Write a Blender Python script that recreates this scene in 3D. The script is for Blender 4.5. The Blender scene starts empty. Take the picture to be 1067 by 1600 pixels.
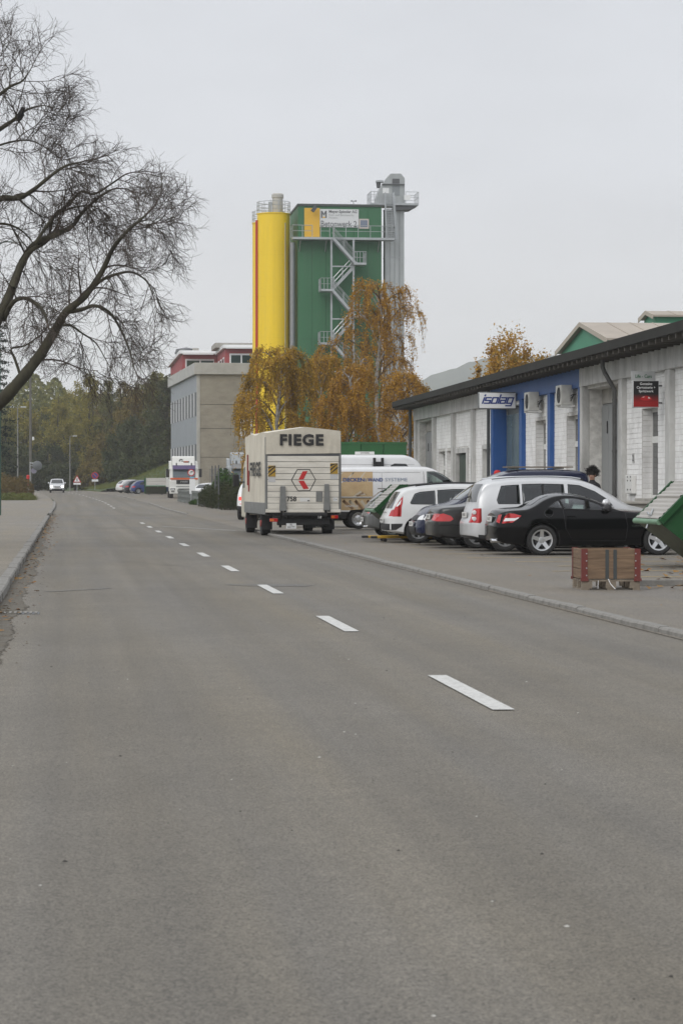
import bpy, bmesh, math, random
from math import sin, cos, tan, atan, radians, pi, sqrt
from mathutils import Vector, Matrix, noise

# ------------------------------------------------------------------ camera, sky, sun, exposure
SC = bpy.context.scene
COL = SC.collection
F, CX, HY, H, TH = 3800.0, 533.5, 758.0, 1.5, radians(6.39)     # photo px focal, centre, horizon row, eye height, yaw off the road axis
cd = bpy.data.cameras.new('camera')
cam = bpy.data.objects.new('camera', cd); COL.objects.link(cam)
cam.location = (0, 0, H)
cam.rotation_euler = (radians(90) - atan((800 - HY) / F), 0, -TH)
cd.sensor_fit = 'VERTICAL'; cd.sensor_height = 22.2; cd.sensor_width = 14.8
cd.lens = F / 1600 * 22.2
cd.clip_start = 0.2; cd.clip_end = 9000
cd.dof.use_dof = True; cd.dof.focus_distance = 75.0; cd.dof.aperture_fstop = 7.1
SC.camera = cam

SUN_EL, SUN_AZ = radians(42), radians(-45)     # high and behind the camera's left shoulder, wholly diffused by cloud
W = bpy.data.worlds.new('World'); SC.world = W; W.use_nodes = True
nt = W.node_tree; nt.nodes.clear()
def wn(t, **k):
    n = nt.nodes.new(t)
    for a, b in k.items(): setattr(n, a, b)
    return n
out = wn('ShaderNodeOutputWorld'); bg = wn('ShaderNodeBackground')
sky = wn('ShaderNodeTexSky', sky_type='NISHITA'); sky.sun_disc = False
sky.sun_elevation = SUN_EL; sky.sun_rotation = radians(225); sky.dust_density = 4; sky.air_density = 1.0
hs = wn('ShaderNodeHueSaturation'); hs.inputs['Saturation'].default_value = 0.25; hs.inputs['Value'].default_value = 0.09
nt.links.new(sky.outputs[0], hs.inputs['Color'])
tc = wn('ShaderNodeTexCoord'); sep = wn('ShaderNodeSeparateXYZ')
nt.links.new(tc.outputs['Generated'], sep.inputs[0])
ramp = wn('ShaderNodeValToRGB')
el = ramp.color_ramp.elements
el[0].position = 0.0; el[0].color = (0.785, 0.778, 0.792, 1)
el[1].position = 1.0; el[1].color = (0.95, 0.98, 1.03, 1)
for p, c in ((0.06, (0.765, 0.763, 0.787, 1)), (0.13, (0.685, 0.70, 0.742, 1)), (0.22, (0.65, 0.67, 0.715, 1)), (0.5, (0.80, 0.82, 0.86, 1))):
    e = el.new(p); e.color = c
nt.links.new(sep.outputs['Z'], ramp.inputs[0])
mp = wn('ShaderNodeMapping'); mp.inputs['Scale'].default_value = (3, 3, 9)
nz = wn('ShaderNodeTexNoise'); nz.inputs['Scale'].default_value = 1.6; nz.inputs['Detail'].default_value = 5; nz.inputs['Roughness'].default_value = 0.55
nt.links.new(tc.outputs['Generated'], mp.inputs[0]); nt.links.new(mp.outputs[0], nz.inputs[0])
mr = wn('ShaderNodeMapRange'); mr.inputs[1].default_value = 0.3; mr.inputs[2].default_value = 0.7; mr.inputs[3].default_value = 0.925; mr.inputs[4].default_value = 1.055
nt.links.new(nz.outputs[0], mr.inputs[0])
cl = wn('ShaderNodeVectorMath', operation='SCALE')
nt.links.new(ramp.outputs[0], cl.inputs[0]); nt.links.new(mr.outputs[0], cl.inputs[3])
mx = wn('ShaderNodeMix', data_type='RGBA'); mx.inputs[0].default_value = 0.90      # thick cloud hides most of the clear sky
nt.links.new(hs.outputs[0], mx.inputs[6]); nt.links.new(cl.outputs[0], mx.inputs[7])
nt.links.new(mx.outputs[2], bg.inputs[0]); bg.inputs[1].default_value = 1.07
nt.links.new(bg.outputs[0], out.inputs[0])

sd = bpy.data.lights.new('sun', 'SUN'); sun = bpy.data.objects.new('sun', sd); COL.objects.link(sun)
sd.energy = 1.5; sd.angle = radians(50); sd.color = (1, 0.965, 0.92)
sun.rotation_euler = Vector((sin(SUN_AZ), -cos(SUN_AZ), tan(SUN_EL))).to_track_quat('Z', 'Y').to_euler()
sun.location = (0, -20, 60)
SC.view_settings.view_transform = 'Standard'; SC.view_settings.look = 'None'
SC.view_settings.exposure = 0.12; SC.view_settings.gamma = 1.0; SC.view_settings.use_curve_mapping = False
SC.cycles.use_denoising = True
SC.cycles.max_bounces = 8; SC.cycles.transparent_max_bounces = 12
SC.cycles.volume_step_rate = 4; SC.cycles.volume_max_steps = 32; SC.cycles.volume_bounces = 3

# ------------------------------------------------------------------ photo pixel -> place
def ang(px): return atan((px - CX) / F) + TH
def gz(Y): return 0.005 * (min(max(Y, 152.0), 292.0) - 152.0)          # the road climbs a little in the distance
def bend(Y): return -0.00019 * max(0.0, min(Y, 420) - 157.0) ** 2
def at(px, py, Z):
    xc = (px - CX) * Z / F
    return Vector((xc * cos(TH) + Z * sin(TH), Z * cos(TH) - xc * sin(TH), H + (HY - py) * Z / F))
def gnd(px, py, h=0.0): return at(px, py, F * (H - h) / (py - HY))
def onY(px, py, Y):
    t = tan(ang(px)); X = Y * t
    return at(px, py, X * sin(TH) + Y * cos(TH))
def onX(px, py, X):
    Y = X / tan(ang(px)); return at(px, py, X * sin(TH) + Y * cos(TH))

# ------------------------------------------------------------------ materials
MATS = {}
def M(name, col, rough=0.6, metal=0.0, var=0.0, vs=3.0, bump=0.0, bs=40.0, spec=0.5, coat=0.0, emit=0.0, col2=None, stretch=None, dirt=0.0, dcol=(0.09, 0.08, 0.065), ds=1.2):
    if name in MATS: return MATS[name]
    m = bpy.data.materials.new(name); m.use_nodes = True; MATS[name] = m
    t = m.node_tree; b = t.nodes['Principled BSDF']
    c = (*col, 1)
    b.inputs['Base Color'].default_value = c; b.inputs['Roughness'].default_value = rough; b.inputs['Metallic'].default_value = metal
    b.inputs['Specular IOR Level'].default_value = spec; b.inputs['Coat Weight'].default_value = coat; b.inputs['Coat Roughness'].default_value = 0.04
    if emit:
        b.inputs['Emission Color'].default_value = c; b.inputs['Emission Strength'].default_value = emit
    if var or bump or col2 or dirt:
        co = t.nodes.new('ShaderNodeTexCoord'); src = co.outputs['Object']
        if stretch:
            mpn = t.nodes.new('ShaderNodeMapping'); mpn.inputs['Scale'].default_value = stretch
            t.links.new(src, mpn.inputs[0]); src = mpn.outputs[0]
        cur = None
        if var or col2:
            n = t.nodes.new('ShaderNodeTexNoise'); n.inputs['Scale'].default_value = vs; n.inputs['Detail'].default_value = 6; n.inputs['Roughness'].default_value = 0.6
            t.links.new(src, n.inputs[0])
            r = t.nodes.new('ShaderNodeMapRange'); r.inputs[1].default_value = 0.3; r.inputs[2].default_value = 0.7
            t.links.new(n.outputs[0], r.inputs[0])
            mm = t.nodes.new('ShaderNodeMix'); mm.data_type = 'RGBA'
            a = tuple(x * (1 - var) for x in col); z = col2 if col2 else tuple(min(1, x * (1 + var)) for x in col)
            mm.inputs[6].default_value = (*a, 1); mm.inputs[7].default_value = (*z, 1)
            t.links.new(r.outputs[0], mm.inputs[0]); cur = mm.outputs[2]
        if dirt:
            n3 = t.nodes.new('ShaderNodeTexNoise'); n3.inputs['Scale'].default_value = ds; n3.inputs['Detail'].default_value = 8; n3.inputs['Roughness'].default_value = 0.7
            t.links.new(src, n3.inputs[0])
            r3 = t.nodes.new('ShaderNodeMapRange'); r3.inputs[1].default_value = 0.45; r3.inputs[2].default_value = 0.8; r3.inputs[4].default_value = dirt
            t.links.new(n3.outputs[0], r3.inputs[0])
            m3 = t.nodes.new('ShaderNodeMix'); m3.data_type = 'RGBA'
            if cur: t.links.new(cur, m3.inputs[6])
            else: m3.inputs[6].default_value = c
            m3.inputs[7].default_value = (*dcol, 1)
            t.links.new(r3.outputs[0], m3.inputs[0]); cur = m3.outputs[2]
        if cur: t.links.new(cur, b.inputs['Base Color'])
        if bump:
            n2 = t.nodes.new('ShaderNodeTexNoise'); n2.inputs['Scale'].default_value = bs; n2.inputs['Detail'].default_value = 4
            t.links.new(src, n2.inputs[0])
            bn = t.nodes.new('ShaderNodeBump'); bn.inputs['Strength'].default_value = bump; bn.inputs['Distance'].default_value = 0.02
            t.links.new(n2.outputs[0], bn.inputs['Height']); t.links.new(bn.outputs[0], b.inputs['Normal'])
    return m

def asphalt(name, col, streak=0.0, rough=0.76):
    m = bpy.data.materials.new(name); m.use_nodes = True; t = m.node_tree; b = t.nodes['Principled BSDF']
    def N(ty, **k):
        n = t.nodes.new(ty)
        for a, v in k.items(): setattr(n, a, v)
        return n
    L = t.links.new
    co = N('ShaderNodeTexCoord').outputs['Object']
    def nz(scale, det=4, src=co, ro=0.6):
        n = N('ShaderNodeTexNoise'); n.inputs['Scale'].default_value = scale; n.inputs['Detail'].default_value = det; n.inputs['Roughness'].default_value = ro
        L(src, n.inputs[0]); return n.outputs[0]
    def rng(s, a, bb, c, d):
        r = N('ShaderNodeMapRange'); r.inputs[1].default_value = a; r.inputs[2].default_value = bb; r.inputs[3].default_value = c; r.inputs[4].default_value = d
        L(s, r.inputs[0]); return r.outputs[0]
    def mul(a, bb):
        n = N('ShaderNodeMath', operation='MULTIPLY'); L(a, n.inputs[0]); L(bb, n.inputs[1]); return n.outputs[0]
    vor = N('ShaderNodeTexVoronoi'); vor.inputs['Scale'].default_value = 130; L(co, vor.inputs[0])
    sepc = N('ShaderNodeSeparateColor'); L(vor.outputs['Color'], sepc.inputs[0])
    stone = rng(sepc.outputs[0], 0, 1, 0.50, 1.55)
    f = mul(stone, rng(nz(230, 2), 0.3, 0.7, 0.82, 1.18))
    f = mul(f, rng(nz(0.35, 6), 0.3, 0.7, 0.90, 1.10))
    f = mul(f, rng(nz(3.5, 5), 0.3, 0.7, 0.94, 1.06))
    if streak:
        mpn = N('ShaderNodeMapping'); mpn.inputs['Scale'].default_value = (1.3, 0.018, 1); L(co, mpn.inputs[0])
        f = mul(f, rng(nz(1.0, 3, mpn.outputs[0]), 0.3, 0.7, 1 - streak, 1 + streak))
    tint = N('ShaderNodeMix', data_type='RGBA'); tint.inputs[6].default_value = (*col, 1)
    tint.inputs[7].default_value = (col[0] * 1.06, col[1] * 1.0, col[2] * 0.86, 1)
    mpt = N('ShaderNodeMapping'); mpt.inputs['Scale'].default_value = (0.9, 0.05, 1); L(co, mpt.inputs[0])
    L(rng(nz(1.0, 3, mpt.outputs[0]), 0.35, 0.7, 0, 1), tint.inputs[0])
    sc = N('ShaderNodeVectorMath', operation='SCALE'); L(tint.outputs[2], sc.inputs[0]); L(f, sc.inputs[3])
    L(sc.outputs[0], b.inputs['Base Color'])
    b.inputs['Roughness'].default_value = rough; b.inputs['Specular IOR Level'].default_value = 0.55
    bn = N('ShaderNodeBump'); bn.inputs['Strength'].default_value = 0.55; bn.inputs['Distance'].default_value = 0.004
    L(vor.outputs['Distance'], bn.inputs['Height']); L(bn.outputs[0], b.inputs['Normal'])
    return m

def leafmat(name, cols, rough=0.7, trans=0.25):
    """leaf colours drawn per leaf (per mesh island), drifting with a large-scale noise"""
    m = bpy.data.materials.new(name); m.use_nodes = True; t = m.node_tree; b = t.nodes['Principled BSDF']
    g = t.nodes.new('ShaderNodeNewGeometry'); co = t.nodes.new('ShaderNodeTexCoord')
    n = t.nodes.new('ShaderNodeTexNoise'); n.inputs['Scale'].default_value = 0.55; n.inputs['Detail'].default_value = 3
    t.links.new(co.outputs['Object'], n.inputs[0])
    a = t.nodes.new('ShaderNodeMath'); a.operation = 'MULTIPLY_ADD'; a.inputs[1].default_value = 0.55; a.inputs[2].default_value = 0.0
    t.links.new(g.outputs['Random Per Island'], a.inputs[0])
    r0 = t.nodes.new('ShaderNodeMapRange'); r0.inputs[1].default_value = 0.3; r0.inputs[2].default_value = 0.7; r0.inputs[4].default_value = 0.45
    t.links.new(n.outputs[0], r0.inputs[0])
    s = t.nodes.new('ShaderNodeMath'); s.operation = 'ADD'; t.links.new(a.outputs[0], s.inputs[0]); t.links.new(r0.outputs[0], s.inputs[1])
    r = t.nodes.new('ShaderNodeValToRGB'); e = r.color_ramp.elements
    e[0].position = 0; e[0].color = (*cols[0], 1); e[1].position = 1; e[1].color = (*cols[-1], 1)
    for i, c in enumerate(cols[1:-1]):
        q = e.new((i + 1) / (len(cols) - 1)); q.color = (*c, 1)
    t.links.new(s.outputs[0], r.inputs[0]); t.links.new(r.outputs[0], b.inputs['Base Color'])
    b.inputs['Roughness'].default_value = rough; b.inputs['Specular IOR Level'].default_value = 0.2
    tr = t.nodes.new('ShaderNodeBsdfTranslucent'); t.links.new(r.outputs[0], tr.inputs[0])
    ms = t.nodes.new('ShaderNodeMixShader'); ms.inputs[0].default_value = trans
    o = t.nodes['Material Output']
    t.links.new(b.outputs[0], ms.inputs[1]); t.links.new(tr.outputs[0], ms.inputs[2]); t.links.new(ms.outputs[0], o.inputs[0])
    return m

def glassmat(name, tint, mixv=0.72):
    m = bpy.data.materials.new(name); m.use_nodes = True; t = m.node_tree; t.nodes.remove(t.nodes['Principled BSDF'])
    tr = t.nodes.new('ShaderNodeBsdfTransparent'); tr.inputs[0].default_value = (*tint, 1)
    gl = t.nodes.new('ShaderNodeBsdfGlossy'); gl.inputs['Roughness'].default_value = 0.02; gl.inputs[0].default_value = (0.95, 0.97, 1, 1)
    fr = t.nodes.new('ShaderNodeFresnel'); fr.inputs[0].default_value = 1.5
    r = t.nodes.new('ShaderNodeMath'); r.operation = 'MULTIPLY_ADD'; r.inputs[1].default_value = 1.0; r.inputs[2].default_value = 0.03
    t.links.new(fr.outputs[0], r.inputs[0])
    ms = t.nodes.new('ShaderNodeMixShader'); t.links.new(r.outputs[0], ms.inputs[0]); t.links.new(tr.outputs[0], ms.inputs[1]); t.links.new(gl.outputs[0], ms.inputs[2])
    t.links.new(ms.outputs[0], t.nodes['Material Output'].inputs[0])
    return m

ROAD = asphalt('road_asphalt', (0.128, 0.118, 0.101), streak=0.20)
LOT = asphalt('lot_asphalt', (0.145, 0.132, 0.114))
PAVE = asphalt('pavement_asphalt', (0.172, 0.158, 0.137))
PATCH = asphalt('patch_asphalt', (0.118, 0.114, 0.107))
CONC = M('concrete', (0.36, 0.345, 0.315), 0.85, var=0.16, vs=2.5, bump=0.3, bs=30, dirt=0.55, ds=1.5)
CONCP = M('concrete_panel', (0.30, 0.28, 0.235), 0.9, var=0.12, vs=0.9, bump=0.25, bs=9, stretch=(1, 1, 2.2), dirt=0.5, ds=0.6, dcol=(0.15, 0.135, 0.11))
CONCL = M('concrete_light', (0.42, 0.42, 0.40), 0.85, var=0.10, vs=1.2, dirt=0.35, ds=0.8, dcol=(0.2, 0.19, 0.17))
KERB = M('kerb_granite', (0.215, 0.208, 0.192), 0.85, var=0.22, vs=9, bump=0.4, bs=60, dirt=0.4, ds=3)
WHITEP = M('road_paint', (0.56, 0.56, 0.54), 0.7, var=0.10, vs=6, dirt=0.8, ds=22, dcol=(0.22, 0.21, 0.19), bump=0.3, bs=80)
YELP = M('yellow_paint', (0.42, 0.30, 0.10), 0.8, var=0.2, vs=9, dirt=0.95, ds=5, dcol=(0.2, 0.18, 0.15))
SOIL = M('soil', (0.085, 0.068, 0.045), 0.95, var=0.35, vs=4, bump=0.8, bs=14)
GRASSG = M('grass_ground', (0.045, 0.065, 0.022), 0.95, var=0.4, vs=3, bump=0.8, bs=20)
GALV = M('galvanised', (0.42, 0.44, 0.45), 0.45, 0.75, var=0.12, vs=2.0)
STEEL = M('steel_dark', (0.12, 0.125, 0.13), 0.5, 0.6)
BLACK = M('black_plastic', (0.014, 0.014, 0.015), 0.55, bump=0.05)
RUBBER = M('rubber', (0.018, 0.018, 0.018), 0.85, var=0.3, vs=20)
WHITE = M('white_enamel', (0.74, 0.75, 0.75), 0.4)
OFFW = M('white_plastic', (0.66, 0.66, 0.64), 0.45)
DGLASS = M('dark_glass', (0.016, 0.020, 0.022), 0.06, spec=0.7)
GREENGL = M('green_dark_glass', (0.012, 0.035, 0.03), 0.08, spec=0.5)
CLEARGL = glassmat('clear_glass', (0.62, 0.72, 0.68))
TINTGL = glassmat('tinted_glass', (0.22, 0.25, 0.25))
CHROME = M('chrome', (0.75, 0.76, 0.77), 0.12, 1.0)
ALU = M('alloy', (0.62, 0.63, 0.64), 0.3, 0.85)
REDL = M('red_lens', (0.45, 0.006, 0.008), 0.12, coat=1.0)
ORL = M('amber_lens', (0.6, 0.13, 0.01), 0.2, coat=1.0)
CLEARL = M('clear_lens', (0.72, 0.73, 0.74), 0.1, coat=1.0)
BROWNW = M('board_wood', (0.175, 0.115, 0.070), 0.8, var=0.35, vs=5, stretch=(0.5, 0.5, 6), bump=0.3, bs=25, dirt=0.5, ds=4, dcol=(0.07, 0.045, 0.03))
GREYW = M('pallet_wood', (0.20, 0.165, 0.125), 0.85, var=0.3, vs=6, bump=0.3, dirt=0.5, ds=5)
BARK = M('bark', (0.042, 0.036, 0.027), 0.95, var=0.35, vs=6, bump=1.0, bs=16, stretch=(1, 1, 0.3), col2=(0.062, 0.058, 0.034))
TWIG = M('twig_bark', (0.060, 0.046, 0.036), 0.9)

# ------------------------------------------------------------------ mesh helpers
class MB:
    def __init__(s): s.v = []; s.f = []; s.m = []
    def add(s, vs, fs, mi=0):
        o = len(s.v); s.v += [tuple(p) for p in vs]; s.f += [tuple(o + i for i in f) for f in fs]; s.m += [mi] * len(fs); return s
    def box(s, x0, x1, y0, y1, z0, z1, mi=0, mat=None):
        vs = [(x, y, z) for x in (x0, x1) for y in (y0, y1) for z in (z0, z1)]
        if mat is not None: vs = [tuple(mat @ Vector(p)) for p in vs]
        return s.add(vs, [(0, 1, 3, 2), (4, 6, 7, 5), (0, 4, 5, 1), (2, 3, 7, 6), (0, 2, 6, 4), (1, 5, 7, 3)], mi)
    def bar(s, a, b, w, h=None, mi=0):
        a, b = Vector(a), Vector(b); h = h or w; d = b - a; L = d.length
        if L < 1e-6: return s
        q = d.to_track_quat('Y', 'Z').to_matrix().to_4x4(); q.translation = a
        return s.box(-w / 2, w / 2, 0, L, -h / 2, h / 2, mi, q)
    def tube(s, pts, rad, n=8, mi=0, cap=True):
        pts = [Vector(p) for p in pts]
        if not hasattr(rad, '__len__'): rad = [rad] * len(pts)
        vs = []; up = Vector((0.13, 0.31, 0.94))
        for i, p in enumerate(pts):
            d = (pts[min(i + 1, len(pts) - 1)] - pts[max(i - 1, 0)])
            d = d.normalized() if d.length > 1e-9 else Vector((0, 0, 1))
            a = d.cross(up)
            if a.length < 0.05: a = d.cross(Vector((1, 0, 0)))
            a.normalize(); b = d.cross(a)
            vs += [p + (a * cos(2 * pi * k / n) + b * sin(2 * pi * k / n)) * rad[i] for k in range(n)]
        fs = [(i * n + k, i * n + (k + 1) % n, (i + 1) * n + (k + 1) % n, (i + 1) * n + k) for i in range(len(pts) - 1) for k in range(n)]
        if cap and n > 2:
            fs += [tuple(range(n - 1, -1, -1)), tuple((len(pts) - 1) * n + k for k in range(n))]
        return s.add(vs, fs, mi)
    def lathe(s, prof, c=(0, 0, 0), axis='z', n=24, mi=0, arc=(0, 2 * pi)):
        vs = []; full = abs(arc[1] - arc[0] - 2 * pi) < 1e-6; m = n if full else n + 1
        for r, h in prof:
            for k in range(m):
                a = arc[0] + (arc[1] - arc[0]) * k / n; p = (r * cos(a), r * sin(a), h)
                if axis == 'y': p = (p[0], p[2], p[1])
                elif axis == 'x': p = (p[2], p[0], p[1])
                vs.append((c[0] + p[0], c[1] + p[1], c[2] + p[2]))
        fs = []
        for i in range(len(prof) - 1):
            for k in range(n if full else n):
                k2 = (k + 1) % m
                fs.append((i * m + k, i * m + k2, (i + 1) * m + k2, (i + 1) * m + k))
        return s.add(vs, fs, mi)
    def prism(s, poly, a, b, axis='y', mi=0):
        def P(p, t): return (p[0], t, p[1]) if axis == 'y' else ((t, p[0], p[1]) if axis == 'x' else (p[0], p[1], t))
        n = len(poly); vs = [P(p, a) for p in poly] + [P(p, b) for p in poly]
        return s.add(vs, [tuple(range(n)), tuple(range(2 * n - 1, n - 1, -1))] + [(i, i + n, (i + 1) % n + n, (i + 1) % n) for i in range(n)], mi)
    def mesh(s, name, mats):
        me = bpy.data.meshes.new(name); me.from_pydata(s.v, [], s.f)
        for m in (mats if isinstance(mats, (list, tuple)) else [mats]): me.materials.append(m)
        if any(s.m): me.polygons.foreach_set('material_index', s.m)
        me.update(); return me
    def build(s, name, mats, parent=None, smooth=False, bevel=0.0, fix=True):
        me = s.mesh(name, mats)
        if fix:
            bm = bmesh.new(); bm.from_mesh(me); bmesh.ops.recalc_face_normals(bm, faces=bm.faces); bm.to_mesh(me); bm.free()
        if smooth:
            me.polygons.foreach_set('use_smooth', [True] * len(me.polygons))
        o = link(name, me, parent)
        if bevel:
            md = o.modifiers.new('edge', 'BEVEL'); md.width = bevel; md.segments = 2; md.limit_method = 'ANGLE'; md.angle_limit = radians(40)
        if smooth:
            autosmooth(o)
        return o
def autosmooth(o, a=40):
    me = o.data
    if hasattr(me, 'set_sharp_from_angle'): me.set_sharp_from_angle(angle=radians(a))
def link(name, me, parent=None):
    o = bpy.data.objects.new(name, me); COL.objects.link(o)
    if parent is not None: o.parent = parent
    return o
def box(name, mat, parent, x0, x1, y0, y1, z0, z1, bevel=0.0):
    return MB().box(x0, x1, y0, y1, z0, z1).build(name, mat, parent, bevel=bevel, fix=False)
def tag(o, label, cat, group=None):
    o['label'] = label; o['category'] = cat
    if group: o['group'] = group
    return o
def struct(o): o['kind'] = 'structure'; return o
def stuff(o): o['kind'] = 'stuff'; return o
def thing(name, label, cat, loc=(0, 0, 0), rz=0.0, group=None):
    o = bpy.data.objects.new(name, None); COL.objects.link(o); o.empty_display_size = 0.3
    o.location = loc; o.rotation_euler = (0, 0, rz)
    return tag(o, label, cat, group)
def dup(o, parent=None):
    c = o.copy(); COL.objects.link(c)
    if parent is not None: c.parent = parent
    for ch in o.children: dup(ch, c)
    return c
def text(body, size, mat, parent, loc, rot=(pi / 2, 0, 0), name='lettering', bold=0.0, shear=0.0, space=1.0, align='CENTER', ext=0.002, sx=1.0, width=None):
    cu = bpy.data.curves.new('t', 'FONT'); cu.body = body; cu.size = size; cu.offset = bold; cu.shear = shear; cu.space_character = space
    cu.align_x = align; cu.align_y = 'CENTER'; cu.extrude = ext; cu.resolution_u = 3
    to = bpy.data.objects.new('t', cu)
    me = bpy.data.meshes.new_from_object(to); bpy.data.objects.remove(to); bpy.data.curves.remove(cu)
    me.materials.clear(); me.materials.append(mat)
    if width:
        xs_ = [v.co.x for v in me.vertices]; sx = width / (max(xs_) - min(xs_))
    o = link(name, me, parent); o.location = loc; o.rotation_euler = rot; o.scale = (sx, 1, 1)
    return o
def rail(mb, a, b, h=1.05, step=1.3, r=0.025, mid=True, n=5):
    """a guard rail of posts, top and mid rail from a to b"""
    a, b = Vector(a), Vector(b); L = (b - a).length; k = max(1, round(L / step)); up = Vector((0, 0, h))
    for i in range(k + 1):
        p = a.lerp(b, i / k); mb.tube([p, p + up], r, n)
    mb.tube([a + up, b + up], r, n)
    if mid: mb.tube([a + up * 0.52, b + up * 0.52], r * 0.8, n)
def lerp(xs, x):
    """piecewise smooth interpolation through (x, y) knots (monotone cubic)"""
    if x <= xs[0][0]: return xs[0][1]
    if x >= xs[-1][0]: return xs[-1][1]
    for i in range(len(xs) - 1):
        if x <= xs[i + 1][0]:
            x0, y0 = xs[i]; x1, y1 = xs[i + 1]; h = x1 - x0; d = (y1 - y0) / h
            def slope(j):
                if j == 0 or j == len(xs) - 1: return d
                da = (xs[j][1] - xs[j - 1][1]) / (xs[j][0] - xs[j - 1][0]); db = (xs[j + 1][1] - xs[j][1]) / (xs[j + 1][0] - xs[j][0])
                return 0.0 if da * db <= 0 else 2 * da * db / (da + db)
            m0, m1 = slope(i), slope(i + 1); t = (x - x0) / h
            return (2*t**3-3*t*t+1)*y0 + (t**3-2*t*t+t)*h*m0 + (-2*t**3+3*t*t)*y1 + (t**3-t*t)*h*m1
# ------------------------------------------------------------------ the ground, the road, pavements, kerbs, markings
random.seed(7)
XL, XR, XC = -0.86, 5.90, 2.87
def sheet(name, mat, xs, ys, zf, xf=None, kind=struct):
    """grid sheet: xs are lateral positions (bent with the road), ys stations"""
    vs = []; fs = []; n = len(xs)
    for Y in ys:
        for i, x in enumerate(xs):
            X = x + bend(Y) if xf is None else xf(x, Y, i)
            vs.append((X, Y, zf(X, Y)))
    for j in range(len(ys) - 1):
        for i in range(n - 1): fs.append((j * n + i, j * n + i + 1, (j + 1) * n + i + 1, (j + 1) * n + i))
    me = bpy.data.meshes.new(name); me.from_pydata(vs, [], fs); me.materials.append(mat); me.update()
    return kind(link(name, me))
def rng(a, b, s):
    n = max(1, int(math.ceil((b - a) / s))); return [a + (b - a) * i / n for i in range(n + 1)]
sheet('ground', GRASSG, [-2500, -600, -120, -30, 0, 30, 120, 600, 2500], rng(-60, 460, 20) + [800, 1500, 4000], lambda X, Y: gz(Y) - 0.07, xf=lambda x, Y, i: x)
road = sheet('road', ROAD, [XL, 1.0, XC, 5.0, XR], rng(-12, 420, 4), lambda X, Y: gz(Y))
# the verge beyond the road's far bend
lotz = lambda X, Y: gz(Y) + (0.06 if Y < 76 else (0.06 - 0.045 * min(1, (Y - 76) / 4) if Y < 118 else 0.015 + 0.045 * min(1, (Y - 118) / 5)))
sheet('parking_ground', LOT, [XR - 0.02, XR + 0.10, 8, 11, 16, 30, 60], rng(-12, 76, 8) + rng(76, 124, 2)[1:] + rng(124, 330, 6)[1:], lambda X, Y: gz(Y) + 0.006 if X < XR + bend(Y) + 0.04 else lotz(X, Y), xf=lambda x, Y, i: x + (bend(Y) if i < 3 else 0))
lpz = lambda X, Y: gz(Y) + 0.09
sheet('pavement', PAVE, [-9.5, -5, XL - 0.16], rng(-12, 198, 6), lpz)
sheet('pavement', PAVE, [-3.6, -2.4, XL - 0.16], rng(198, 330, 6), lpz)
def kerb(name, x0, w, y0, y1, z1, step=1.0, side=1):
    k = struct(bpy.data.objects.new(name, None)); COL.objects.link(k)
    protos = []
    for i in range(4):
        mb = MB(); c = 0.02
        mb.prism([(0, -0.12), (w, -0.12), (w, 0), (c if side > 0 else 0, 0) if side > 0 else (w, 0), (0, -c)] if side > 0 else
                 [(0, -0.12), (w, -0.12), (w, -c), (w - c, 0), (0, 0)], 0.006, step - 0.006)
        protos.append(mb.build('kerb_stone', KERB, k))
        protos[-1].location = (x0 + bend(y0), y0 + i * step, z1 + gz(y0))
    Y = y0 + 4 * step
    while Y < y1:
        o = random.choice(protos).copy(); COL.objects.link(o); o.parent = k
        dz = 0
        o.location = (x0 + bend(Y) + random.uniform(-0.012, 0.012), Y, z1 + gz(Y) + random.uniform(-0.006, 0.006))
        o.rotation_euler = (0.005 if 152 < Y < 292 else 0, 0, random.uniform(-0.008, 0.008) + atan(0.00038 * max(0, Y - 157)))
        Y += step
    return k
kerb('kerb', XR, 0.115, 10, 79, 0.072)
kerb('kerb', XR, 0.115, 123, 178, 0.075, 2.0)
kerb('kerb', XR, 0.115, 205, 242, 0.075, 2.0)
kerb('kerb', XL - 0.16, 0.16, 20, 112, 0.12, 1.0, -1)
kerb('kerb', XL - 0.16, 0.16, 122, 186, 0.12, 2.0, -1)
# centre-line dashes, 2.9 m on an 8.72 m pitch
def strip(name, x0, x1, y0, y1, mat, z, parent, wob=0.0, x0b=None, x1b=None):
    ys = rng(y0, y1, 1.0); vs = []; fs = []
    for j, Y in enumerate(ys):
        t = j / (len(ys) - 1); a = x0 if x0b is None else x0 + (x0b - x0) * t; b = x1 if x1b is None else x1 + (x1b - x1) * t
        w = random.uniform(-wob, wob)
        vs += [(a + bend(Y) + w, Y, gz(Y) + z), (b + bend(Y) + random.uniform(-wob, wob), Y, gz(Y) + z)]
    for j in range(len(ys) - 1): fs.append((2 * j, 2 * j + 1, 2 * j + 3, 2 * j + 2))
    me = bpy.data.meshes.new(name); me.from_pydata(vs, [], fs); me.materials.append(mat)
    return link(name, me, parent)
Y = 15.94 - 8.72
while Y < 300:
    if not (97 < Y < 150): strip('lane_dash', XC - 0.075, XC + 0.075, Y, Y + 2.95, WHITEP, 0.008, road)
    Y += 8.72
a, b = gnd(252, 822.7), gnd(367, 829.5)
MB().add([(a.x, a.y, 0.008), (b.x, b.y, 0.008), (b.x + 0.1, b.y + 0.45, 0.008), (a.x + 0.1, a.y + 0.45, 0.008)], [(0, 1, 2, 3)]).build('stop_line', WHITEP, road)
a, b = gnd(353, 813.3), gnd(392, 813.8)
MB().add([(a.x, a.y, 0.03), (b.x, b.y, 0.03), (b.x, b.y + 0.5, 0.03), (a.x, a.y + 0.5, 0.03)], [(0, 1, 2, 3)]).build('stop_line', WHITEP, road)
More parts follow.
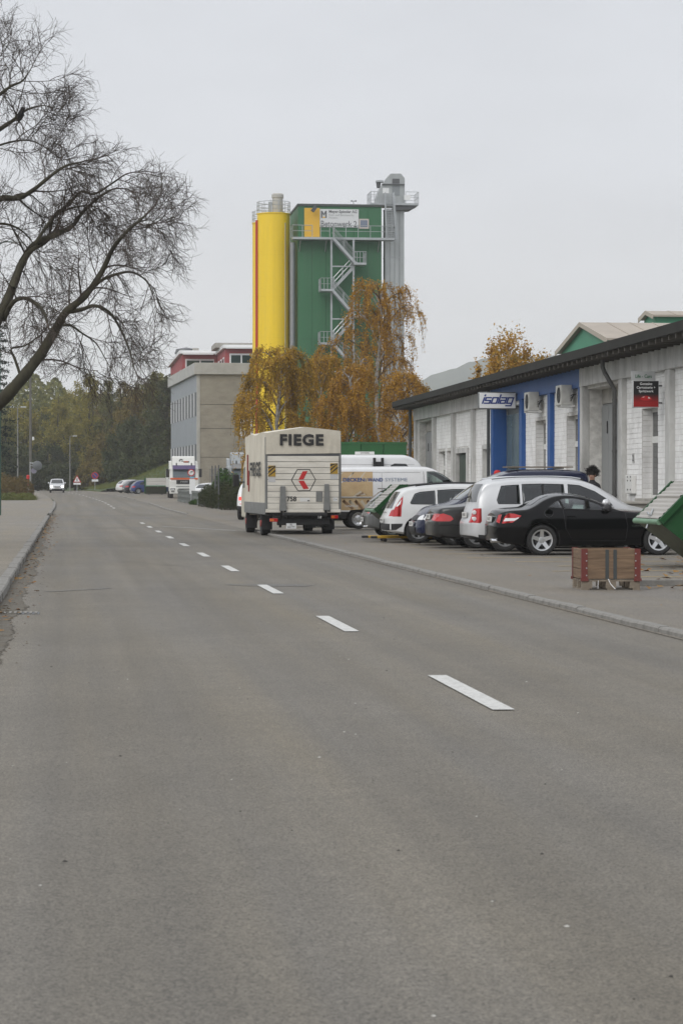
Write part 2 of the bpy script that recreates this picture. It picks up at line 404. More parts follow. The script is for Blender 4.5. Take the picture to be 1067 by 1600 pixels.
# patches of newer asphalt and sealed cracks across the road
def patch(px0, py0, px1, py1, wy, z=0.004, n=26, par=road, mat=PATCH, hh=0.0):
    a, b = gnd(px0, py0, hh), gnd(px1, py1, hh); lo = []; hi = []
    for i in range(n + 1):
        t = i / n; p = a.lerp(b, t); e = wy * (min(1, 6 * t, 6 * (1 - t)) ** 0.5) * (0.75 + 0.35 * noise.noise((t * 5, px0, py0)))
        lo.append((p.x, p.y - e * 0.5 + 0.2 * noise.noise((t * 9, py0, 1)), z + hh)); hi.append((p.x, p.y + e * 0.5 + 0.2 * noise.noise((t * 8, py0, 5)), z + hh))
    return MB().add(lo + hi, [(i, i + 1, n + 2 + i, n + 1 + i) for i in range(n)]).build('asphalt_patch', mat, par, fix=False)
patch(352, 914, 492, 915, 1.1); patch(66, 925, 175, 919, 0.5); patch(86, 812, 300, 808, 3.4); patch(90, 806, 260, 805, 1.6, z=0.006); patch(110, 826, 262, 824, 1.4)
patch(96, 797, 250, 798, 2.0)
FADE = M('faded_paint', (0.30, 0.30, 0.29), 0.8, var=0.15, vs=4, dirt=0.9, ds=6, dcol=(0.13, 0.125, 0.115))
for o in road.children:
    if o.name.startswith('stop_line'): o.data.materials[0] = FADE
TAR = M('tar_seal', (0.045, 0.043, 0.04), 0.6)
for q in ((96, 868, 330, 889, 0.05), (240, 846, 430, 852, 0.06)): patch(*q, z=0.003, n=60, mat=TAR)
# dirt and leaves swept against the left kerb
GUT = M('gutter_dirt', (0.105, 0.092, 0.070), 0.95, var=0.3, vs=5, bump=0.9, bs=25, dirt=1.0, ds=4, dcol=(0.138, 0.132, 0.12))
vs = []; ys = rng(18, 128, 0.06)
for Yy in ys:
    e = 0.24 + 0.13 * noise.noise((Yy * 0.35, 3, 1)) + 0.06 * noise.noise((Yy * 1.9, 1, 9)) + 0.05 * noise.noise((Yy * 8, 4, 4))
    vs += [(XL - 0.01, Yy, 0.006), (XL + max(0.05, e * (0.8 if Yy > 60 else 1.15)), Yy, 0.005)]
me = bpy.data.meshes.new('gutter_dirt'); me.from_pydata(vs, [], [(2*j, 2*j+1, 2*j+3, 2*j+2) for j in range(len(ys) - 1)]); me.materials.append(GUT)
stuff(link('gutter_dirt', me))
LEAFL = leafmat('litter_leaf', [(0.10, 0.05, 0.02), (0.20, 0.09, 0.025), (0.26, 0.15, 0.04), (0.07, 0.045, 0.03)], trans=0.0)
def litter(name, n, fn, s=0.05):
    mb = MB()
    for _ in range(n):
        x, y, z = fn(); a = random.uniform(0, 6.28); k = s * random.uniform(0.5, 1.2); t = random.uniform(0, 0.6) * k
        u = Vector((cos(a), sin(a), 0)) * k; v = Vector((-sin(a), cos(a), 0)) * k * 0.7; p = Vector((x, y, z + 0.008))
        mb.add([p - u, p + v * 0.8 + Vector((0, 0, t)), p + u + Vector((0, 0, t * 0.6)), p - v * 0.8 + Vector((0, 0, t * 0.3))], [(0, 1, 2, 3)])
    return stuff(mb.build(name, LEAFL, fix=False))
litter('fallen_leaves', 520, lambda: (XL + abs(random.gauss(0.05, 0.2)), random.uniform(25, 125), 0.006), 0.045)
def lotleaf():
    p = gnd(random.uniform(990, 1085), random.uniform(868, 925), 0.06); return (p.x, p.y, 0.062)
litter('fallen_leaves', 60, lotleaf, 0.085)
litter('fallen_leaves', 90, lambda: (random.uniform(6.6, 14), random.uniform(24, 76), 0.062), 0.04)
# grit, crumbs and small dark stones lying on the carriageway
def speck(name, n, mat, fn, s0, s1):
    mb = MB()
    for _ in range(n):
        x, y = fn(); k = random.uniform(s0, s1); a = random.uniform(0, 3)
        P = [(x + k * cos(a + t) * random.uniform(0.7, 1.2), y + k * sin(a + t) * random.uniform(0.7, 1.2), 0.001) for t in (0, 1.25, 2.5, 3.8, 5.0)]
        mb.add(P + [(x, y, k * 0.6)], [(i, (i + 1) % 5, 5) for i in range(5)])
    return stuff(mb.build(name, mat, fix=False))
speck('road_grit', 150, M('grit_dark', (0.03, 0.028, 0.025), 0.9), lambda: (random.uniform(-0.8, 6.3), 6 + 40 * random.random() ** 1.6), 0.004, 0.013)
speck('road_grit', 110, M('grit_pale', (0.45, 0.44, 0.41), 0.8), lambda: (random.uniform(-0.8, 6.3), 6 + 70 * random.random() ** 1.3), 0.003, 0.011)
speck('road_grit', 700, M('grit_brown', (0.12, 0.10, 0.075), 0.9), lambda: (XL + abs(random.gauss(0.0, 0.25)), random.uniform(20, 110)), 0.006, 0.02)
# storm drain grate by the left kerb
g = gnd(28, 958.5)
dr = thing('drain_grate', 'iron slotted drain grate set in the road beside the left kerb', 'drain grate', (XL + 0.27, g.y, 0.0))
box('frame', STEEL, dr, -0.25, 0.25, -0.25, 0.25, -0.03, 0.004)
for i in range(8): box('bar', KERB, dr, -0.225 + i * 0.06, -0.195 + i * 0.06, -0.2, 0.2, 0.004, 0.016)
# parking bay lines and the low stone edging by the wooden crate
def yline(x0, x1, Yy, w=0.11):
    vs = []; xs = rng(x0, x1, 0.5)
    for x in xs: vs += [(x, Yy - w / 2, 0.067), (x, Yy + w / 2, 0.067)]
    me = bpy.data.meshes.new('bay_line'); me.from_pydata(vs, [], [(2*j, 2*j+2, 2*j+3, 2*j+1) for j in range(len(xs) - 1)]); me.materials.append(YELP)
    o = link('bay_line', me, bpy.data.objects['parking_ground']); return o
yline(8.3, 13.2, 44.9); yline(8.6, 13, 42.4); yline(8.0, 12.6, 39.9); yline(8.3, 13, 37.3); yline(8.6, 12.5, 34.0); yline(8.6, 12.5, 31.5)
for Yy in (47.4, 50.2, 52.9, 55.5, 58.1, 61.2): yline(7.8, 13.0, Yy)
e0 = thing('stone_edging', 'low stone edging on the asphalt behind the wooden crate', 'edging', (0, 0, 0))
p = gnd(996, 916, 0.06)
for i in range(6): box('edging_stone', KERB, e0, p.x + i * 1.0, p.x + i * 1.0 + 0.985, p.y, p.y + 0.14, 0.05, 0.15, 0.012)
# far hills and the grass bank at the road's bend
HILL = M('hill_wood', (0.035, 0.042, 0.022), 0.95, var=0.4, vs=0.03, bump=1, bs=0.08)
def hill(name, Yc, prof, depth=500):
    vs = []; fs = []; n = len(prof)
    rows = [(0.0, -2), (0.25, 0.55), (0.45, 0.9), (0.6, 1.0), (0.8, 0.85), (1.0, -2)]
    xs = rng(prof[0][0], prof[-1][0], 8)
    for r, (t, k) in enumerate(rows):
        for x in xs:
            h = lerp(prof, x); y = Yc + t * depth
            e = (noise.noise((x * 0.02, y * 0.02, 3)) * 5 + noise.noise((x * 0.07, y, 7)) * 5) if 0 < k else 0
            vs.append((x, y, h * k + e if k > 0 else -3))
    m = len(xs)
    for r in range(len(rows) - 1):
        for i in range(m - 1): fs.append((r * m + i, r * m + i + 1, (r + 1) * m + i + 1, (r + 1) * m + i))
    me = bpy.data.meshes.new(name); me.from_pydata(vs, [], fs); me.materials.append(HILL)
    return struct(link(name, me))
k_ = 2.0; hl = hill('hill', 2700, [(x * k_, z * k_) for x, z in [(-900, 60), (-500, 62), (-200, 58), (60, 54), (190, 60), (215, 66), (240, 74), (256, 79), (280, 82), (340, 82), (400, 80), (900, 76)]])
# grassy bank rising on the right of the bend
BANKG = M('bank_grass', (0.05, 0.075, 0.022), 0.95, var=0.35, vs=1.2, bump=0.6, bs=8)
vs = []; xs = rng(0, 1, 0.1); ys = rng(284, 400, 8)
def bankz(t, Yy): return 0.35 + gz(Yy) + 3.4 * (3 * t * t - 2 * t ** 3) * min(1, (Yy - 276) / 18)
for Yy in ys:
    for t in xs: vs.append((4.9 + bend(Yy) * 0.55 + t * 12, Yy, bankz(t, Yy) - (0.45 if t == 0 else 0)))
m = len(xs)
me = bpy.data.meshes.new('grass_bank'); me.from_pydata(vs, [], [(j*m+i, j*m+i+1, (j+1)*m+i+1, (j+1)*m+i) for j in range(len(ys)-1) for i in range(m-1)]); me.materials.append(BANKG)
struct(link('grass_bank', me))

# ------------------------------------------------------------------ the low workshop building on the right
BU0 = 48.0; BX0 = 14.8 + 0.0122 * (BU0 - 57); BROT = -atan(0.0122)
WALLW = M('painted_brick', (0.82, 0.82, 0.81), 0.8, var=0.07, vs=3, bump=0.4, bs=35, dirt=0.45, ds=1.6, dcol=(0.30, 0.29, 0.26))
MORT = M('painted_mortar', (0.62, 0.61, 0.58), 0.9, var=0.2, vs=4, dirt=0.6, ds=3, dcol=(0.2, 0.19, 0.17))
PLAST = M('painted_concrete', (0.50, 0.50, 0.485), 0.85, var=0.14, vs=2, bump=0.35, bs=20, dirt=0.7, ds=1.6, dcol=(0.17, 0.165, 0.15), stretch=(1, 1, 0.45))
BLUE = M('blue_paint', (0.012, 0.080, 0.275), 0.55, var=0.15, vs=2, dirt=0.3, ds=2, dcol=(0.05, 0.08, 0.16))
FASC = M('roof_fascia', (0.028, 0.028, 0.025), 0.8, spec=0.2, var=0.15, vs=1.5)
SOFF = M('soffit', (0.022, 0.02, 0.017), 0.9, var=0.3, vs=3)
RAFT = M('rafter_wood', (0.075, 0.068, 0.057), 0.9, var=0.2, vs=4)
DOORG = M('grey_door', (0.25, 0.26, 0.26), 0.55, var=0.08, vs=2, dirt=0.3, ds=2)
DOORD = M('dark_green_door', (0.045, 0.06, 0.05), 0.5, var=0.15, vs=2)
ws = thing('workshop_building', 'long low whitewashed brick workshop with dark overhanging roof and blue painted bays', 'building', (BX0, BU0, 0.0), BROT)
UL = 60.2
BEAMZ, WALLZ = 4.38, 4.98
pil = [0.0, 5.6, 11.22, 16.75, 22.2, 27.25, 32.4, 38.35, 43.2, 48.35, 54.05, 59.9]
opening = {  # bay -> (u0, u1, z0, z1, depth, kind)
    0: [(1.2, 3.3, 1.14, 3.5, 0.24, 'win')], 1: [(6.9, 9.0, 1.14, 3.5, 0.24, 'win')],
    2: [(12.83, 14.69, 1.14, 3.5, 0.25, 'win')], 3: [(17.25, 21.95, 0.0, 4.3, 0.46, 'gate')],
    4: [(23.15, 25.06, 1.14, 3.6, 0.24, 'win')], 5: [(28.5, 30.35, 1.14, 3.6, 0.24, 'win')],
    6: [(32.75, 38.0, 0.0, 4.25, 0.32, 'glassgate')], 7: [(39.25, 41.2, 0.0, 2.95, 0.14, 'whitedoor')],
    8: [(44.9, 48.0, 0.0, 2.9, 0.10, 'greendoor')], 9: [(48.9, 50.7, 0.9, 2.9, 0.2, 'niche'), (51.2, 53.2, 0.9, 2.9, 0.2, 'niche')],
    10: [(54.5, 59.5, 0.0, 4.3, 0.34, 'gate')]}
BH, BLn = 0.137, 0.30
for k in range(len(pil) - 1):
    u0, u1 = pil[k] + 0.2, pil[k + 1] - 0.2; ops = opening.get(k, [])
    mb = MB()       # backing masonry with the openings left free
    us = sorted({u0, u1} | {o[0] for o in ops} | {o[1] for o in ops})
    for a, b in zip(us, us[1:]):
        zs = [(0, BEAMZ)]
        for o in ops:
            if o[0] <= a + 1e-6 and b <= o[1] + 1e-6: zs = [(0, o[2]), (o[3], BEAMZ)]
        for z0, z1 in zs:
            if z1 - z0 > 0.02: mb.box(0.10, 0.62, a, b, z0, z1)
    mb.build('masonry', MORT, ws, fix=False)
    mb = MB(); z = 0.0; row = 0
    while z < BEAMZ - 0.02:
        u = u0 - (BLn / 2 if row % 2 else 0)
        while u < u1:
            a, b = max(u, u0) + 0.005, min(u + BLn, u1) - 0.005; segs = [(a, b)]
            for o in ops:
                if o[2] < z + BH - 0.01 and z + 0.01 < o[3]:
                    ns = []
                    for s0, s1 in segs:
                        if s1 <= o[0] or s0 >= o[1]: ns.append((s0, s1))
                        else:
                            if s0 < o[0] - 0.02: ns.append((s0, o[0]))
                            if s1 > o[1] + 0.02: ns.append((o[1], s1))
                    segs = ns
            for s0, s1 in segs:
                if s1 - s0 < 0.02: continue
                x = 0.088 - random.uniform(0, 0.007); zb, zt = z + 0.005, min(z + BH, BEAMZ) - 0.005
                mb.add([(x, s0, zb), (x, s1, zb), (x, s1, zt), (x, s0, zt), (0.11, s0, zb), (0.11, s1, zb), (0.11, s1, zt), (0.11, s0, zt)],
                       [(0, 3, 2, 1), (0, 1, 5, 4), (2, 3, 7, 6), (0, 4, 7, 3), (1, 2, 6, 5)])
            u += BLn
        z += BH; row += 1
    stuff(mb.build('brick_infill', WALLW, ws, fix=False))
    for (a, b, z0, z1, d, kind) in ops:
        x = 0.10 + d
        if kind in ('win', 'niche'):
            rv = MB()
            for j in range(int((z1 - z0) / BH)):      # courses shown in the reveal
                zz = z0 + j * BH; rv.box(0.112, x - 0.004, b - 0.012, b + 0.01, zz + 0.006, zz + BH - 0.006)
            stuff(rv.build('reveal_bricks', WALLW, ws, fix=False))
            w = link('window', MB().box(x, x + 0.05, a, b, z0 + 0.02, z0 + 0.10).box(x, x + 0.05, a, b, z1 - 0.09, z1).box(x, x + 0.05, a, a + 0.08, z0 + 0.1, z1 - 0.09)
                     .box(x, x + 0.05, b - 0.08, b, z0 + 0.1, z1 - 0.09).box(x, x + 0.05, (a + b) / 2 - 0.05, (a + b) / 2 + 0.05, z0 + 0.1, z1 - 0.09).mesh('window', OFFW), ws)
            zm = z0 + 0.62 * (z1 - z0)
            box('transom', OFFW, w, x - 0.012, x + 0.04, a + 0.08, b - 0.08, zm, zm + 0.17)
            for q0, q1 in ((z0 + 0.1, zm), (zm + 0.17, z1 - 0.09)):
                box('pane', DGLASS, w, x + 0.02, x + 0.035, a + 0.08, b - 0.08, q0, q1)
            box('window_sill', CONC, ws, -0.08, x - 0.002, a - 0.1, b + 0.1, z0 - 0.10, z0 + 0.015, 0.01)
        elif kind == 'gate':
            gt = box('gate', DOORG, ws, x, x + 0.06, a, b, 0.02, 3.85)
            nn = 5
            for j in range(nn):
                ua, ub = a + (b - a) * j / nn + 0.02, a + (b - a) * (j + 1) / nn - 0.02
                box('gate_leaf', DOORG, gt, x - 0.035, x - 0.001, ua, ub, 0.05, 3.80, 0.008)
                box('gate_hinge', BLACK, gt, x - 0.06, x - 0.035, ua + 0.02, ua + 0.10, 3.0, 3.35)
            box('gate_lintel', CONC, gt, x - 0.02, x + 0.06, a, b, 3.87, z1)
            if k == 3: box('gate_bumper', BLACK, gt, x - 0.10, x - 0.036, a + 0.05, a + 0.55, 0.3, 2.1)
        elif kind == 'glassgate':
            gt = box('glass_gate', M('gate_frame', (0.10, 0.115, 0.12), 0.5), ws, x + 0.03, x + 0.09, a + 0.003, b - 0.003, 0.02, z1 - 0.02)
            nn = 4
            for j in range(nn):
                ua, ub = a + (b - a) * j / nn + 0.05, a + (b - a) * (j + 1) / nn - 0.05
                box('gate_pane', M('gate_glass', (0.11, 0.15, 0.15), 0.25, var=0.2, vs=1.2), gt, x, x + 0.029, ua, ub, 0.7, z1 - 0.25)
                box('gate_panel', DOORG, gt, x, x + 0.029, ua, ub, 0.06, 0.62)
            rv = box('blue_reveal', BLUE, ws, 0.02, x - 0.002, b - 0.014, b + 0.01, 0.0, z1); 
        elif kind == 'whitedoor':
            d_ = box('door', OFFW, ws, x, x + 0.05, a + 0.01, b - 0.12, 0.02, z1 - 0.13)
            box('door_frame', PLAST, d_, 0.04, x + 0.02, b - 0.119, b + 0.02, 0, z1 - 0.12); box('door_lintel', PLAST, d_, 0.04, x + 0.02, a, b + 0.06, z1 - 0.119, z1 + 0.03)
            box('handle', STEEL, d_, x - 0.06, x, a + 0.15, a + 0.19, 1.0, 1.15)
        elif kind == 'greendoor':
            d_ = box('door', DOORD, ws, x, x + 0.05, a + 0.25, b - 0.12, 0.02, z1 - 0.16)
            for j in range(3): box('door_plank', DOORD, d_, x - 0.02, x - 0.001, a + 0.27 + j * 0.9, a + 0.27 + j * 0.9 + 0.87, 0.05, z1 - 0.2, 0.006)
            box('door_frame', PLAST, d_, 0.03, x + 0.04, b - 0.119, b + 0.05, 0, z1 - 0.14); box('door_frame', PLAST, d_, 0.03, x + 0.04, a - 0.25, a + 0.249, 0, z1 - 0.14)
            box('door_lintel', PLAST, d_, 0.03, x + 0.04, a - 0.25, b + 0.05, z1 - 0.139, z1 + 0.05)
for i, u in enumerate(pil):
    blue = 22 < u < 39
    if i == 4:
        box('pilaster', PLAST, ws, -0.06, 0.16, u - 0.26, u + 0.10, 0, BEAMZ - 0.002, 0.015); box('pilaster', BLUE, ws, -0.07, 0.16, u + 0.103, u + 0.3, 0, BEAMZ - 0.002, 0.01)
    else:
        box('pilaster', BLUE if blue else PLAST, ws, -0.06, 0.16, u - 0.24, u + 0.24, 0, BEAMZ - 0.002, 0.015)
for a, b, m_ in ((-0.3, 22.3, PLAST), (22.303, 38.6, BLUE), (38.603, UL, PLAST)):
    box('concrete_beam', m_, ws, -0.075, 0.3, a, b, BEAMZ, WALLZ, 0.012)
MB().box(0.63, 12, 0.02, 0.3, 0, WALLZ).box(0.63, 12, UL - 0.3, UL - 0.02, 0, WALLZ).box(11.7, 12, 0.3, UL - 0.3, 0, WALLZ).build('side_wall', PLAST, ws, fix=False)
box('wall_lining', PLAST, ws, 0.75, 0.85, 0.3, UL - 0.3, 0, WALLZ - 0.02)
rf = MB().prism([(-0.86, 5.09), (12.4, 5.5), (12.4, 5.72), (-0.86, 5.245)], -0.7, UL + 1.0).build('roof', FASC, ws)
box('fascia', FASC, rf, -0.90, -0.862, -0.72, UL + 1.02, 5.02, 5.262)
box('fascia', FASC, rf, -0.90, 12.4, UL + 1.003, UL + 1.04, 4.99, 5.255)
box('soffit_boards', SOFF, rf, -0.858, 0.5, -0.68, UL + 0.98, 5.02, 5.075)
rm = None; u = -0.5
while u < UL + 0.9:
    if rm is None:
        r_ = MB().prism([(-0.84, 4.90), (0.35, 4.90), (0.35, 5.018), (-0.84, 5.018)], -0.05, 0.05).build('rafter', RAFT, rf); rm = r_
    else:
        r_ = rm.copy(); COL.objects.link(r_)
    r_.location.y = u; u += 0.69
# gutter downpipe, meter box, wall plates
dp = MB(); u = 17.05
dp.tube([(-0.45, u + 0.1, 5.0), (-0.45, u + 0.1, 4.72), (-0.40, u + 0.08, 4.58), (-0.20, u, 4.2), (-0.14, u, 4.08), (-0.14, u, 0.05)], 0.062, 10)
for z in (3.8, 2.4, 1.2): dp.tube([(-0.14, u, z), (-0.14, u, z + 0.05)], 0.075, 10)
dp.build('downpipe', M('downpipe_zinc', (0.10, 0.10, 0.098), 0.5, 0.4, var=0.2), ws, smooth=True)
dp = MB().tube([(-0.14, 38.62, 5.0), (-0.14, 38.62, 0.05)], 0.06, 10).build('downpipe', M('downpipe_dark', (0.05, 0.055, 0.055), 0.5), ws, smooth=True)
dp = MB().tube([(-0.2, 60.3, 5.0), (-0.2, 60.3, 0.05)], 0.07, 10).build('downpipe', MATS['downpipe_dark'], ws, smooth=True)
mt = box('meter_box', OFFW, ws, -0.04, 0.085, 15.35, 16.15, 1.27, 1.77, 0.02)
for uu in (15.45, 15.82):
    for zz in (1.36, 1.6, 1.7): box('meter_latch', BLACK, mt, -0.05, -0.041, uu, uu + 0.05, zz, zz + 0.04)
sg = box('number_plate', M('plate_grey', (0.45, 0.45, 0.44), 0.5), ws, 0.065, 0.080, 15.55, 15.75, 2.1, 2.35)
text('2', 0.24, BLACK, sg, (0.06, 15.65, 2.22), (pi / 2, 0, -pi / 2), name='numeral', bold=0.01)
cs = box('door_step', CONC, ws, -1.0, -0.01, 12.2, 15.0, 0, 1.02, 0.02)
box('step_slab', CONC, cs, -1.05, -0.005, 12.1, 15.1, 1.023, 1.08, 0.015)
wk = MB().box(-1.6, -0.002, 0, UL, 0.03, 0.17).build('walkway', CONC, None, bevel=0.02); struct(wk); wk.location = ws.location; wk.rotation_euler = ws.rotation_euler
def wpos(u, x=0.0, z=0.0):
    return Vector((BX0, BU0, 0)) + Matrix.Rotation(BROT, 3, 'Z') @ Vector((x, u, z))
# air conditioning units on the blue bays
def ac(u, label):
    t = thing('air_conditioner', label, 'air conditioner', wpos(u, -0.42, 3.89), BROT, 'air conditioners on the blue bays')
    box('casing', M('ac_casing', (0.50, 0.50, 0.47), 0.5, var=0.06, dirt=0.3, ds=4), t, 0.0, 0.34, -0.42, 0.42, 0.0, 0.6, 0.02)
    fan = MB().lathe([(0.03, -0.012), (0.06, -0.012), (0.06, -0.004), (0.22, -0.004), (0.22, -0.02), (0.235, -0.02), (0.235, 0.0)], (0, -0.12, 0.3), 'x', 20).build('fan_grille', BLACK, t, smooth=True)
    box('side_louvre', M('ac_casing'  , (0.5, 0.5, 0.47)), t, 0.05, 0.28, -0.435, -0.421, 0.1, 0.5, 0.005)
    for yy in (-0.36, 0.36): MB().bar((0.0, yy, -0.03), (0.44, yy, -0.03), 0.05).build('bracket', OFFW, t)
    pm = MB()
    for j in range(3): pm.tube([(0.3, -0.43, 0.12 + j * 0.08), (0.32, -0.55 - 0.05 * j, 0.2 + j * 0.05), (0.40, -0.5, 0.32), (0.46, -0.46, 0.3)], 0.014, 6)
    pm.build('refrigerant_pipe', BLACK, t, smooth=True)
ac(29.2, 'boxy air conditioner on the blue bay beside the blue glass gate'); ac(23.75, 'boxy air conditioner on the blue bay beside the tall grey gate')
# projecting signs
p = wpos(33.0, -0.10, 4.06)
s1 = thing('projecting_sign', 'white light box sign with slanted blue lettering projecting from the blue bay', 'sign', p, BROT)
box('sign_case', M('sign_frame', (0.16, 0.17, 0.17), 0.4, 0.5), s1, -1.30, 0.0, -0.09, 0.09, 0.0, 0.58, 0.05)
box('sign_face', M('sign_white', (0.70, 0.71, 0.71), 0.35), s1, -1.265, -0.035, -0.102, -0.091, 0.035, 0.545, 0.004)
glyphs = {'i': ([[(0, 0), (0, 1)], [(0, 1.35), (0, 1.5)]], 0.0), 's': ([[(1, 1), (0, 1), (0, 0.5), (1, 0.5), (1, 0), (0, 0)]], 1.0), 'o': ([[(0, 0), (1, 0), (1, 1), (0, 1), (0, 0)]], 1.0), 'l': ([[(0, 0), (0, 1.5)]], 0.0), 'a': ([[(0, 1), (1, 1), (1, 0), (0, 0), (0, 0.52), (1, 0.52)]], 1.0), 'g': ([[(1, 0), (0, 0), (0, 1), (1, 1), (1, -0.45), (0, -0.45)]], 1.0)}
gx = 0.0; gs = 0.185; SB = M('sign_blue', (0.012, 0.035, 0.20), 0.4)
for ch in 'isolag':          # square slanted stencil letters, drawn as strokes
    strokes, w_ = glyphs[ch]; mb = MB()
    for st in strokes:
        P = [(-1.16 + gx + x * gs * 0.92 + (z * gs) * 0.36, -0.1045, 0.20 + z * gs) for x, z in st]
        for p0, p1 in zip(P, P[1:]):
            a_, b_ = Vector(p0), Vector(p1); d_ = (b_ - a_).normalized() * 0.02; n_ = Vector((0, 0, 0.022)) if abs(d_.z) < 1e-6 else Vector((0.026, 0, 0))
            mb.prism([((a_ - d_ - n_).x, (a_ - d_ - n_).z), ((b_ + d_ - n_).x, (b_ + d_ - n_).z), ((b_ + d_ + n_).x, (b_ + d_ + n_).z), ((a_ - d_ + n_).x, (a_ - d_ + n_).z)], -0.1075, -0.1035)
    mb.build('letter', SB, s1, fix=False); gx += w_ * gs * 0.92 + 0.062
for zz in (0.1, 0.48): MB().bar((0.0, 0, zz), (0.22, 0, zz), 0.04).build('sign_bracket', STEEL, s1)
p = wpos(11.95, -0.10, 3.47)
s2 = thing('projecting_sign', 'square black and red sign picturing a red car projecting from the concrete pilaster', 'sign', p, BROT)
box('sign_case', M('sign_case_grey', (0.45, 0.46, 0.46), 0.4), s2, -0.66, -0.0, -0.0, 0.14, -0.02, 0.66, 0.01)
def gradm(name, a, b, z0, z1):
    m = bpy.data.materials.new(name); m.use_nodes = True; t = m.node_tree; bb = t.nodes['Principled BSDF']; bb.inputs['Roughness'].default_value = 0.35
    co = t.nodes.new('ShaderNodeTexCoord'); sp = t.nodes.new('ShaderNodeSeparateXYZ'); t.links.new(co.outputs['Object'], sp.inputs[0])
    r = t.nodes.new('ShaderNodeMapRange'); r.inputs[1].default_value = z0; r.inputs[2].default_value = z1; t.links.new(sp.outputs[2], r.inputs[0])
    mm = t.nodes.new('ShaderNodeMix'); mm.data_type = 'RGBA'; mm.inputs[6].default_value = (*a, 1); mm.inputs[7].default_value = (*b, 1); t.links.new(r.outputs[0], mm.inputs[0]); t.links.new(mm.outputs[2], bb.inputs['Base Color'])
    return m
box('sign_face', gradm('sign_print', (0.30, 0.008, 0.008), (0.008, 0.008, 0.009), 0.1, 0.32), s2, -0.645, -0.012, -0.010, -0.001, 0.0, 0.645)
for j, (w_, sz) in enumerate((('Gonzalez', 0.085), ('Carrosserie +', 0.085), ('Spritzwerk', 0.085))):
    text(w_, sz, WHITE, s2, (-0.33, -0.012, 0.575 - j * 0.092), bold=0.001)
cp = MB().add([(-0.33 + 0.14 * cos(a) * (1.0 if sin(a) > 0 else 1.1), -0.0115, 0.20 + (0.075 if sin(a) > 0 else 0.045) * sin(a)) for a in [2 * pi * i / 24 for i in range(24)]], [tuple(range(24))])
cp.build('car_picture', M('print_red', (0.42, 0.01, 0.012), 0.3), s2)
MB().add([(-0.28, -0.0125, 0.215), (-0.22, -0.0125, 0.205), (-0.24, -0.0125, 0.235), (-0.27, -0.0125, 0.25)], [(0, 1, 2, 3)]).add([(-0.44, -0.0125, 0.23), (-0.40, -0.0125, 0.25), (-0.36, -0.0125, 0.255), (-0.38, -0.0125, 0.24)], [(0, 1, 2, 3)]).build('car_windows', WHITE, s2, fix=False)
for zz in (0.1, 0.53): MB().tube([(0.0, 0.07, zz), (0.1, 0.07, zz)], 0.02, 6).build('sign_bracket', STEEL, s2)
s3 = thing('wall_sign', 'pale sign board with green lettering above the black and red sign', 'sign', wpos(12.1, -0.10, 4.14), BROT)
box('board', M('pale_board', (0.42, 0.43, 0.43), 0.5), s3, -0.62, 0, 0.22, 0.25, 0.0, 0.24)
text('Life - Cars', 0.125, M('sign_green', (0.02, 0.14, 0.06), 0.5), s3, (-0.31, 0.215, 0.11), bold=0.001, width=0.42)
# ------------------------------------------------------------------ concrete plant: tower, silos, elevator
random.seed(11)
GREEN = M('green_cladding', (0.030, 0.135, 0.058), 0.55, var=0.07, vs=0.5, dirt=0.4, ds=0.8, dcol=(0.055, 0.125, 0.075), stretch=(1.5, 1.5, 0.12))
YEL = M('yellow_cladding', (0.68, 0.40, 0.035), 0.5, var=0.05, vs=0.8)
SILOY = M('silo_yellow', (0.84, 0.58, 0.012), 0.42, var=0.05, vs=0.7, dirt=0.4, ds=0.6, dcol=(0.50, 0.36, 0.04), stretch=(2.2, 2.2, 0.10))
PY = 224.0
def pf(px, py, Y=PY):
    v = onY(px, py, Y); return v.x, v.z
ZB = gz(PY)
x0, _ = pf(466, 400); x1, ztop = pf(596, 321.5)
tw = thing('plant_tower', 'tall green clad concrete plant tower with zigzag outside stairs', 'tower', ((x0 + x1) / 2, PY, ZB))
tw_off = Vector(tw.location)
def T(p): return tuple(Vector(p) - tw_off)
def tb(name, mat, xa, xb, ya, yb, za, zb, par=tw, bevel=0): return MB().box(xa - tw_off.x, xb - tw_off.x, ya - PY, yb - PY, za - ZB, zb - ZB).build(name, mat, par, bevel=bevel, fix=False)
core = tb('tower_core', M('tower_side', (0.05, 0.075, 0.06), 0.7, var=0.2, vs=0.6), x0 + 0.05, x1 - 0.05, PY + 0.06, PY + 8, ZB, ztop - 0.1)
n = 6
for i in range(n):
    a, b = x0 + (x1 - x0) * i / n, x0 + (x1 - x0) * (i + 1) / n
    for za, zb in ((ZB, 15.0), (15.02, ztop - 0.15)): tb('cladding_panel', GREEN, a + 0.012, b - 0.012, PY, PY + 0.05, za, zb)
for i in range(5):
    a, b = PY + 0.06 + 8 * i / 5, PY + 0.06 + 8 * (i + 1) / 5 - 0.03
    tb('cladding_panel', GREEN, x0 - 0.0, x0 + 0.045, a, b, ZB, ztop - 0.15); tb('cladding_panel', GREEN, x1 - 0.045, x1, a, b, ZB, ztop - 0.15)
tb('roof_cap', M('roof_cap', (0.06, 0.07, 0.065), 0.5), x0 - 0.08, x1 + 0.08, PY - 0.1, PY + 8.1, ztop - 0.14, ztop + 0.06)
ya, zt_ = pf(475.6, 325.5); yb, zb_ = pf(499.5, 372)
yp = tb('yellow_panel', YEL, ya, yb, PY - 0.06, PY - 0.002, zb_, zt_)
sa, st = pf(499.5, 327.2); sb, sbz = pf(560, 356)
sgn = tb('name_board', M('board_white', (0.62, 0.63, 0.64), 0.45), sa + 0.02, sb, PY - 0.09, PY - 0.003, sbz, st)
TXT = M('board_grey', (0.11, 0.115, 0.12), 0.5); TXTL = M('board_light_grey', (0.30, 0.31, 0.31), 0.5)
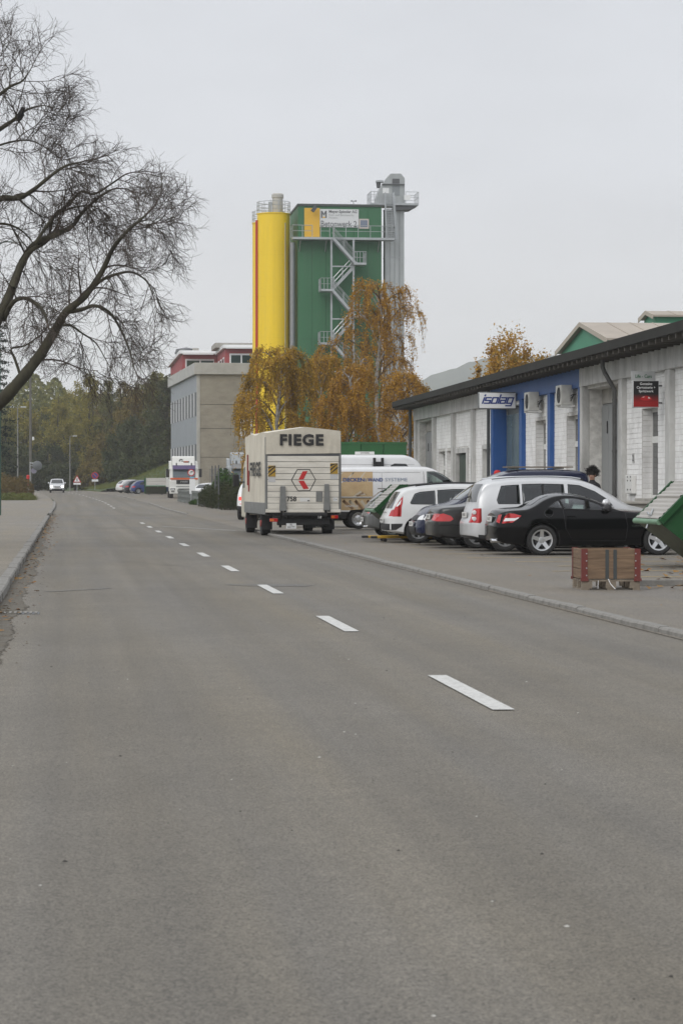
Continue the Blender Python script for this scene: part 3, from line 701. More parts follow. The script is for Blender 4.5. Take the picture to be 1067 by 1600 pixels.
def ptxt(s, px, py, size, mat, **k):
    x, z = pf(px, py); text(s, size, mat, sgn, T((x, PY - 0.096, z)), align='LEFT', **k)
ptxt('Betonwerk 2', 500.7, 350.6, 0.80, TXT, width=3.32, bold=0.006)
ptxt('Meyer-Spinnler AG', 513.6, 331.4, 0.36, TXT, bold=0.01, width=2.6)
ptxt('Kies- und Betonwerke', 513.6, 336.7, 0.28, TXTL, width=2.3)
ptxt('Muttenz', 513.6, 340.9, 0.25, TXTL)
lx, lz = pf(501.5, 341.3); q = T((lx, PY - 0.096, lz))
MB().prism([(q[0], q[2]), (q[0] + 0.13, q[2]), (q[0] + 0.13, q[2] + 0.42), (q[0] + 0.26, q[2] + 0.2), (q[0] + 0.39, q[2] + 0.42), (q[0] + 0.39, q[2]), (q[0] + 0.52, q[2]), (q[0] + 0.52, q[2] + 0.66), (q[0] + 0.40, q[2] + 0.66), (q[0] + 0.26, q[2] + 0.40), (q[0] + 0.12, q[2] + 0.66), (q[0], q[2] + 0.66)], q[1] - 0.006, q[1] + 0.01).build('emblem', TXT, sgn)
MB().prism([(q[0] + 0.135, q[2]), (q[0] + 0.385, q[2]), (q[0] + 0.32, q[2] + 0.14), (q[0] + 0.2, q[2] + 0.14)], q[1] - 0.004, q[1] + 0.008).build('emblem', YEL, sgn)
wa, wt = pf(560.6, 342.5); wb, wz = pf(576, 358)
wd = tb('window', M('pale_frame', (0.48, 0.43, 0.40), 0.5), wa, wb, PY - 0.07, PY - 0.003, wz, wt)
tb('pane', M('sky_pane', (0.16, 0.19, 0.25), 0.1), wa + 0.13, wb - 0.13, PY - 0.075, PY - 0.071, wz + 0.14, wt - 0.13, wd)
fx, fz = pf(489.5, 326)
MB().bar(T((fx + 0.2, PY - 0.5, fz + 0.1)), T((fx - 0.15, PY - 0.6, fz - 0.35)), 0.22, 0.3).bar(T((fx, PY, fz)), T((fx, PY - 0.5, fz - 0.1)), 0.05).build('floodlight', STEEL, tw)
# front platform with guard rail
pz0 = pf(500, 376.5)[1]; pz1 = pf(500, 373)[1]
pa = pf(455.5, 374)[0]; pb = pf(614, 374)[0]
tb('platform', GALV, pa, pb, PY - 1.25, PY - 0.02, pz0, pz1)
mb = MB(); y_ = PY - 1.2
rail(mb, T((pa, y_, pz1)), T((pf(486, 0)[0], y_, pz1)), 1.08, 0.9, 0.035)
rail(mb, T((pf(499, 0)[0], y_, pz1)), T((pf(513, 0)[0], y_, pz1)), 1.08, 0.8, 0.035)
rail(mb, T((pf(519, 0)[0], y_, pz1)), T((pb, y_, pz1)), 1.08, 1.1, 0.035)
rail(mb, T((pa, y_, pz1)), T((pa, PY, pz1)), 1.08, 1.2, 0.035); rail(mb, T((pb, y_, pz1)), T((pb, PY, pz1)), 1.08, 1.2, 0.035)
mb.build('guard_rail', GALV, tw)
for px in (468, 508, 540, 590): MB().bar(T((pf(px, 0)[0], PY, pz0 - 1.0)), T((pf(px, 0)[0], PY - 1.2, pz0)), 0.08).build('platform_bracket', GALV, tw)
# zigzag stairs: photo pixels of each flight's ends
def Pz(zx, zy): return pf(380 + zx / 3.556, 260 + zy / 3.556)
flights = [((485, 410), (610, 552)), ((600, 572), (490, 690)), ((485, 700), (605, 838)), ((600, 862), (490, 985)), ((485, 990), (608, 1130)), ((600, 1140), (490, 1270))]
def flight(a, b, y0, y1):
    (ax, az), (bx, bz) = Pz(*a), Pz(*b); mb = MB()
    for yy in (y0, y1): mb.bar(T((ax, yy, az)), T((bx, yy, bz)), 0.05, 0.26)
    n = 12
    for i in range(n):
        t = (i + 0.5) / n; x, z = ax + (bx - ax) * t, az + (bz - az) * t
        mb.box(x - 0.13 - tw_off.x, x + 0.13 - tw_off.x, y0 - PY, y1 - PY, z - 0.02 - ZB, z + 0.02 - ZB)
    mb.build('stair_flight', GALV, tw)
    mb = MB()
    for yy in (y0, y1):
        for h in (1.0, 0.55): mb.tube([T((ax, yy, az + h)), T((bx, yy, bz + h))], 0.03, 5)
        for t in (0.05, 0.5, 0.95): mb.tube([T((ax + (bx - ax) * t, yy, az + (bz - az) * t)), T((ax + (bx - ax) * t, yy, az + (bz - az) * t + 1.0))], 0.03, 5)
    mb.build('handrail', GALV, tw)
for i, (a, b) in enumerate(flights):
    flight(a, b, PY - (2.15 if i % 2 == 0 else 1.2), PY - (1.3 if i % 2 == 0 else 0.35))
def landing(x0z, x1z, yz, ry):
    xa, z = Pz(x0z, yz); xb, _ = Pz(x1z, yz); mb = MB()
    tb('landing', GALV, xa, xb, PY - 2.2, PY - 0.3, z - 0.1, z + 0.1)
    outer = xb if x1z > 620 else xa; mb = MB()
    rail(mb, T((xa, PY - 2.15, z)), T((xb, PY - 2.15, z)), 1.1, 0.3, 0.03); rail(mb, T((outer, PY - 2.15, z)), T((outer, PY - 0.3, z)), 1.1, 0.6, 0.03)
    mb.build('guard_rail', GALV, tw)
landing(600, 668, 553, 0); landing(418, 492, 698, 0); landing(600, 668, 842, 0); landing(415, 492, 992, 0); landing(600, 668, 1140, 0)
for zx in (482, 604):
    xx, _ = Pz(zx, 400); tb('stair_post', GALV, xx - 0.09, xx + 0.09, PY - 1.27, PY - 1.23, ZB, pz0)
for zy in (563, 853, 1143):
    xa, z = Pz(482, zy); xb, _ = Pz(604, zy); tb('stair_brace', GALV, xa, xb, PY - 1.29, PY - 1.2, z - 0.06, z + 0.06)
# rooftop antenna
ax_, az_ = pf(558, 321)
an = MB().tube([T((ax_, PY + 3, ztop)), T((ax_, PY + 3, ztop + 0.75))], 0.03, 5).bar(T((ax_ - 0.2, PY + 3, ztop + 0.7)), T((ax_ + 0.25, PY + 3, ztop + 0.72)), 0.05)
an.tube([T((ax_ - 0.18, PY + 3, ztop + 0.66)), T((ax_ - 0.18, PY + 3, ztop + 0.8))], 0.06, 6).tube([T((ax_ + 0.22, PY + 3, ztop + 0.66)), T((ax_ + 0.22, PY + 3, ztop + 0.8))], 0.06, 6).build('antenna', STEEL, tw)
# pipe column beside the tower
xx = pf(459, 0)[0]
MB().tube([T((xx - 0.02, PY + 1.0, ZB)), T((xx - 0.02, PY + 1.0, pz0 - 0.1))], 0.26, 12).build('down_chute', M('chute_grey', (0.26, 0.27, 0.28), 0.45, 0.3, var=0.1), tw, smooth=True)
# silos
def silo(px0, px1, pytop, Y, label, extras):
    a, b = onY(px0, 400, Y), onY(px1, 400, Y); r = (b.x - a.x) / 2 * 0.995; zt = onY((px0 + px1) / 2, pytop, Y).z - 0.02
    t = thing('silo', label, 'silo', ((a.x + b.x) / 2, Y + r * 0.2, ZB), 0, 'yellow cement silos'); h = zt - ZB
    zs = [3.2] + [3.2 + (h - 3.2) * k / 6 for k in range(1, 7)]
    for z0, z1 in zip(zs, zs[1:]): MB().lathe([(r, z0 + 0.012), (r, z1 - 0.012), (r - 0.012, z1), (r - 0.012, z1 + 0.012)], n=40).build('silo_ring', SILOY, t, smooth=True)
    MB().lathe([(0.3, 1.2), (r, 3.21)], n=32).build('hopper_cone', SILOY, t, smooth=True)
    MB().lathe([(0.0, h + 0.12), (r * 0.9, h + 0.05), (r + 0.05, h + 0.03), (r + 0.05, h - 0.06), (r + 0.001, h - 0.06)], n=40).build('silo_roof', SILOY, t, smooth=True)
    for k in range(4): MB().tube([(r * 0.85 * cos(k * pi / 2 + 0.8), r * 0.85 * sin(k * pi / 2 + 0.8), 0), (r * 0.85 * cos(k * pi / 2 + 0.8), r * 0.85 * sin(k * pi / 2 + 0.8), 3.3)], 0.12, 8).build('leg', SILOY, t)
    mb = MB(); N = 14
    for k in range(N):
        p = [(r * cos(2 * pi * (k + d) / N), r * sin(2 * pi * (k + d) / N), h) for d in (0, 1)]
        mb.tube([p[0], (p[0][0], p[0][1], h + 1.1)], 0.03, 5)
        for hh in (0.4, 0.75, 1.1): mb.tube([(p[0][0], p[0][1], h + hh), (p[1][0], p[1][1], h + hh)], 0.028, 5)
    mb.build('guard_rail', GALV, t)
    if extras:
        MB().lathe([(0.5, h), (0.5, h + 1.45), (0.56, h + 1.5), (0.56, h + 1.78), (0.45, h + 1.9), (0.0, h + 1.95)], (0.35, -0.3, 0), n=20).build('filter_unit', M('filter_grey', (0.42, 0.41, 0.38), 0.6, var=0.08), t, smooth=True)
        MB().bar((-0.35, -0.3, h), (-0.35, -0.3, h + 1.1), 0.3).bar((-0.35, -0.3, h + 0.9), (0.1, -0.3, h + 1.0), 0.2).build('vent_pipe', GALV, t)
        an_ = radians(-52); MB().tube([(r * 1.03 * cos(an_), r * 1.03 * sin(an_), 1), (r * 1.03 * cos(an_), r * 1.03 * sin(an_), h - 0.9)], 0.06, 6).build('fill_pipe', M('fill_pipe', (0.36, 0.33, 0.2), 0.5), t)
    return t, r, h
s1_, r1_, h1_ = silo(402.3, 454, 334.5, PY + 2.0, 'near yellow silo with grey filter unit on its roof', True)
s2_, r2_, h2_ = silo(395, 445, 349, PY + 8.5, 'rear yellow silo mostly hidden behind the near one', False)
MB().tube([(-r1_ * 1.03, -0.25, 1.0), (-r1_ * 1.03, -0.25, h1_ - 0.6)], 0.14, 8).build('filling_pipe', M('pipe_red', (0.42, 0.03, 0.02), 0.5), s1_, smooth=True)
# bucket elevator tower
CAS = M('elevator_casing', (0.40, 0.42, 0.42), 0.4, 0.6, var=0.18, vs=0.7, stretch=(1, 1, 0.35))
ea = onY(601, 400, PY + 1).x; eb = onY(631.5, 400, PY + 1).x; ez = onY(615, 328, PY + 1).z
el_ = thing('elevator_tower', 'slim galvanised elevator tower with platform rising beside the green tower', 'elevator tower', ((ea + eb) / 2, PY + 1.6, ZB))
hw = (eb - ea) / 2; Hh = ez - ZB
joints = [0, 3.2, 6.3, 9.4, 12.5, 15.6, 18.9, 22.4, Hh]
for z0, z1 in zip(joints, joints[1:]):
    for j in range(4):
        xa = -hw + 2 * hw * j / 4
        box('casing_panel', CAS, el_, xa + 0.02, xa + 2 * hw / 4 - 0.02, -0.6, 0.6, z0 + 0.02, z1 - 0.05)
    box('casing_flange', GALV, el_, -hw - 0.02, hw + 0.02, -0.63, 0.63, z1 - 0.049, z1 + 0.019)
box('casing_core', STEEL, el_, -hw + 0.015, hw - 0.015, -0.56, 0.56, 0, Hh)
def ez_(zx, zy): v = onY(575 + zx / 11.85, 265 + zy / 11.85, PY + 1); return (v.x - el_.location.x, v.z - ZB)
hp = [ez_(*p) for p in ((410, 85), (600, 85), (672, 170), (672, 680), (150, 680), (150, 530), (200, 380), (330, 170))]
hd = MB().prism(hp, -0.75, 0.75).build('elevator_head', CAS, el_, bevel=0.02)
for (xa, z1), (xb, z0) in (((ez_(440, 180)), (ez_(575, 270))),):
    box('head_hatch', STEEL, hd, xa, xb, -0.80, -0.751, z0, z1)
(xa, z1), (xb, z0) = ez_(440, 310), ez_(580, 490); box('head_panel', M('panel_grey', (0.25, 0.27, 0.28), 0.5, 0.4), hd, xa, xb, -0.80, -0.751, z0, z1)
(xa, z1), (xb, z0) = ez_(250, 278), ez_(665, 300); box('head_ledge', STEEL, hd, xa, xb, -1.0, -0.752, z0, z1)
(xa, z1), (xb, z0) = ez_(265, 350), ez_(380, 450); box('head_cover', WHITE, hd, xa, xb, -0.79, -0.752, z0, z1)
(xa, z1), (xb, z0) = ez_(160, 190), ez_(290, 235); mo = box('drive_motor', GALV, hd, xa, xb, -0.3, 0.3, z0, z1, 0.05)
(xa, z1), (xb, z0) = ez_(180, 236), ez_(230, 335); MB().lathe([(0.0, z0 - 0.02), (0.16, z0), (0.22, z1), (0.0, z1)], ((xa + xb) / 2, 0, 0)).build('motor_body', STEEL, mo, smooth=True)
(xa, z1), (xb, z0) = ez_(30, 640), ez_(905, 690)
pl = box('platform', GALV, el_, xa, xb, -1.5, 1.2, z0, z1)
MB().prism([(ez_(480, 692)), (ez_(890, 692)), (ez_(790, 752)), (ez_(480, 775))], -1.3, 1.0).build('platform_bracket', STEEL, el_)
mb = MB(); rail(mb, (ez_(672, 0)[0], -1.45, z1), (xb, -1.45, z1), 1.05, 0.8); rail(mb, (xb, -1.45, z1), (xb, 1.15, z1), 1.05, 0.6); rail(mb, (xa, -1.45, z1), (xa + 0.65, -1.45, z1), 1.05, 0.35); rail(mb, (xa, -1.45, z1), (xa, 1.15, z1), 1.05, 0.6); rail(mb, (xa, 1.15, z1), (xb, 1.15, z1), 1.05, 0.9)
mb.build('guard_rail', GALV, el_)
(xa, z1), (xb, z0) = ez_(640, 500), ez_(755, 590); box('rail_panel', WHITE, el_, xa, xb, -1.49, -1.46, z0, z1)
(lx0, lz1), (lx1, lz0) = ez_(285, 640), ez_(440, 1330)
mb = MB(); a0, b0 = (lx0, -1.4, lz1 + 0.9), (lx0 + 0.05, -2.0, lz0); a1, b1 = (lx0 + 0.72, -1.4, lz1 + 0.9), (lx1 + 0.15, -2.0, lz0)
mb.bar(a0, b0, 0.09, 0.16); mb.bar(a1, b1, 0.09, 0.16)
mb.build('stair_string', GALV, el_)
mb = MB()
for i in range(20):
    t = (i + 0.5) / 20; p, q2 = Vector(a0).lerp(Vector(b0), t), Vector(a1).lerp(Vector(b1), t); mb.bar(p, q2, 0.12, 0.06)
mb.build('stair_treads', GALV, el_)
mb = MB()
for d in (0.45, 0.9):
    mb.tube([(a0[0] - 0.05, a0[1] - d, a0[2]), (b0[0] - 0.05, b0[1] - d, b0[2])], 0.03, 5); mb.tube([(a1[0] + 0.05, a1[1] - d, a1[2]), (b1[0] + 0.05, b1[1] - d, b1[2])], 0.03, 5)
mb.build('handrail', GALV, el_)

# ------------------------------------------------------------------ grey concrete office block, red building behind it, green sheds
GY, GX = 240.0, 12.62
gb = thing('grey_concrete_building', 'grey concrete office block with blank end wall behind the white lorry', 'building', (GX, GY, gz(GY)), radians(2.1))
g0 = gz(GY)
def zG(py): return onY(310, py, GY).z - g0
zj = [0, zG(714.4), zG(669.4), zG(632), zG(584.7)]
LEN, WID = 33.5, 16.0
box('wall_core', STEEL, gb, 0.12, WID - 0.1, 0.15, LEN - 0.1, 0, zG(584.7))
for a, b in zip(zj, zj[1:]):
    for j in range(2): box('concrete_panel', CONCP, gb, 0.25 + j * 7.9, 0.25 + j * 7.9 + 7.87, 0.0, 0.14, a + 0.02, b - 0.02)
box('corner_pier', CONCL, gb, -0.06, 0.235, -0.04, 0.5, 0, zG(584.7))
rfz = zG(567)
par_ = MB().prism([(-0.35, zG(585)), (WID, zG(585)), (WID, rfz), (-0.35, rfz)], -0.3, LEN).build('parapet', CONCL, gb, bevel=0.03)
SPAN = M('facade_blue_grey', (0.25, 0.275, 0.30), 0.45, var=0.06, vs=0.4); FIN = M('facade_fin', (0.52, 0.53, 0.54), 0.5)
wz = [(zG(649.5), zG(612)), (zG(729), zG(694))]
bands = [(0, wz[1][0]), (wz[1][1], wz[0][0]), (wz[0][1], zG(585))]
for a, b in bands:
    nb = 8
    for j in range(nb): box('spandrel_panel', SPAN, gb, 0.0, 0.13, 0.52 + j * (LEN - 0.6) / nb, 0.52 + (j + 1) * (LEN - 0.6) / nb - 0.04, a + 0.01, b - 0.01)
for (a, b) in wz:
    nb = 9
    for j in range(nb):
        y0 = 0.6 + j * (LEN - 1) / nb; y1 = y0 + (LEN - 1) / nb
        w_ = box('window', M('facade_glass', (0.07, 0.08, 0.085), 0.45, spec=0.3), gb, 0.03, 0.119, y0, y1, a, b)
        box('window_fin', FIN, w_, -0.06, 0.029, y1 - 0.75, y1 - 0.05, a, b); box('window_frame', FIN, w_, 0.0, 0.029, y0, y0 + 0.3, a, b)
rv_ = thing('red_building', 'red rendered building with white roof edges rising behind the grey block', 'building', (GX, 308, gz(308)))
REDW = M('red_render', (0.33, 0.065, 0.068), 0.8, var=0.1, vs=0.4, dirt=0.15, ds=0.6, dcol=(0.2, 0.05, 0.05))
RY = 308.0; r0 = gz(RY)
def R(px, py, Y=RY): v = onY(px, py, Y); return v.x - GX, v.z - r0
xa, za = R(285.5, 549); xb, _ = R(337, 549)
box('wall', REDW, rv_, xa, xb + 1, 0, 36, 0, za - 0.3)
xc0, zc = R(352.5, 541, RY - 16); xc1, _ = R(404, 541, RY - 16)
t2 = box('wall', REDW, rv_, xc0, xc1 + 6, -16, 12, 0, zc - 0.25)
box('roof_edge', WHITE, rv_, xa - 0.4, xb + 0.8, -0.35, 36.3, za - 0.298, za + 0.1); box('roof_edge', WHITE, rv_, xc0 - 0.3, xc1 + 6.3, -16.35, 12.3, zc - 0.248, zc + 0.15)
xs0, zs1 = R(286, 551.5); xs1, zs0 = R(333.5, 555); box('sun_shade', WHITE, rv_, xs0, xs1, -1.2, -0.002, zs0, zs1)
xs0, zs1 = R(353, 542.6, RY - 16); xs1, zs0 = R(396, 545.5, RY - 16); box('sun_shade', WHITE, rv_, xs0, xs1 + 4, -17.0, -16.002, zs0, zs1)
def rwin(px0, px1, py0, py1, Y, yy, nsplit):
    a, zt = R(px0, py0, Y); b, zb = R(px1, py1, Y); w_ = box('window', WHITE, rv_, a, b, yy - 0.06, yy - 0.002, zb, zt)
    for i in range(nsplit): box('pane', GREENGL, w_, a + 0.18 + (b - a - 0.1) * i / nsplit, a + (b - a - 0.1) * (i + 1) / nsplit, yy - 0.075, yy - 0.061, zb + 0.2, zt - 0.2)
rwin(290, 335, 561, 578, RY, 0, 2); rwin(359, 412, 552.5, 571, RY - 16, -16, 3)
for k in range(3):
    a, zt = R(353, 556 + k * 0, RY - 16); w_ = box('window', WHITE, rv_, xc0 - 0.06, xc0 - 0.002, -14 + k * 4.6, -11.5 + k * 4.6, zc - 3.4, zc - 1.2); box('pane', GREENGL, w_, xc0 - 0.075, xc0 - 0.061, -13.8 + k * 4.6, -11.7 + k * 4.6, zc - 3.2, zc - 1.4)
for k in range(3): w_ = box('window', WHITE, rv_, xa - 0.06, xa - 0.002, 4 + k * 11, 9 + k * 11, za - 6.5, za - 2.2); box('pane', GREENGL, w_, xa - 0.075, xa - 0.061, 4.3 + k * 11, 8.7 + k * 11, za - 6.3, za - 2.4)
xx, zz = R(296, 545); MB().lathe([(1.5, za + 0.1), (1.3, za + 0.7), (0.0, za + 0.95)], (xx, 8, 0), n=16).build('roof_dome', STEEL, rv_, smooth=True)
xx, zz = R(309, 545); box('chimney', CONC, rv_, xx - 0.3, xx + 0.5, 6, 7, za + 0.1, za + 0.75)
xx, zz = R(362, 536, RY - 16); box('roof_parapet', CONC, rv_, xx - 1.6, xx + 9, -10, -2, zc + 0.15, zc + 0.75)
# teal-green gabled sheds behind the workshop
TEAL = M('teal_cladding', (0.055, 0.26, 0.155), 0.6, var=0.08, vs=0.5); TAN = M('shed_roof', (0.36, 0.315, 0.265), 0.7, var=0.1, vs=0.6); TANT = M('shed_trim', (0.40, 0.36, 0.30), 0.6)
def shed(label, X, pe, pr, LX):
    e, r = onX(*pe, X), onX(*pr, X); d = r.y - e.y
    t = thing('gabled_shed', label, 'shed', (X, e.y, 0), 0, 'teal green gabled sheds'); ze, zr = e.z, r.z
    nP = 8
    MB().prism([(0, 0), (2 * d, 0), (2 * d, ze - 0.05), (d, zr - 0.05), (0, ze - 0.05)], 0.01, 0.2, 'x').build('gable_wall', TEAL, t)
    box('front_wall', TEAL, t, 0.2, LX, 0.0, 0.2, 0, ze - 0.06); box('rear_wall', TEAL, t, 0.2, LX, 2 * d - 0.2, 2 * d, 0, ze - 0.06)
    mb = MB().prism([(-0.4, ze - 0.06), (d, zr), (2 * d + 0.4, ze - 0.06), (2 * d + 0.4, ze + 0.06), (d, zr + 0.14), (-0.4, ze + 0.06)], -0.25, LX + 0.2, 'x'); rf = mb.build('roof', TAN, t)
    mb = MB().prism([(-0.42, ze - 0.2), (d, zr - 0.1), (2 * d + 0.42, ze - 0.2), (2 * d + 0.42, ze + 0.08), (d, zr + 0.16), (-0.42, ze + 0.08)], -0.3, -0.252, 'x').build('barge_board', TANT, rf)
    for k in range(1, 26): 
        xx = k * LX / 26; mb = MB(); mb.bar((xx, -0.4, ze + 0.075), (xx, d, zr + 0.155), 0.05, 0.04).build('roof_seam', TAN, rf, fix=False)
    return t
t1_ = shed('teal green gabled shed with pale roof showing over the dark eaves', 29.0, (952, 530.7), (912, 507.8), 34)
t2_ = shed('smaller higher teal gable with tan corner strip, above the right roof end', 36.0, (1023, 494), (1014, 489.5), 30)
box('corner_trim', TANT, t2_, -0.05, 0.5, -0.06, -0.003, 0, 11.5)
# ------------------------------------------------------------------ green container, logo board, fences
CGR = M('container_green', (0.022, 0.115, 0.035), 0.5, var=0.1, vs=1, dirt=0.2, ds=1.5, dcol=(0.03, 0.07, 0.03))
cY = 101.0; a, b = onY(505, 700, cY), onY(635, 692, cY)
ct = thing('steel_container', 'tall plain green steel container behind the white vans', 'container', (a.x, cY, 0.03))
xs = [0, onY(564, 700, cY).x - a.x, onY(599, 700, cY).x - a.x, b.x - a.x]
for p, q in zip(xs, xs[1:]): box('side_panel', CGR, ct, p + 0.02, q - 0.02, 0, 0.05, 0.25, b.z - 0.06)
box('container_body', CGR, ct, 0.0, xs[-1], 0.055, 5.8, 0.2, b.z - 0.1); box('top_rail', CGR, ct, -0.02, xs[-1] + 0.02, -0.02, 5.82, b.z - 0.098, b.z)
box('skid', STEEL, ct, 0.2, 0.4, 0.1, 5.7, 0, 0.2); box('skid', STEEL, ct, xs[-1] - 0.4, xs[-1] - 0.2, 0.1, 5.7, 0, 0.2)
p = at(385, 668, 158)
lb = thing('logo_board', 'white board with yellow emblem glimpsed through the left birch', 'sign', (p.x, p.y, gz(p.y)))
box('post', GALV, lb, -0.05, 0.05, 0.02, 0.1, 0, p.z + 0.2); box('board', WHITE, lb, -0.45, 0.45, -0.04, 0.018, p.z - 0.6, p.z + 0.55)
MB().prism([(-0.3, p.z - 0.1), (0.0, p.z - 0.3), (0.32, p.z), (0.1, p.z + 0.32), (-0.15, p.z + 0.25)], -0.055, -0.041).build('emblem', M('emblem_yellow', (0.6, 0.42, 0.05), 0.5), lb)
# low railing by the pavement
A, B_ = gnd(322, 792.5), gnd(278, 784.5); A = at(322, 792, 160); B_ = at(278, 784, 186)
A.z = gz(A.y) + 0.05; B_.z = gz(B_.y) + 0.05
RAILM = M('railing_grey', (0.16, 0.175, 0.165), 0.6, 0.3, var=0.1)
lr = thing('low_railing', 'low grey perforated railing at the edge of the pavement before the lorry', 'railing', A, 0)
mb_n = 7
for i in range(mb_n):
    p, q = (B_ - A) * (i / mb_n), (B_ - A) * ((i + 1) / mb_n); box('post', RAILM, lr, p.x - 0.05, p.x + 0.05, p.y - 0.05, p.y + 0.05, p.z, p.z + 0.95)
    mb = MB()
    for h in (0.12, 0.5, 0.88): mb.bar(p + Vector((0, 0, h)), q + Vector((0, 0, h)), 0.05, 0.16)
    for j in range(1, 7): m_ = p.lerp(q, j / 7); mb.bar(m_ + Vector((0, 0, 0.1)), m_ + Vector((0, 0, 0.9)), 0.06, 0.03)
    mb.build('rail_panel', RAILM, lr)
fA, fB = at(342, 772, 146), at(327, 772, 158); fA.z = gz(146) ; fB.z = gz(158)
mf = thing('mesh_fence', 'dark wire mesh fence panel standing over the hedge', 'fence', fA)
for i in range(3):
    p, q = (fB - fA) * (i / 3), (fB - fA) * ((i + 1) / 3)
    MB().tube([p, p + Vector((0, 0, 2.7))], 0.045, 6).build('post', STEEL, mf)
    mb = MB()
    for j in range(1, 5): m_ = p.lerp(q, j / 5); mb.tube([m_ + Vector((0, 0, 0.2)), m_ + Vector((0, 0, 2.5))], 0.006, 4)
    for h in (0.3, 0.9, 1.5, 2.1, 2.5): mb.tube([p + Vector((0, 0, h)), q + Vector((0, 0, h))], 0.012, 4)
    mb.build('wire_panel', STEEL, mf)
# ------------------------------------------------------------------ posts, lamps, road signs
def lamp(px, pytop, pybase_Z, label, arm, col, name='street_lamp', r=0.07, double=False, light=True):
    Z = pybase_Z; p = at(px, HY, Z); z0 = gz(p.y); h = at(px, pytop, Z).z - z0
    t = thing(name, label, 'lamp post', (p.x, p.y, z0))
    MB().tube([(0, 0, 0), (0, 0, h * 0.5), (0, 0, h)], [r * 1.25, r, r * 0.7], 8).build('post', col, t, smooth=True)
    if light:
        for s in ((1, -1) if double else (1,)):
            MB().tube([(0, 0, h - 0.05), (arm * s * 0.5, 0, h + 0.06), (arm * s, 0, h + 0.05)], 0.03, 6).build('arm', col, t)
            MB().box(min(arm * s, arm * s + 0.6 * s), max(arm * s, arm * s + 0.6 * s), -0.13, 0.13, h, h + 0.12).build('lamp_head', M('lamp_head', (0.5, 0.52, 0.53), 0.4), t, bevel=0.04)
    return t, h
POLEG = M('pole_grey', (0.22, 0.22, 0.21), 0.7, var=0.1); POLEW = M('pole_weathered', (0.12, 0.115, 0.10), 0.85, var=0.2)
lamp(110, 682, 322, 'slim grey street lamp right of the oncoming silver car', 0.35, POLEG)
lamp(28.5, 637, 255, 'grey street lamp with two arms behind the left shrubs', 0.3, POLEG, double=True)
tp_, h_ = lamp(48.3, 560, 214, 'brown weathered utility pole beside the left shrubs', 0, POLEW, 'utility_pole', 0.13, light=False)
MB().bar((0.15, 0, h_ - 7.05), (0.33, 0, h_ - 7.05), 0.2, 0.3).build('pole_box', OFFW, tp_)
MB().bar((-0.4, 0, h_ - 0.5), (0.4, 0, h_ - 0.5), 0.08).build('cross_arm', POLEW, tp_)
lamp(-0.5, 380, 114, 'green painted post cut by the left picture edge', 0.6, M('post_green', (0.03, 0.085, 0.06), 0.5), 'street_lamp', 0.075)
p = at(59, 727.5, 213); tm = thing('traffic_mirror', 'round grey traffic mirror held out from the utility pole', 'mirror', (p.x, p.y - 0.3, gz(p.y)))
zz = p.z - gz(p.y)
MB().lathe([(0.0, -0.06), (0.36, -0.03), (0.42, 0.0), (0.42, 0.04), (0.0, 0.05)], (0, 0, zz), 'y', 20).build('mirror_back', M('mirror_grey', (0.12, 0.13, 0.135), 0.4), tm, smooth=True)
MB().lathe([(0.0, 0.0), (0.25, 0.0), (0.25, 0.04), (0.0, 0.04)], (-0.3, 0.05, zz - 0.45), 'y', 16).build('small_mirror', M('mirror_violet', (0.2, 0.19, 0.24), 0.4), tm)
MB().bar((-0.62, 0.08, zz), (0.0, 0.08, zz), 0.05).bar((-0.62, 0.08, zz + 0.25), (-0.3, 0.08, zz + 0.2), 0.12).tube([(-0.62, 0.08, 0), (-0.62, 0.08, zz + 0.3)], 0.035, 6).build('bracket', GALV, tm)
p = at(44.5, 772, 205); mk = thing('marker_post', 'short pale concrete marker post with red cap at the shrubs', 'post', (p.x, p.y, gz(p.y)))
MB().lathe([(0.12, 0), (0.12, 0.95), (0.09, 1.05), (0, 1.08)], n=12).build('post', CONC, mk, smooth=True)
MB().lathe([(0.02, 1.0), (0.02, 1.75), (0.14, 1.75), (0.14, 2.05), (0, 2.1)], n=12).build('red_cap', M('red_cap', (0.5, 0.02, 0.015), 0.4), mk)
SRED = M('sign_red', (0.45, 0.02, 0.02), 0.4); SBL = M('sign_dark_blue', (0.03, 0.04, 0.18), 0.4)
p = at(121, 749, 285); ts = thing('warning_sign', 'white triangular warning sign with red border beside the far lamp', 'road sign', (p.x, p.y, gz(p.y)))
zz = p.z - gz(p.y); MB().tube([(0, 0.03, 0), (0, 0.03, zz + 0.3)], 0.035, 6).build('post', GALV, ts)
MB().prism([(-0.48, zz - 0.35), (0.48, zz - 0.35), (0, zz + 0.5)], -0.02, 0.0).build('border', SRED, ts); MB().prism([(-0.34, zz - 0.27), (0.34, zz - 0.27), (0, zz + 0.33)], -0.03, -0.021).build('face', WHITE, ts)
box('pictogram', BLACK, ts, -0.05, 0.05, -0.036, -0.031, zz - 0.2, zz + 0.12); box('sub_plate', WHITE, ts, -0.42, 0.42, -0.02, 0.0, zz - 0.62, zz - 0.4)
p = at(149, 743, 290); ns = thing('no_stopping_sign', 'round blue sign with red ring on the grass bank', 'road sign', (p.x, p.y, bankz(max(0, min(1, (p.x - 4.9 - bend(p.y) * 0.55) / 12)), p.y) - 0.1))
zz = p.z - ns.location.z; MB().tube([(0, 0.03, 0), (0, 0.03, zz + 0.2)], 0.035, 6).build('post', GALV, ns)
MB().lathe([(0.0, 0), (0.42, 0), (0.42, 0.02), (0, 0.02)], (0, 0, zz), 'y', 24).build('ring', SRED, ns); MB().lathe([(0.0, -0.012), (0.32, -0.012), (0.32, -0.002)], (0, 0, zz), 'y', 24).build('face', SBL, ns)
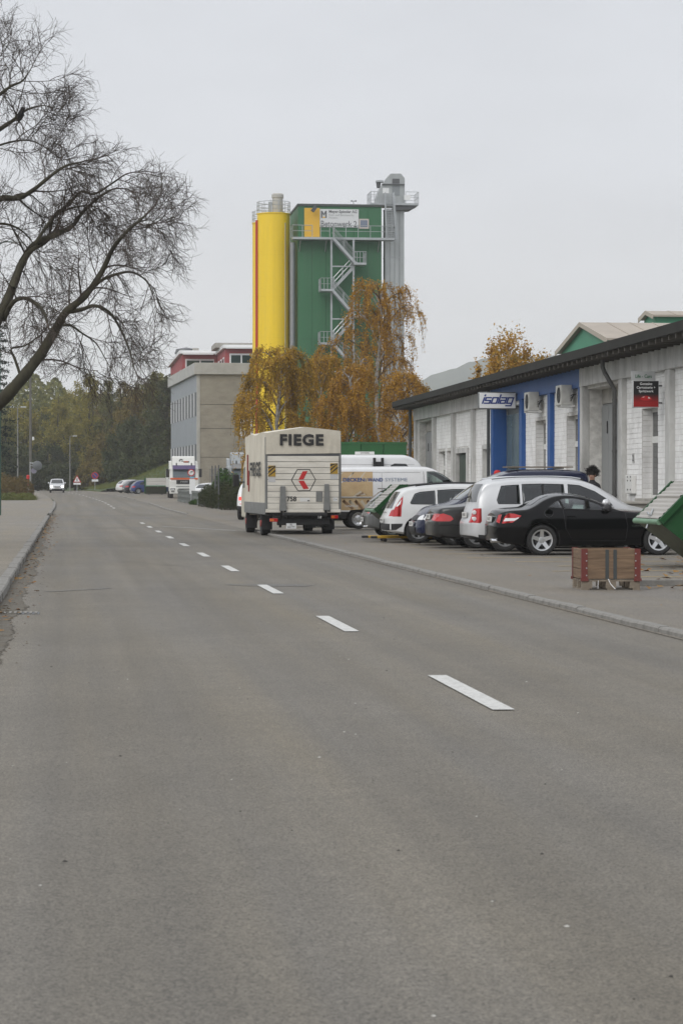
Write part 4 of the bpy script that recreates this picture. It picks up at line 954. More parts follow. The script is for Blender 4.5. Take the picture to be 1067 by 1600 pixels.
MB().bar((-0.25, -0.018, zz + 0.25), (0.25, -0.018, zz - 0.25), 0.01, 0.09).build('slash', SRED, ns); box('sub_plate', WHITE, ns, -0.38, 0.38, 0.0, 0.02, zz - 0.72, zz - 0.46)
p = at(299, 738.6, 172); rs = thing('no_right_turn_sign', 'round white no right turn sign with red ring in front of the lorry', 'road sign', (p.x, p.y, gz(p.y) + 0.04))
zz = p.z - rs.location.z; MB().tube([(0, 0.03, 0), (0, 0.03, zz + 0.2)], 0.03, 6).build('post', GALV, rs)
MB().lathe([(0.0, 0), (0.25, 0), (0.25, 0.02), (0, 0.02)], (0, 0, zz), 'y', 24).build('ring', SRED, rs); MB().lathe([(0.0, -0.01), (0.185, -0.01), (0.185, -0.002)], (0, 0, zz), 'y', 24).build('face', WHITE, rs)
MB().bar((-0.07, -0.014, zz - 0.14), (-0.07, -0.014, zz + 0.05), 0.01, 0.05).bar((-0.07, -0.014, zz + 0.05), (0.08, -0.014, zz + 0.07), 0.01, 0.05).prism([(0.05, zz + 0.0), (0.14, zz + 0.07), (0.05, zz + 0.14)], -0.018, -0.011).build('arrow', BLACK, rs)
box('sub_plate', M('plate_blue', (0.2, 0.45, 0.6), 0.4), rs, -0.1, 0.2, -0.01, 0.0, zz - 0.40, zz - 0.31); box('sub_plate', WHITE, rs, -0.12, 0.28, -0.01, 0.0, zz - 1.5, zz - 0.45)
# ------------------------------------------------------------------ vehicles
random.seed(23)
def paint(name, col, metal=0.0, rough=0.32, var=0.03, dirt=0.10, coat=0.35, spec=0.35): return M(name, col, rough, metal, var=var, vs=1.5, coat=coat, spec=spec, dirt=dirt, ds=2.5, dcol=(0.12, 0.11, 0.1))
INTER = M('interior_dark', (0.03, 0.03, 0.032), 0.85)
SEATM = M('seat_fabric', (0.035, 0.035, 0.038), 0.9)
WHEELS = {}
def wheel_mesh(R, wd, spokes, rimr, dark=False):
    key = (R, wd, spokes, rimr, dark)
    if key in WHEELS: return WHEELS[key]
    tb_ = MB(); h = wd / 2
    tb_.lathe([(rimr, -h * 0.8), (rimr + 0.01, -h * 0.92), (R - 0.03, -h), (R - 0.008, -h * 0.85), (R, -h * 0.5), (R, h * 0.5), (R - 0.008, h * 0.85), (R - 0.03, h), (rimr + 0.01, h * 0.92), (rimr, h * 0.8)], axis='y', n=36)
    tyre = tb_.mesh('wheel', RUBBER); tyre.polygons.foreach_set('use_smooth', [True] * len(tyre.polygons))
    rm = MB(); y = -h * 0.82       # outer face looks to -y
    rm.lathe([(rimr, h * 0.7), (rimr - 0.03, h * 0.6), (rimr - 0.035, y + 0.05), (rimr - 0.02, y), (rimr + 0.004, y - 0.004)], axis='y', n=36)
    if spokes:
        rm.lathe([(0.0, y + 0.008), (0.055, y + 0.01), (0.065, y + 0.03), (0.065, y + 0.07)], axis='y', n=20)
        for k in range(spokes):
            a = 2 * pi * k / spokes + 0.31; u = Vector((cos(a), 0, sin(a))); v = Vector((-sin(a), 0, cos(a))); N = Vector((0, 1, 0))
            w0, w1 = (0.042, 0.036) if spokes <= 5 else (0.022, 0.022)
            r0, r1 = 0.05, rimr - 0.018
            vs = [u * r0 - v * w0 + N * (y + 0.022), u * r0 + v * w0 + N * (y + 0.022), u * r1 + v * w1 + N * (y + 0.002), u * r1 - v * w1 + N * (y + 0.002)]
            vs = [p for p in vs] + [p + N * 0.045 for p in vs]
            rm.add(vs, [(0, 1, 2, 3), (4, 7, 6, 5), (0, 4, 5, 1), (1, 5, 6, 2), (2, 6, 7, 3), (3, 7, 4, 0)])
        rm.lathe([(0.0, y + 0.085), (0.13, y + 0.085), (0.13, y + 0.10)], axis='y', n=20, mi=2)
        rm.lathe([(0.13, y + 0.10), (rimr - 0.03, y + 0.11)], axis='y', n=24, mi=1)
    else:
        rm.lathe([(0.0, y + 0.012), (0.05, y + 0.012), (0.07, y + 0.03), (0.12, y + 0.04), (rimr - 0.06, y + 0.03), (rimr - 0.035, y + 0.012)], axis='y', n=28)
        for k in range(9):
            a = 2 * pi * k / 9; c_ = (0.15 * cos(a), y + 0.034, 0.15 * sin(a)); rm.lathe([(0.0, -0.006), (0.022, -0.006), (0.022, 0.0)], c_, 'y', 8, mi=1)
    rim = rm.mesh('rim', [STEEL if dark else ALU, BLACK, STEEL])
    WHEELS[key] = (tyre, rim); return WHEELS[key]
def put_wheel(parent, x, y, R, wd, spokes, rimr, right, steer=0, dark=False):
    """right: outer face looks to -y, else +y"""
    ty, ri = wheel_mesh(R, wd, spokes, rimr, dark)
    w = link('wheel', ty, parent); w.location = (x, y, R); w.rotation_euler = (0, 0, (0 if right else pi) + steer)
    link('rim', ri, w)
class Body:
    """a car body lofted along x (rear 0 to nose L); side surface y = w(x) * s(z)"""
    def __init__(s, sp):
        s.__dict__.update(sp); s.hw = s.W / 2
        pts = []; n = 600
        s.peak = max(s.top, key=lambda p: p[1])[0]
    def tz(s, x): return lerp(s.top, x)
    def w(s, x): return s.hw * lerp(s.plan, x / s.L)
    def sz(s, z): return lerp(s.prof, z)
    def side(s, x, z): return s.w(x) * s.sz(z)
    def deform(s, x, y, z):
        d = 0.5; q = (y / s.hw) ** 2
        t = max(0, 1 - x / d); x += t * t * (lerp(s.rearc, z) + s.rb * q)
        t = max(0, 1 - (s.L - x) / d); x -= t * t * (lerp(s.frontc, z) + s.fb * q)
        return (x, y, z)
    def section(s, x):
        zt = s.tz(x) - s.crown; zb = lerp(s.bot, x / s.L); r = min(s.rc, (zt - zb) * 0.35); w = s.w(x); P = []
        P += [(0, zb), (w * 0.45, zb), (w * s.sz(zb) * 0.93, zb), (w * s.sz(zb + 0.05), zb + 0.05)]
        z0, z1 = zb + 0.05, zt - r; K = 14
        for k in range(1, K + 1):
            z = z0 + (z1 - z0) * k / K; P.append((w * s.sz(z), z))
        y0 = w * s.sz(z1)
        for k in range(1, 5):
            a = k / 4 * pi / 2; P.append((y0 - r + r * cos(a), z1 + r * sin(a)))
        yt = y0 - r
        for k in range(1, 6):
            y = yt * (1 - k / 5); P.append((y, zt + s.crown * (1 - (y / yt) ** 2)))
        return P
    def yt(s, x):
        zt = s.tz(x) - s.crown; zb = lerp(s.bot, x / s.L); r = min(s.rc, (zt - zb) * 0.35); return s.side(x, zt - r) - r
    def stations(s):
        xs = [0.0]; x = 0.0; E_ = [0.005, 0.012, 0.022, 0.035, 0.055, 0.08, 0.11, 0.15, 0.2]
        while x < s.L:
            sl = abs(s.tz(min(s.L, x + 0.02)) - s.tz(x)) / 0.02; x += max(0.012, 0.075 / sqrt(1 + sl * sl)); xs.append(min(x, s.L))
        xs = sorted(set(xs) | set(E_) | {s.L - e for e in E_}); out_ = [xs[0]]
        for x in xs[1:]:
            if x - out_[-1] > 0.0035: out_.append(x)
        out_[-1] = s.L; return out_
    def body(s, parent, mats, clad=0.0, arches=(), tunnels=()):
        mb = MB(); rings = []
        for x in s.stations():
            P = s.section(x); ring = [s.deform(x, y, z) for y, z in P] + [s.deform(x, -y, z) for y, z in P[-2:0:-1]]; rings.append(ring)
        n = len(rings[0]); vs = [p for r in rings for p in r]; fs = []; ms = []
        for i in range(len(rings) - 1):
            for k in range(n):
                f = (i * n + k, i * n + (k + 1) % n, (i + 1) * n + (k + 1) % n, (i + 1) * n + k); fs.append(f)
                ms.append(2 if sum(vs[j][2] for j in f) / 4 < clad else 0)
        for e in (0, len(rings) - 1):      # nose and tail: strips from side to side
            o = e * n; h = n // 2
            for k in range(h):
                f = (o + k, o + k + 1, o + (n - k - 1) % n, o + (n - k) % n)
                f = tuple(dict.fromkeys(f))
                if len(f) > 2: fs.append(f); ms.append(2 if sum(vs[j][2] for j in f) / len(f) < clad else 0)
        me = bpy.data.meshes.new('body'); me.from_pydata(vs, [], fs)
        bm = bmesh.new(); bm.from_mesh(me); 
        for f, m_ in zip(bm.faces, ms): f.material_index = m_
        bmesh.ops.remove_doubles(bm, verts=bm.verts, dist=0.0004); bmesh.ops.recalc_face_normals(bm, faces=bm.faces); bm.to_mesh(me); bm.free()
        for m_ in mats: me.materials.append(m_)
        o = link('body', me, parent)
        if arches or tunnels:
            c = MB()
            for (x, z, R) in arches:
                for sg in (1, -1):
                    y0, y1 = s.hw - 0.34, s.hw + 0.2; N = 28; ring = []
                    for yy in (y0, y1): ring += [(x + R * cos(2 * pi * k / N), sg * yy, z + R * sin(2 * pi * k / N)) for k in range(N)]
                    c.add(ring, [tuple(range(N)), tuple(range(2 * N - 1, N - 1, -1))] + [(k, k + N, (k + 1) % N + N, (k + 1) % N) for k in range(N)], 1)
            for poly in tunnels: c.prism(poly, -s.hw - 0.3, s.hw + 0.3, 'y', 1)
            cm = c.mesh('cut', mats); bm = bmesh.new(); bm.from_mesh(cm); bmesh.ops.recalc_face_normals(bm, faces=bm.faces); bm.to_mesh(cm); bm.free()
            co = link('cut', cm, parent); md = o.modifiers.new('b', 'BOOLEAN'); md.object = co; md.operation = 'DIFFERENCE'; md.solver = 'EXACT'
            dg = bpy.context.evaluated_depsgraph_get(); nm = bpy.data.meshes.new_from_object(o.evaluated_get(dg)); o.modifiers.clear(); o.data = nm; nm.name = 'body'
            bpy.data.objects.remove(co); me = nm
        me.polygons.foreach_set('use_smooth', [True] * len(me.polygons)); autosmooth(o, 38)
        return o
    # ---- panels lying on the surface
    def _strips(s, poly, step):
        xs = sorted({p[0] for p in poly}); a, b = xs[0], xs[-1]
        k = a
        extra = []
        while k < b: extra.append(k); k += step
        xs = sorted(set(xs) | set(extra)); out_ = []
        for x in xs:
            zz = []
            for p, q in zip(poly, poly[1:] + poly[:1]):
                if p[0] == q[0]:
                    if p[0] == x: zz += [p[1], q[1]]
                elif min(p[0], q[0]) <= x <= max(p[0], q[0]): zz.append(p[1] + (q[1] - p[1]) * (x - p[0]) / (q[0] - p[0]))
            if zz: out_.append((x, min(zz), max(zz)))
        return out_
    def _surf(s, strips, fn, nz, name, mat, parent, both, smooth=True):
        objs = []
        for sg in ((1, -1) if both else (1,)):
            vs = []; fs = []
            for (u, a, b) in strips:
                for k in range(nz + 1): vs.append(fn(u, a + (b - a) * k / nz, sg))
            m = nz + 1
            for i in range(len(strips) - 1):
                for k in range(nz): fs.append((i * m + k, i * m + k + 1, (i + 1) * m + k + 1, (i + 1) * m + k))
            bm_ = MB().add(vs, fs); o = bm_.build(name, mat, parent, fix=False)
            o.data.polygons.foreach_set('use_smooth', [smooth] * len(o.data.polygons)); objs.append(o)
        return objs
    def on_side(s, name, mat, parent, poly, off=0.004, both=True, nz=5, step=0.07, sides=None):
        st = s._strips(poly, step)
        def fn(x, z, sg):
            p = s.deform(x, s.side(x, z), z); return (p[0], sg * (p[1] + off), p[2])
        if sides == -1: fn2 = lambda x, z, sg: fn(x, z, -1); return s._surf(st, fn2, nz, name, mat, parent, False)
        return s._surf(st, fn, nz, name, mat, parent, both)
    def outline(s, mb, poly, r=0.011, off=0.003, both=(1, -1), closed=True):
        for sg in both:
            P = []
            pp = poly + poly[:1] if closed else poly
            for p, q in zip(pp, pp[1:]):
                n = max(1, int(math.hypot(q[0] - p[0], q[1] - p[1]) / 0.1))
                for k in range(n): x, z = p[0] + (q[0] - p[0]) * k / n, p[1] + (q[1] - p[1]) * k / n; c = s.deform(x, s.side(x, z), z); P.append((c[0], sg * (c[1] + off), c[2]))
            x, z = pp[-1]; c = s.deform(x, s.side(x, z), z); P.append((c[0], sg * (c[1] + off), c[2]))
            mb.tube(P, r, 4)
    def inv(s, z, y, end):
        """x of the end surface at height z, offset y"""
        zz = z
        a, b = (0.0, s.peak) if end < 0 else (s.L, s.peak)
        if s.tz(a) - s.crown * 0 >= zz: x = a
        else:
            for _ in range(40):
                m = (a + b) / 2
                ytm = max(0.1, s.yt(m)); zc = s.tz(m) - s.crown * min(1.4, (y / ytm) ** 2)
                if zc < zz: a = m
                else: b = m
            x = b
        # wrap round the corner
        lo, hi = (x, x + 0.9) if end < 0 else (x - 0.9, x)
        if s.side(x, z) < abs(y):
            for _ in range(30):
                m = (lo + hi) / 2
                if (s.side(m, z) < abs(y)) == (end < 0): lo = m
                else: hi = m
            x = (lo + hi) / 2
        return x
    def on_end(s, name, mat, parent, poly, end=-1, off=0.006, both=True, nz=6, step=0.06, lift=0.0):
        st = s._strips(poly, step)
        def fn(y, z, sg):
            x = s.inv(z, y, end); p = s.deform(x, y, z); return (p[0] + end * off, sg * p[1], p[2] + lift)
        return s._surf(st, fn, nz, name, mat, parent, both)

REARP = [(0, 0.56), (0.0025, 0.68), (0.007, 0.765), (0.014, 0.83), (0.025, 0.88), (0.04, 0.918), (0.065, 0.95), (0.10, 0.973), (0.2, 1.0)]
NOSEP = [(0.8, 1.0), (0.9, 0.965), (0.95, 0.92), (0.975, 0.875), (0.988, 0.82), (0.996, 0.73), (1.0, 0.6)]
PLAN = REARP + NOSEP
def spec(**k):
    d = dict(plan=PLAN, crown=0.035, rc=0.07, rb=0.10, fb=0.14, bot=[(0, 0.30), (0.1, 0.22), (0.2, 0.19), (0.85, 0.19), (1, 0.25)],
             rearc=[(0.2, 0.05), (0.4, 0.0), (0.6, 0.0), (0.75, 0.06), (1.0, 0.10)], frontc=[(0.2, 0.05), (0.4, 0.0), (0.55, 0.02), (0.7, 0.10), (0.9, 0.18)])
    d.update(k); return d
def shrink(poly, d):
    cx, cz = sum(p[0] for p in poly) / len(poly), sum(p[1] for p in poly) / len(poly); out_ = []
    for x, z in poly:
        v = Vector((x - cx, z - cz)); L = v.length; v *= max(0, L - d) / L; out_.append((cx + v.x, cz + v.y))
    return out_
def make_car(name, label, cat, sp, loc, rz, pm, wins=(), see=True, glass=CLEARGL, wheels=None, doors=(), lines=(), clad=0.0, cladm=BLACK, handles=(), mirror=None, rearwin=None, windscreen=None, seats=(), group=None, simple=False):
    B = Body(sp); t = thing(name, label, cat, loc, rz, group)
    inner = bpy.data.objects.new('tmp', None)
    xr, xf, R, wd, spk, rimr = wheels
    arch = [(xr, R, R + 0.055), (xf, R, R + 0.055)]
    tun = [shrink(p, 0.03) for p in wins] if see else []
    bd = B.body(t, [pm, INTER, cladm], clad, arch, tun)
    for w_ in wins: B.on_side('side_window', glass if see else DGLASS, t, w_, 0.004)
    for w_ in wins:
        for sg in (1, -1):
            tr = MB(); B.outline(tr, w_, 0.010, both=(sg,)); tr.build('window_trim', BLACK, t)
    for d in doors:
        for o in B.on_side('door', pm, t, d, 0.0025, nz=8):
            pass
        for sg in (1, -1): gp = MB(); B.outline(gp, d, 0.0045, 0.002, both=(sg,)); gp.build('door_gap', BLACK, t)
    if lines:
        gp = MB()
        for l_ in lines: B.outline(gp, l_, 0.004, 0.002, closed=False)
        gp.build('panel_gap', BLACK, t)
    for (x, z) in handles:
        for sg in (1, -1):
            y = B.side(x, z); MB().box(x - 0.10, x + 0.10, sg * (y + 0.002) - 0.022, sg * (y + 0.002) + 0.022, z - 0.018, z + 0.018).build('door_handle', pm, t, bevel=0.012)
    if mirror:
        x, z = mirror[:2]
        for sg in (1, -1):
            y = B.side(x, z); mb = MB().lathe([(0.0, -0.11), (0.06, -0.09), (0.085, -0.03), (0.085, 0.05), (0.07, 0.08), (0.0, 0.085)], (x, sg * (y + 0.12), z + 0.06), 'y', 12)
            mb.bar((x, sg * (y - 0.02), z), (x, sg * (y + 0.08), z + 0.03), 0.05); mb.build('wing_mirror', mirror[2] if len(mirror) > 2 else pm, t, smooth=True)
    if rearwin: B.on_end('rear_window', DGLASS, t, rearwin, -1, 0.006, both=False, lift=0.004)
    if windscreen: B.on_end('windscreen', DGLASS, t, windscreen, 1, 0.006, both=False, lift=0.004)
    for x in (xr, xf):
        for sg in (1, -1): put_wheel(t, x, sg * (B.hw - 0.03 - wd / 2), R, wd, spk, rimr, sg < 0, radians(random.uniform(-2, 2)) if x == xf else 0)
    for (x, y, z) in seats:
        MB().box(x - 0.10, x + 0.06, y - 0.24, y + 0.24, z - 0.5, z + 0.02).build('seat_back', SEATM, t, bevel=0.05)
        MB().box(x - 0.10, x, y - 0.13, y + 0.13, z + 0.05, z + 0.22).build('headrest', SEATM, t, bevel=0.04)
    bpy.data.objects.remove(inner)
    return t, B
def plate(t, x, z, txt, end=-1, y=0.0, tilt=0.0):
    p = MB().box(x - 0.008, x + 0.008, y - 0.26, y + 0.26, z - 0.057, z + 0.057).build('number_plate', OFFW, t, bevel=0.004)
    text(txt, 0.085, BLACK, p, (x + end * 0.0095, y, z), (pi / 2, 0, pi / 2 * (1 if end > 0 else -1)), ext=0.0005)
    return p

LZ = 0.06
def lotpos(px, Z): v = at(px, HY, Z); return v.x, v.y
# --- black roadster
prof = [(0.15, 0.92), (0.3, 0.965), (0.55, 1.0), (0.75, 0.995), (0.95, 0.955), (1.28, 0.72)]
slk = spec(L=4.08, W=1.79, prof=prof, rc=0.075, crown=0.05,
           top=[(0, 0.86), (0.06, 0.925), (0.3, 0.965), (0.66, 0.99), (0.80, 1.04), (1.05, 1.185), (1.28, 1.262), (1.5, 1.282), (1.75, 1.262), (2.0, 1.205), (2.3, 1.09), (2.55, 0.985), (2.68, 0.952), (2.9, 0.935), (3.3, 0.90), (3.7, 0.80), (3.95, 0.69), (4.08, 0.58)],
           plan=REARP + [(0.4, 0.985), (0.6, 0.985), (0.82, 1.0), (0.9, 0.955), (0.95, 0.90), (0.98, 0.82), (0.993, 0.73), (1.0, 0.6)])
BLK = paint('black_paint', (0.0025, 0.0025, 0.003), rough=0.11, dirt=0.0, coat=0.0, spec=0.28)
x_, y_ = lotpos(773, 49.6)
w1 = [(1.37, 1.140), (1.5, 1.175), (1.64, 1.192), (1.80, 1.178), (1.93, 1.148), (2.13, 1.065), (2.32, 0.955), (2.28, 0.925), (1.45, 0.955)]; w2 = [(1.12, 0.985), (1.25, 1.075), (1.335, 1.13), (1.40, 0.965)]
car, B = make_car('roadster', 'glossy black two-seat roadster with silver five-spoke wheels parked behind the wooden crate', 'car', slk, (x_, y_ + 0.9, LZ), 0, BLK, wins=[w1, w2],
    wheels=(0.985, 3.415, 0.315, 0.225, 5, 0.215), doors=[[(1.42, 0.945), (1.47, 0.55), (1.62, 0.30), (2.72, 0.30), (2.76, 0.6), (2.70, 0.90), (2.3, 0.915)]], handles=[(1.58, 0.80)], mirror=(2.32, 0.91, BLACK),
    rearwin=[(-0.48, 1.03), (0.48, 1.03), (0.42, 1.225), (-0.42, 1.225)], windscreen=[(-0.62, 1.0), (0.62, 1.0), (0.5, 1.20), (-0.5, 1.20)], seats=[(1.55, 0.36, 1.05), (1.55, -0.36, 1.05)])
B.on_side('tail_lamp', REDL, car, [(0.10, 0.655), (0.14, 0.80), (0.24, 0.865), (0.40, 0.855), (0.55, 0.815), (0.50, 0.765), (0.36, 0.675)], 0.008)
B.on_side('lamp_band', CLEARL, car, [(0.12, 0.70), (0.16, 0.765), (0.42, 0.765), (0.50, 0.785), (0.48, 0.755), (0.40, 0.712)], 0.011)
B.on_end('tail_lamp', REDL, car, [(0.60, 0.69), (0.62, 0.83), (0.74, 0.84), (0.745, 0.66)], -1, 0.008)
B.on_side('headlamp', CLEARL, car, [(3.45, 0.70), (3.55, 0.76), (3.8, 0.66), (3.85, 0.56), (3.7, 0.58)], 0.006)
fl = MB().lathe([(0.0, -0.003), (0.085, -0.002), (0.088, 0.0)], (1.12, -B.side(1.12, 0.87) - 0.002, 0.865), 'y', 20).build('fuel_flap', BLK, car)
gp = MB(); B.outline(gp, [(1.12 + 0.088 * cos(a), 0.865 + 0.08 * sin(a)) for a in [2 * pi * k / 16 for k in range(16)]], 0.003, 0.002, both=(-1,)); gp.build('panel_gap', STEEL, car)
plate(car, B.deform(0, 0, 0.72)[0] - 0.014, 0.74, 'BL 45 312')
MB().tube([(-0.02, -0.48, 0.30), (0.2, -0.48, 0.30)], 0.045, 10).tube([(-0.02, -0.58, 0.30), (0.2, -0.58, 0.30)], 0.045, 10).build('exhaust', CHROME, car, smooth=True)
text('KOMPRESSOR', 0.055, CHROME, car, (3.02, -B.side(3.0, 0.60) - 0.004, 0.605), (pi / 2, 0, 0), ext=0.001, name='badge')
gp = MB(); B.outline(gp, [(1.35, 0.34), (2.0, 0.335), (3.0, 0.33)], 0.012, 0.004, closed=False, both=(-1,)); gp.build('sill_line', BLK, car)
# --- silver people carrier
SIL = paint('silver_paint', (0.60, 0.61, 0.62), metal=0.45, rough=0.36)
mpv = spec(L=4.40, W=1.80, prof=[(0.15, 0.93), (0.35, 0.985), (0.6, 1.0), (0.9, 0.99), (1.05, 0.965), (1.6, 0.775)], rc=0.09, crown=0.045,
    top=[(0, 0.86), (0.035, 0.95), (0.10, 1.06), (0.20, 1.28), (0.30, 1.44), (0.40, 1.53), (0.6, 1.58), (1.2, 1.62), (1.8, 1.625), (2.3, 1.605), (2.7, 1.52), (3.1, 1.31), (3.45, 1.095), (3.62, 1.02), (3.9, 0.955), (4.15, 0.86), (4.32, 0.74), (4.40, 0.62)])
x_, y_ = lotpos(732, 52.4)
wa_ = [(0.66, 1.04), (0.63, 1.12), (0.74, 1.42), (1.12, 1.445), (1.13, 1.04)]; wb_ = [(1.20, 1.04), (1.19, 1.455), (1.6, 1.465), (2.10, 1.455), (2.12, 1.035)]; wc_ = [(2.21, 1.03), (2.20, 1.455), (2.45, 1.43), (2.78, 1.30), (3.08, 1.11), (3.16, 1.0)]
car, B = make_car('people_carrier', 'silver people carrier with roof rails parked between the black roadster and grey saloon', 'car', mpv, (x_, y_ + 0.92, LZ), 0, SIL, wins=[wa_, wb_, wc_], glass=TINTGL,
    wheels=(0.80, 3.48, 0.32, 0.21, 7, 0.205), doors=[[(1.17, 1.0), (1.19, 0.62), (1.35, 0.30), (2.14, 0.30), (2.16, 1.0)], [(2.19, 1.0), (2.19, 0.30), (3.02, 0.30), (3.17, 0.7), (3.19, 0.96)]], handles=[(1.4, 0.93), (2.36, 0.92)], mirror=(3.0, 1.0),
    rearwin=[(-0.66, 1.07), (0.66, 1.07), (0.60, 1.46), (-0.60, 1.46)], windscreen=[(-0.72, 1.10), (0.72, 1.10), (0.58, 1.50), (-0.58, 1.50)], clad=0.34, seats=[(2.0, 0.37, 1.12), (2.0, -0.37, 1.12), (1.2, 0.37, 1.1)])
B.on_side('tail_lamp', REDL, car, [(0.03, 0.63), (0.03, 0.935), (0.24, 0.94), (0.27, 0.66), (0.24, 0.62)], 0.008)
B.on_end('tail_lamp', REDL, car, [(0.60, 0.63), (0.60, 0.93), (0.775, 0.93), (0.775, 0.63)], -1, 0.008)
for zz in (0.71, 0.85):
    yv = B.side(0.13, zz); MB().lathe([(0.0, -0.010), (0.036, -0.009), (0.046, 0.0)], (0.14, -(yv + 0.006), zz), 'y', 14).build('lamp_ring', CLEARL, car)
    MB().lathe([(0.0, -0.010), (0.036, -0.009), (0.046, 0.0)], (B.deform(B.inv(zz, 0.7, -1), 0.7, zz)[0] - 0.004, -0.68, zz), 'x', 14).build('lamp_ring', CLEARL, car)
for sg in (1, -1):
    xs = rng(0.55, 2.5, 0.2); MB().tube([(x, sg * (B.yt(x) - 0.02), B.tz(x) - B.crown + 0.045) for x in xs], 0.02, 6).build('roof_rail', ALU, car, smooth=True)
plate(car, B.deform(0, 0, 0.76)[0] - 0.012, 0.79, 'BL 88 107'); MB().tube([(-0.0, 0.2, 1.10), (0.25, 0.0, 1.22)], 0.01, 5).build('rear_wiper', BLACK, car)
MB().box(1.62, 1.66, -B.side(1.64, 1.25) - 0.006, -B.side(1.64, 1.25) + 0.02, 1.04, 1.46).build('window_pillar', BLACK, car)
# --- dark grey saloon
GRY = paint('graphite_paint', (0.035, 0.036, 0.036), metal=0.5, rough=0.28)
sal = spec(L=4.80, W=1.80, prof=[(0.15, 0.93), (0.35, 0.985), (0.6, 1.0), (0.85, 0.985), (0.98, 0.95), (1.44, 0.72)], rc=0.08,
    top=[(0, 0.84), (0.05, 0.91), (0.2, 0.955), (0.6, 0.985), (0.86, 1.02), (1.1, 1.13), (1.45, 1.33), (1.7, 1.40), (2.2, 1.435), (2.7, 1.41), (3.0, 1.31), (3.5, 1.03), (3.7, 0.965), (4.2, 0.90), (4.6, 0.76), (4.8, 0.60)])
x_, y_ = lotpos(676, 55.0)
wa_ = [(1.25, 0.985), (1.55, 1.24), (1.75, 1.30), (2.16, 1.32), (2.18, 0.985)]; wb_ = [(2.26, 0.985), (2.25, 1.32), (2.6, 1.30), (2.9, 1.20), (3.3, 0.985)]
car, B = make_car('saloon_car', 'dark graphite saloon car parked tail out beside the silver people carrier', 'car', sal, (x_, y_ + 0.92, LZ), 0, GRY, wins=[wa_, wb_], wheels=(1.02, 3.82, 0.31, 0.205, 5, 0.205), handles=[(1.5, 0.86), (2.4, 0.86)],
    doors=[[(1.5, 0.96), (1.55, 0.5), (1.66, 0.3), (2.2, 0.3), (2.22, 0.96)], [(2.24, 0.96), (2.24, 0.3), (3.2, 0.3), (3.3, 0.96)]], mirror=(3.15, 0.97), clad=0.30,
    rearwin=[(-0.60, 1.06), (0.60, 1.06), (0.52, 1.36), (-0.52, 1.36)], windscreen=[(-0.66, 1.05), (0.66, 1.05), (0.54, 1.38), (-0.54, 1.38)])
B.on_side('tail_lamp', REDL, car, [(0.06, 0.62), (0.08, 0.78), (0.2, 0.80), (0.42, 0.74), (0.48, 0.67), (0.40, 0.62)], 0.008); B.on_end('tail_lamp', REDL, car, [(0.50, 0.64), (0.48, 0.79), (0.76, 0.79), (0.77, 0.62)], -1, 0.008)
gp = MB(); B.outline(gp, [(0.02, 0.535), (0.3, 0.54), (0.66, 0.545)], 0.016, 0.004, closed=False); gp.build('bumper_strip', BLACK, car); plate(car, B.deform(0, 0, 0.7)[0] - 0.012, 0.72, 'SO 10 425')
# --- dark blue van-like estate, nose to the road
NAV = paint('navy_paint', (0.006, 0.010, 0.036), rough=0.25, dirt=0.03)
cad = spec(L=4.40, W=1.80, prof=[(0.15, 0.93), (0.35, 0.985), (0.6, 1.0), (0.95, 0.99), (1.1, 0.965), (1.82, 0.80)], rc=0.09, crown=0.04,
    top=[(0, 1.02), (0.03, 1.2), (0.08, 1.55), (0.16, 1.73), (0.35, 1.79), (1.0, 1.825), (1.75, 1.82), (2.1, 1.78), (2.45, 1.66), (2.8, 1.47), (3.2, 1.21), (3.46, 1.05), (3.65, 1.0), (4.0, 0.93), (4.25, 0.80), (4.40, 0.66)])
x_, y_ = lotpos(650, 57.6)
wa_ = [(0.3, 1.07), (0.33, 1.58), (1.0, 1.62), (1.0, 1.07)]; wb_ = [(1.08, 1.07), (1.08, 1.625), (1.95, 1.63), (1.95, 1.07)]; wc_ = [(2.03, 1.07), (2.03, 1.62), (2.3, 1.54), (2.6, 1.40), (3.05, 1.07)]
car, B = make_car('estate_van', 'navy blue high-roofed estate car parked nose out beside the white estate', 'car', cad, (x_ + 4.40, y_ + 0.92, LZ), pi, NAV, wins=[wa_, wb_, wc_], see=False, wheels=(0.75, 3.45, 0.315, 0.2, 7, 0.2), doors=[[(2.02, 1.03), (2.02, 0.3), (2.9, 0.3), (3.1, 0.7), (3.2, 1.03)]], mirror=(3.1, 1.08),
    windscreen=[(-0.74, 1.10), (0.74, 1.10), (0.64, 1.68), (-0.64, 1.68)], rearwin=[(-0.66, 1.1), (0.66, 1.1), (0.62, 1.65), (-0.62, 1.65)], clad=0.30)
for o in car.children:
    if o.name.startswith('windscreen'): o.data.materials[0] = M('pale_windscreen', (0.10, 0.12, 0.12), 0.05, spec=0.9)
B.on_side('headlamp', CLEARL, car, [(3.95, 0.62), (3.97, 0.70), (4.08, 0.78), (4.25, 0.73), (4.34, 0.63), (4.2, 0.59)], 0.008); B.on_end('headlamp', CLEARL, car, [(0.48, 0.62), (0.46, 0.70), (0.68, 0.74), (0.76, 0.70), (0.76, 0.61)], 1, 0.008)
B.on_end('grille', BLACK, car, [(-0.42, 0.60), (0.42, 0.60), (0.46, 0.72), (-0.46, 0.72)], 1, 0.006, both=False); B.on_end('lower_grille', BLACK, car, [(-0.5, 0.30), (0.5, 0.30), (0.46, 0.44), (-0.46, 0.44)], 1, 0.006, both=False)
plate(car, 4.40 - 0.0, 0.51, 'BL 7 341', 1)
for yy in (-0.3, -0.12, 0.06, 0.25): MB().box(0.5, 2.1, yy - 0.07, yy + 0.07, 1.862, 1.89).build('roof_plank', GREYW, car)
for x in (0.8, 1.9): MB().bar((x, -0.6, 1.845), (x, 0.6, 1.845), 0.03).build('roof_bar', BLACK, car)
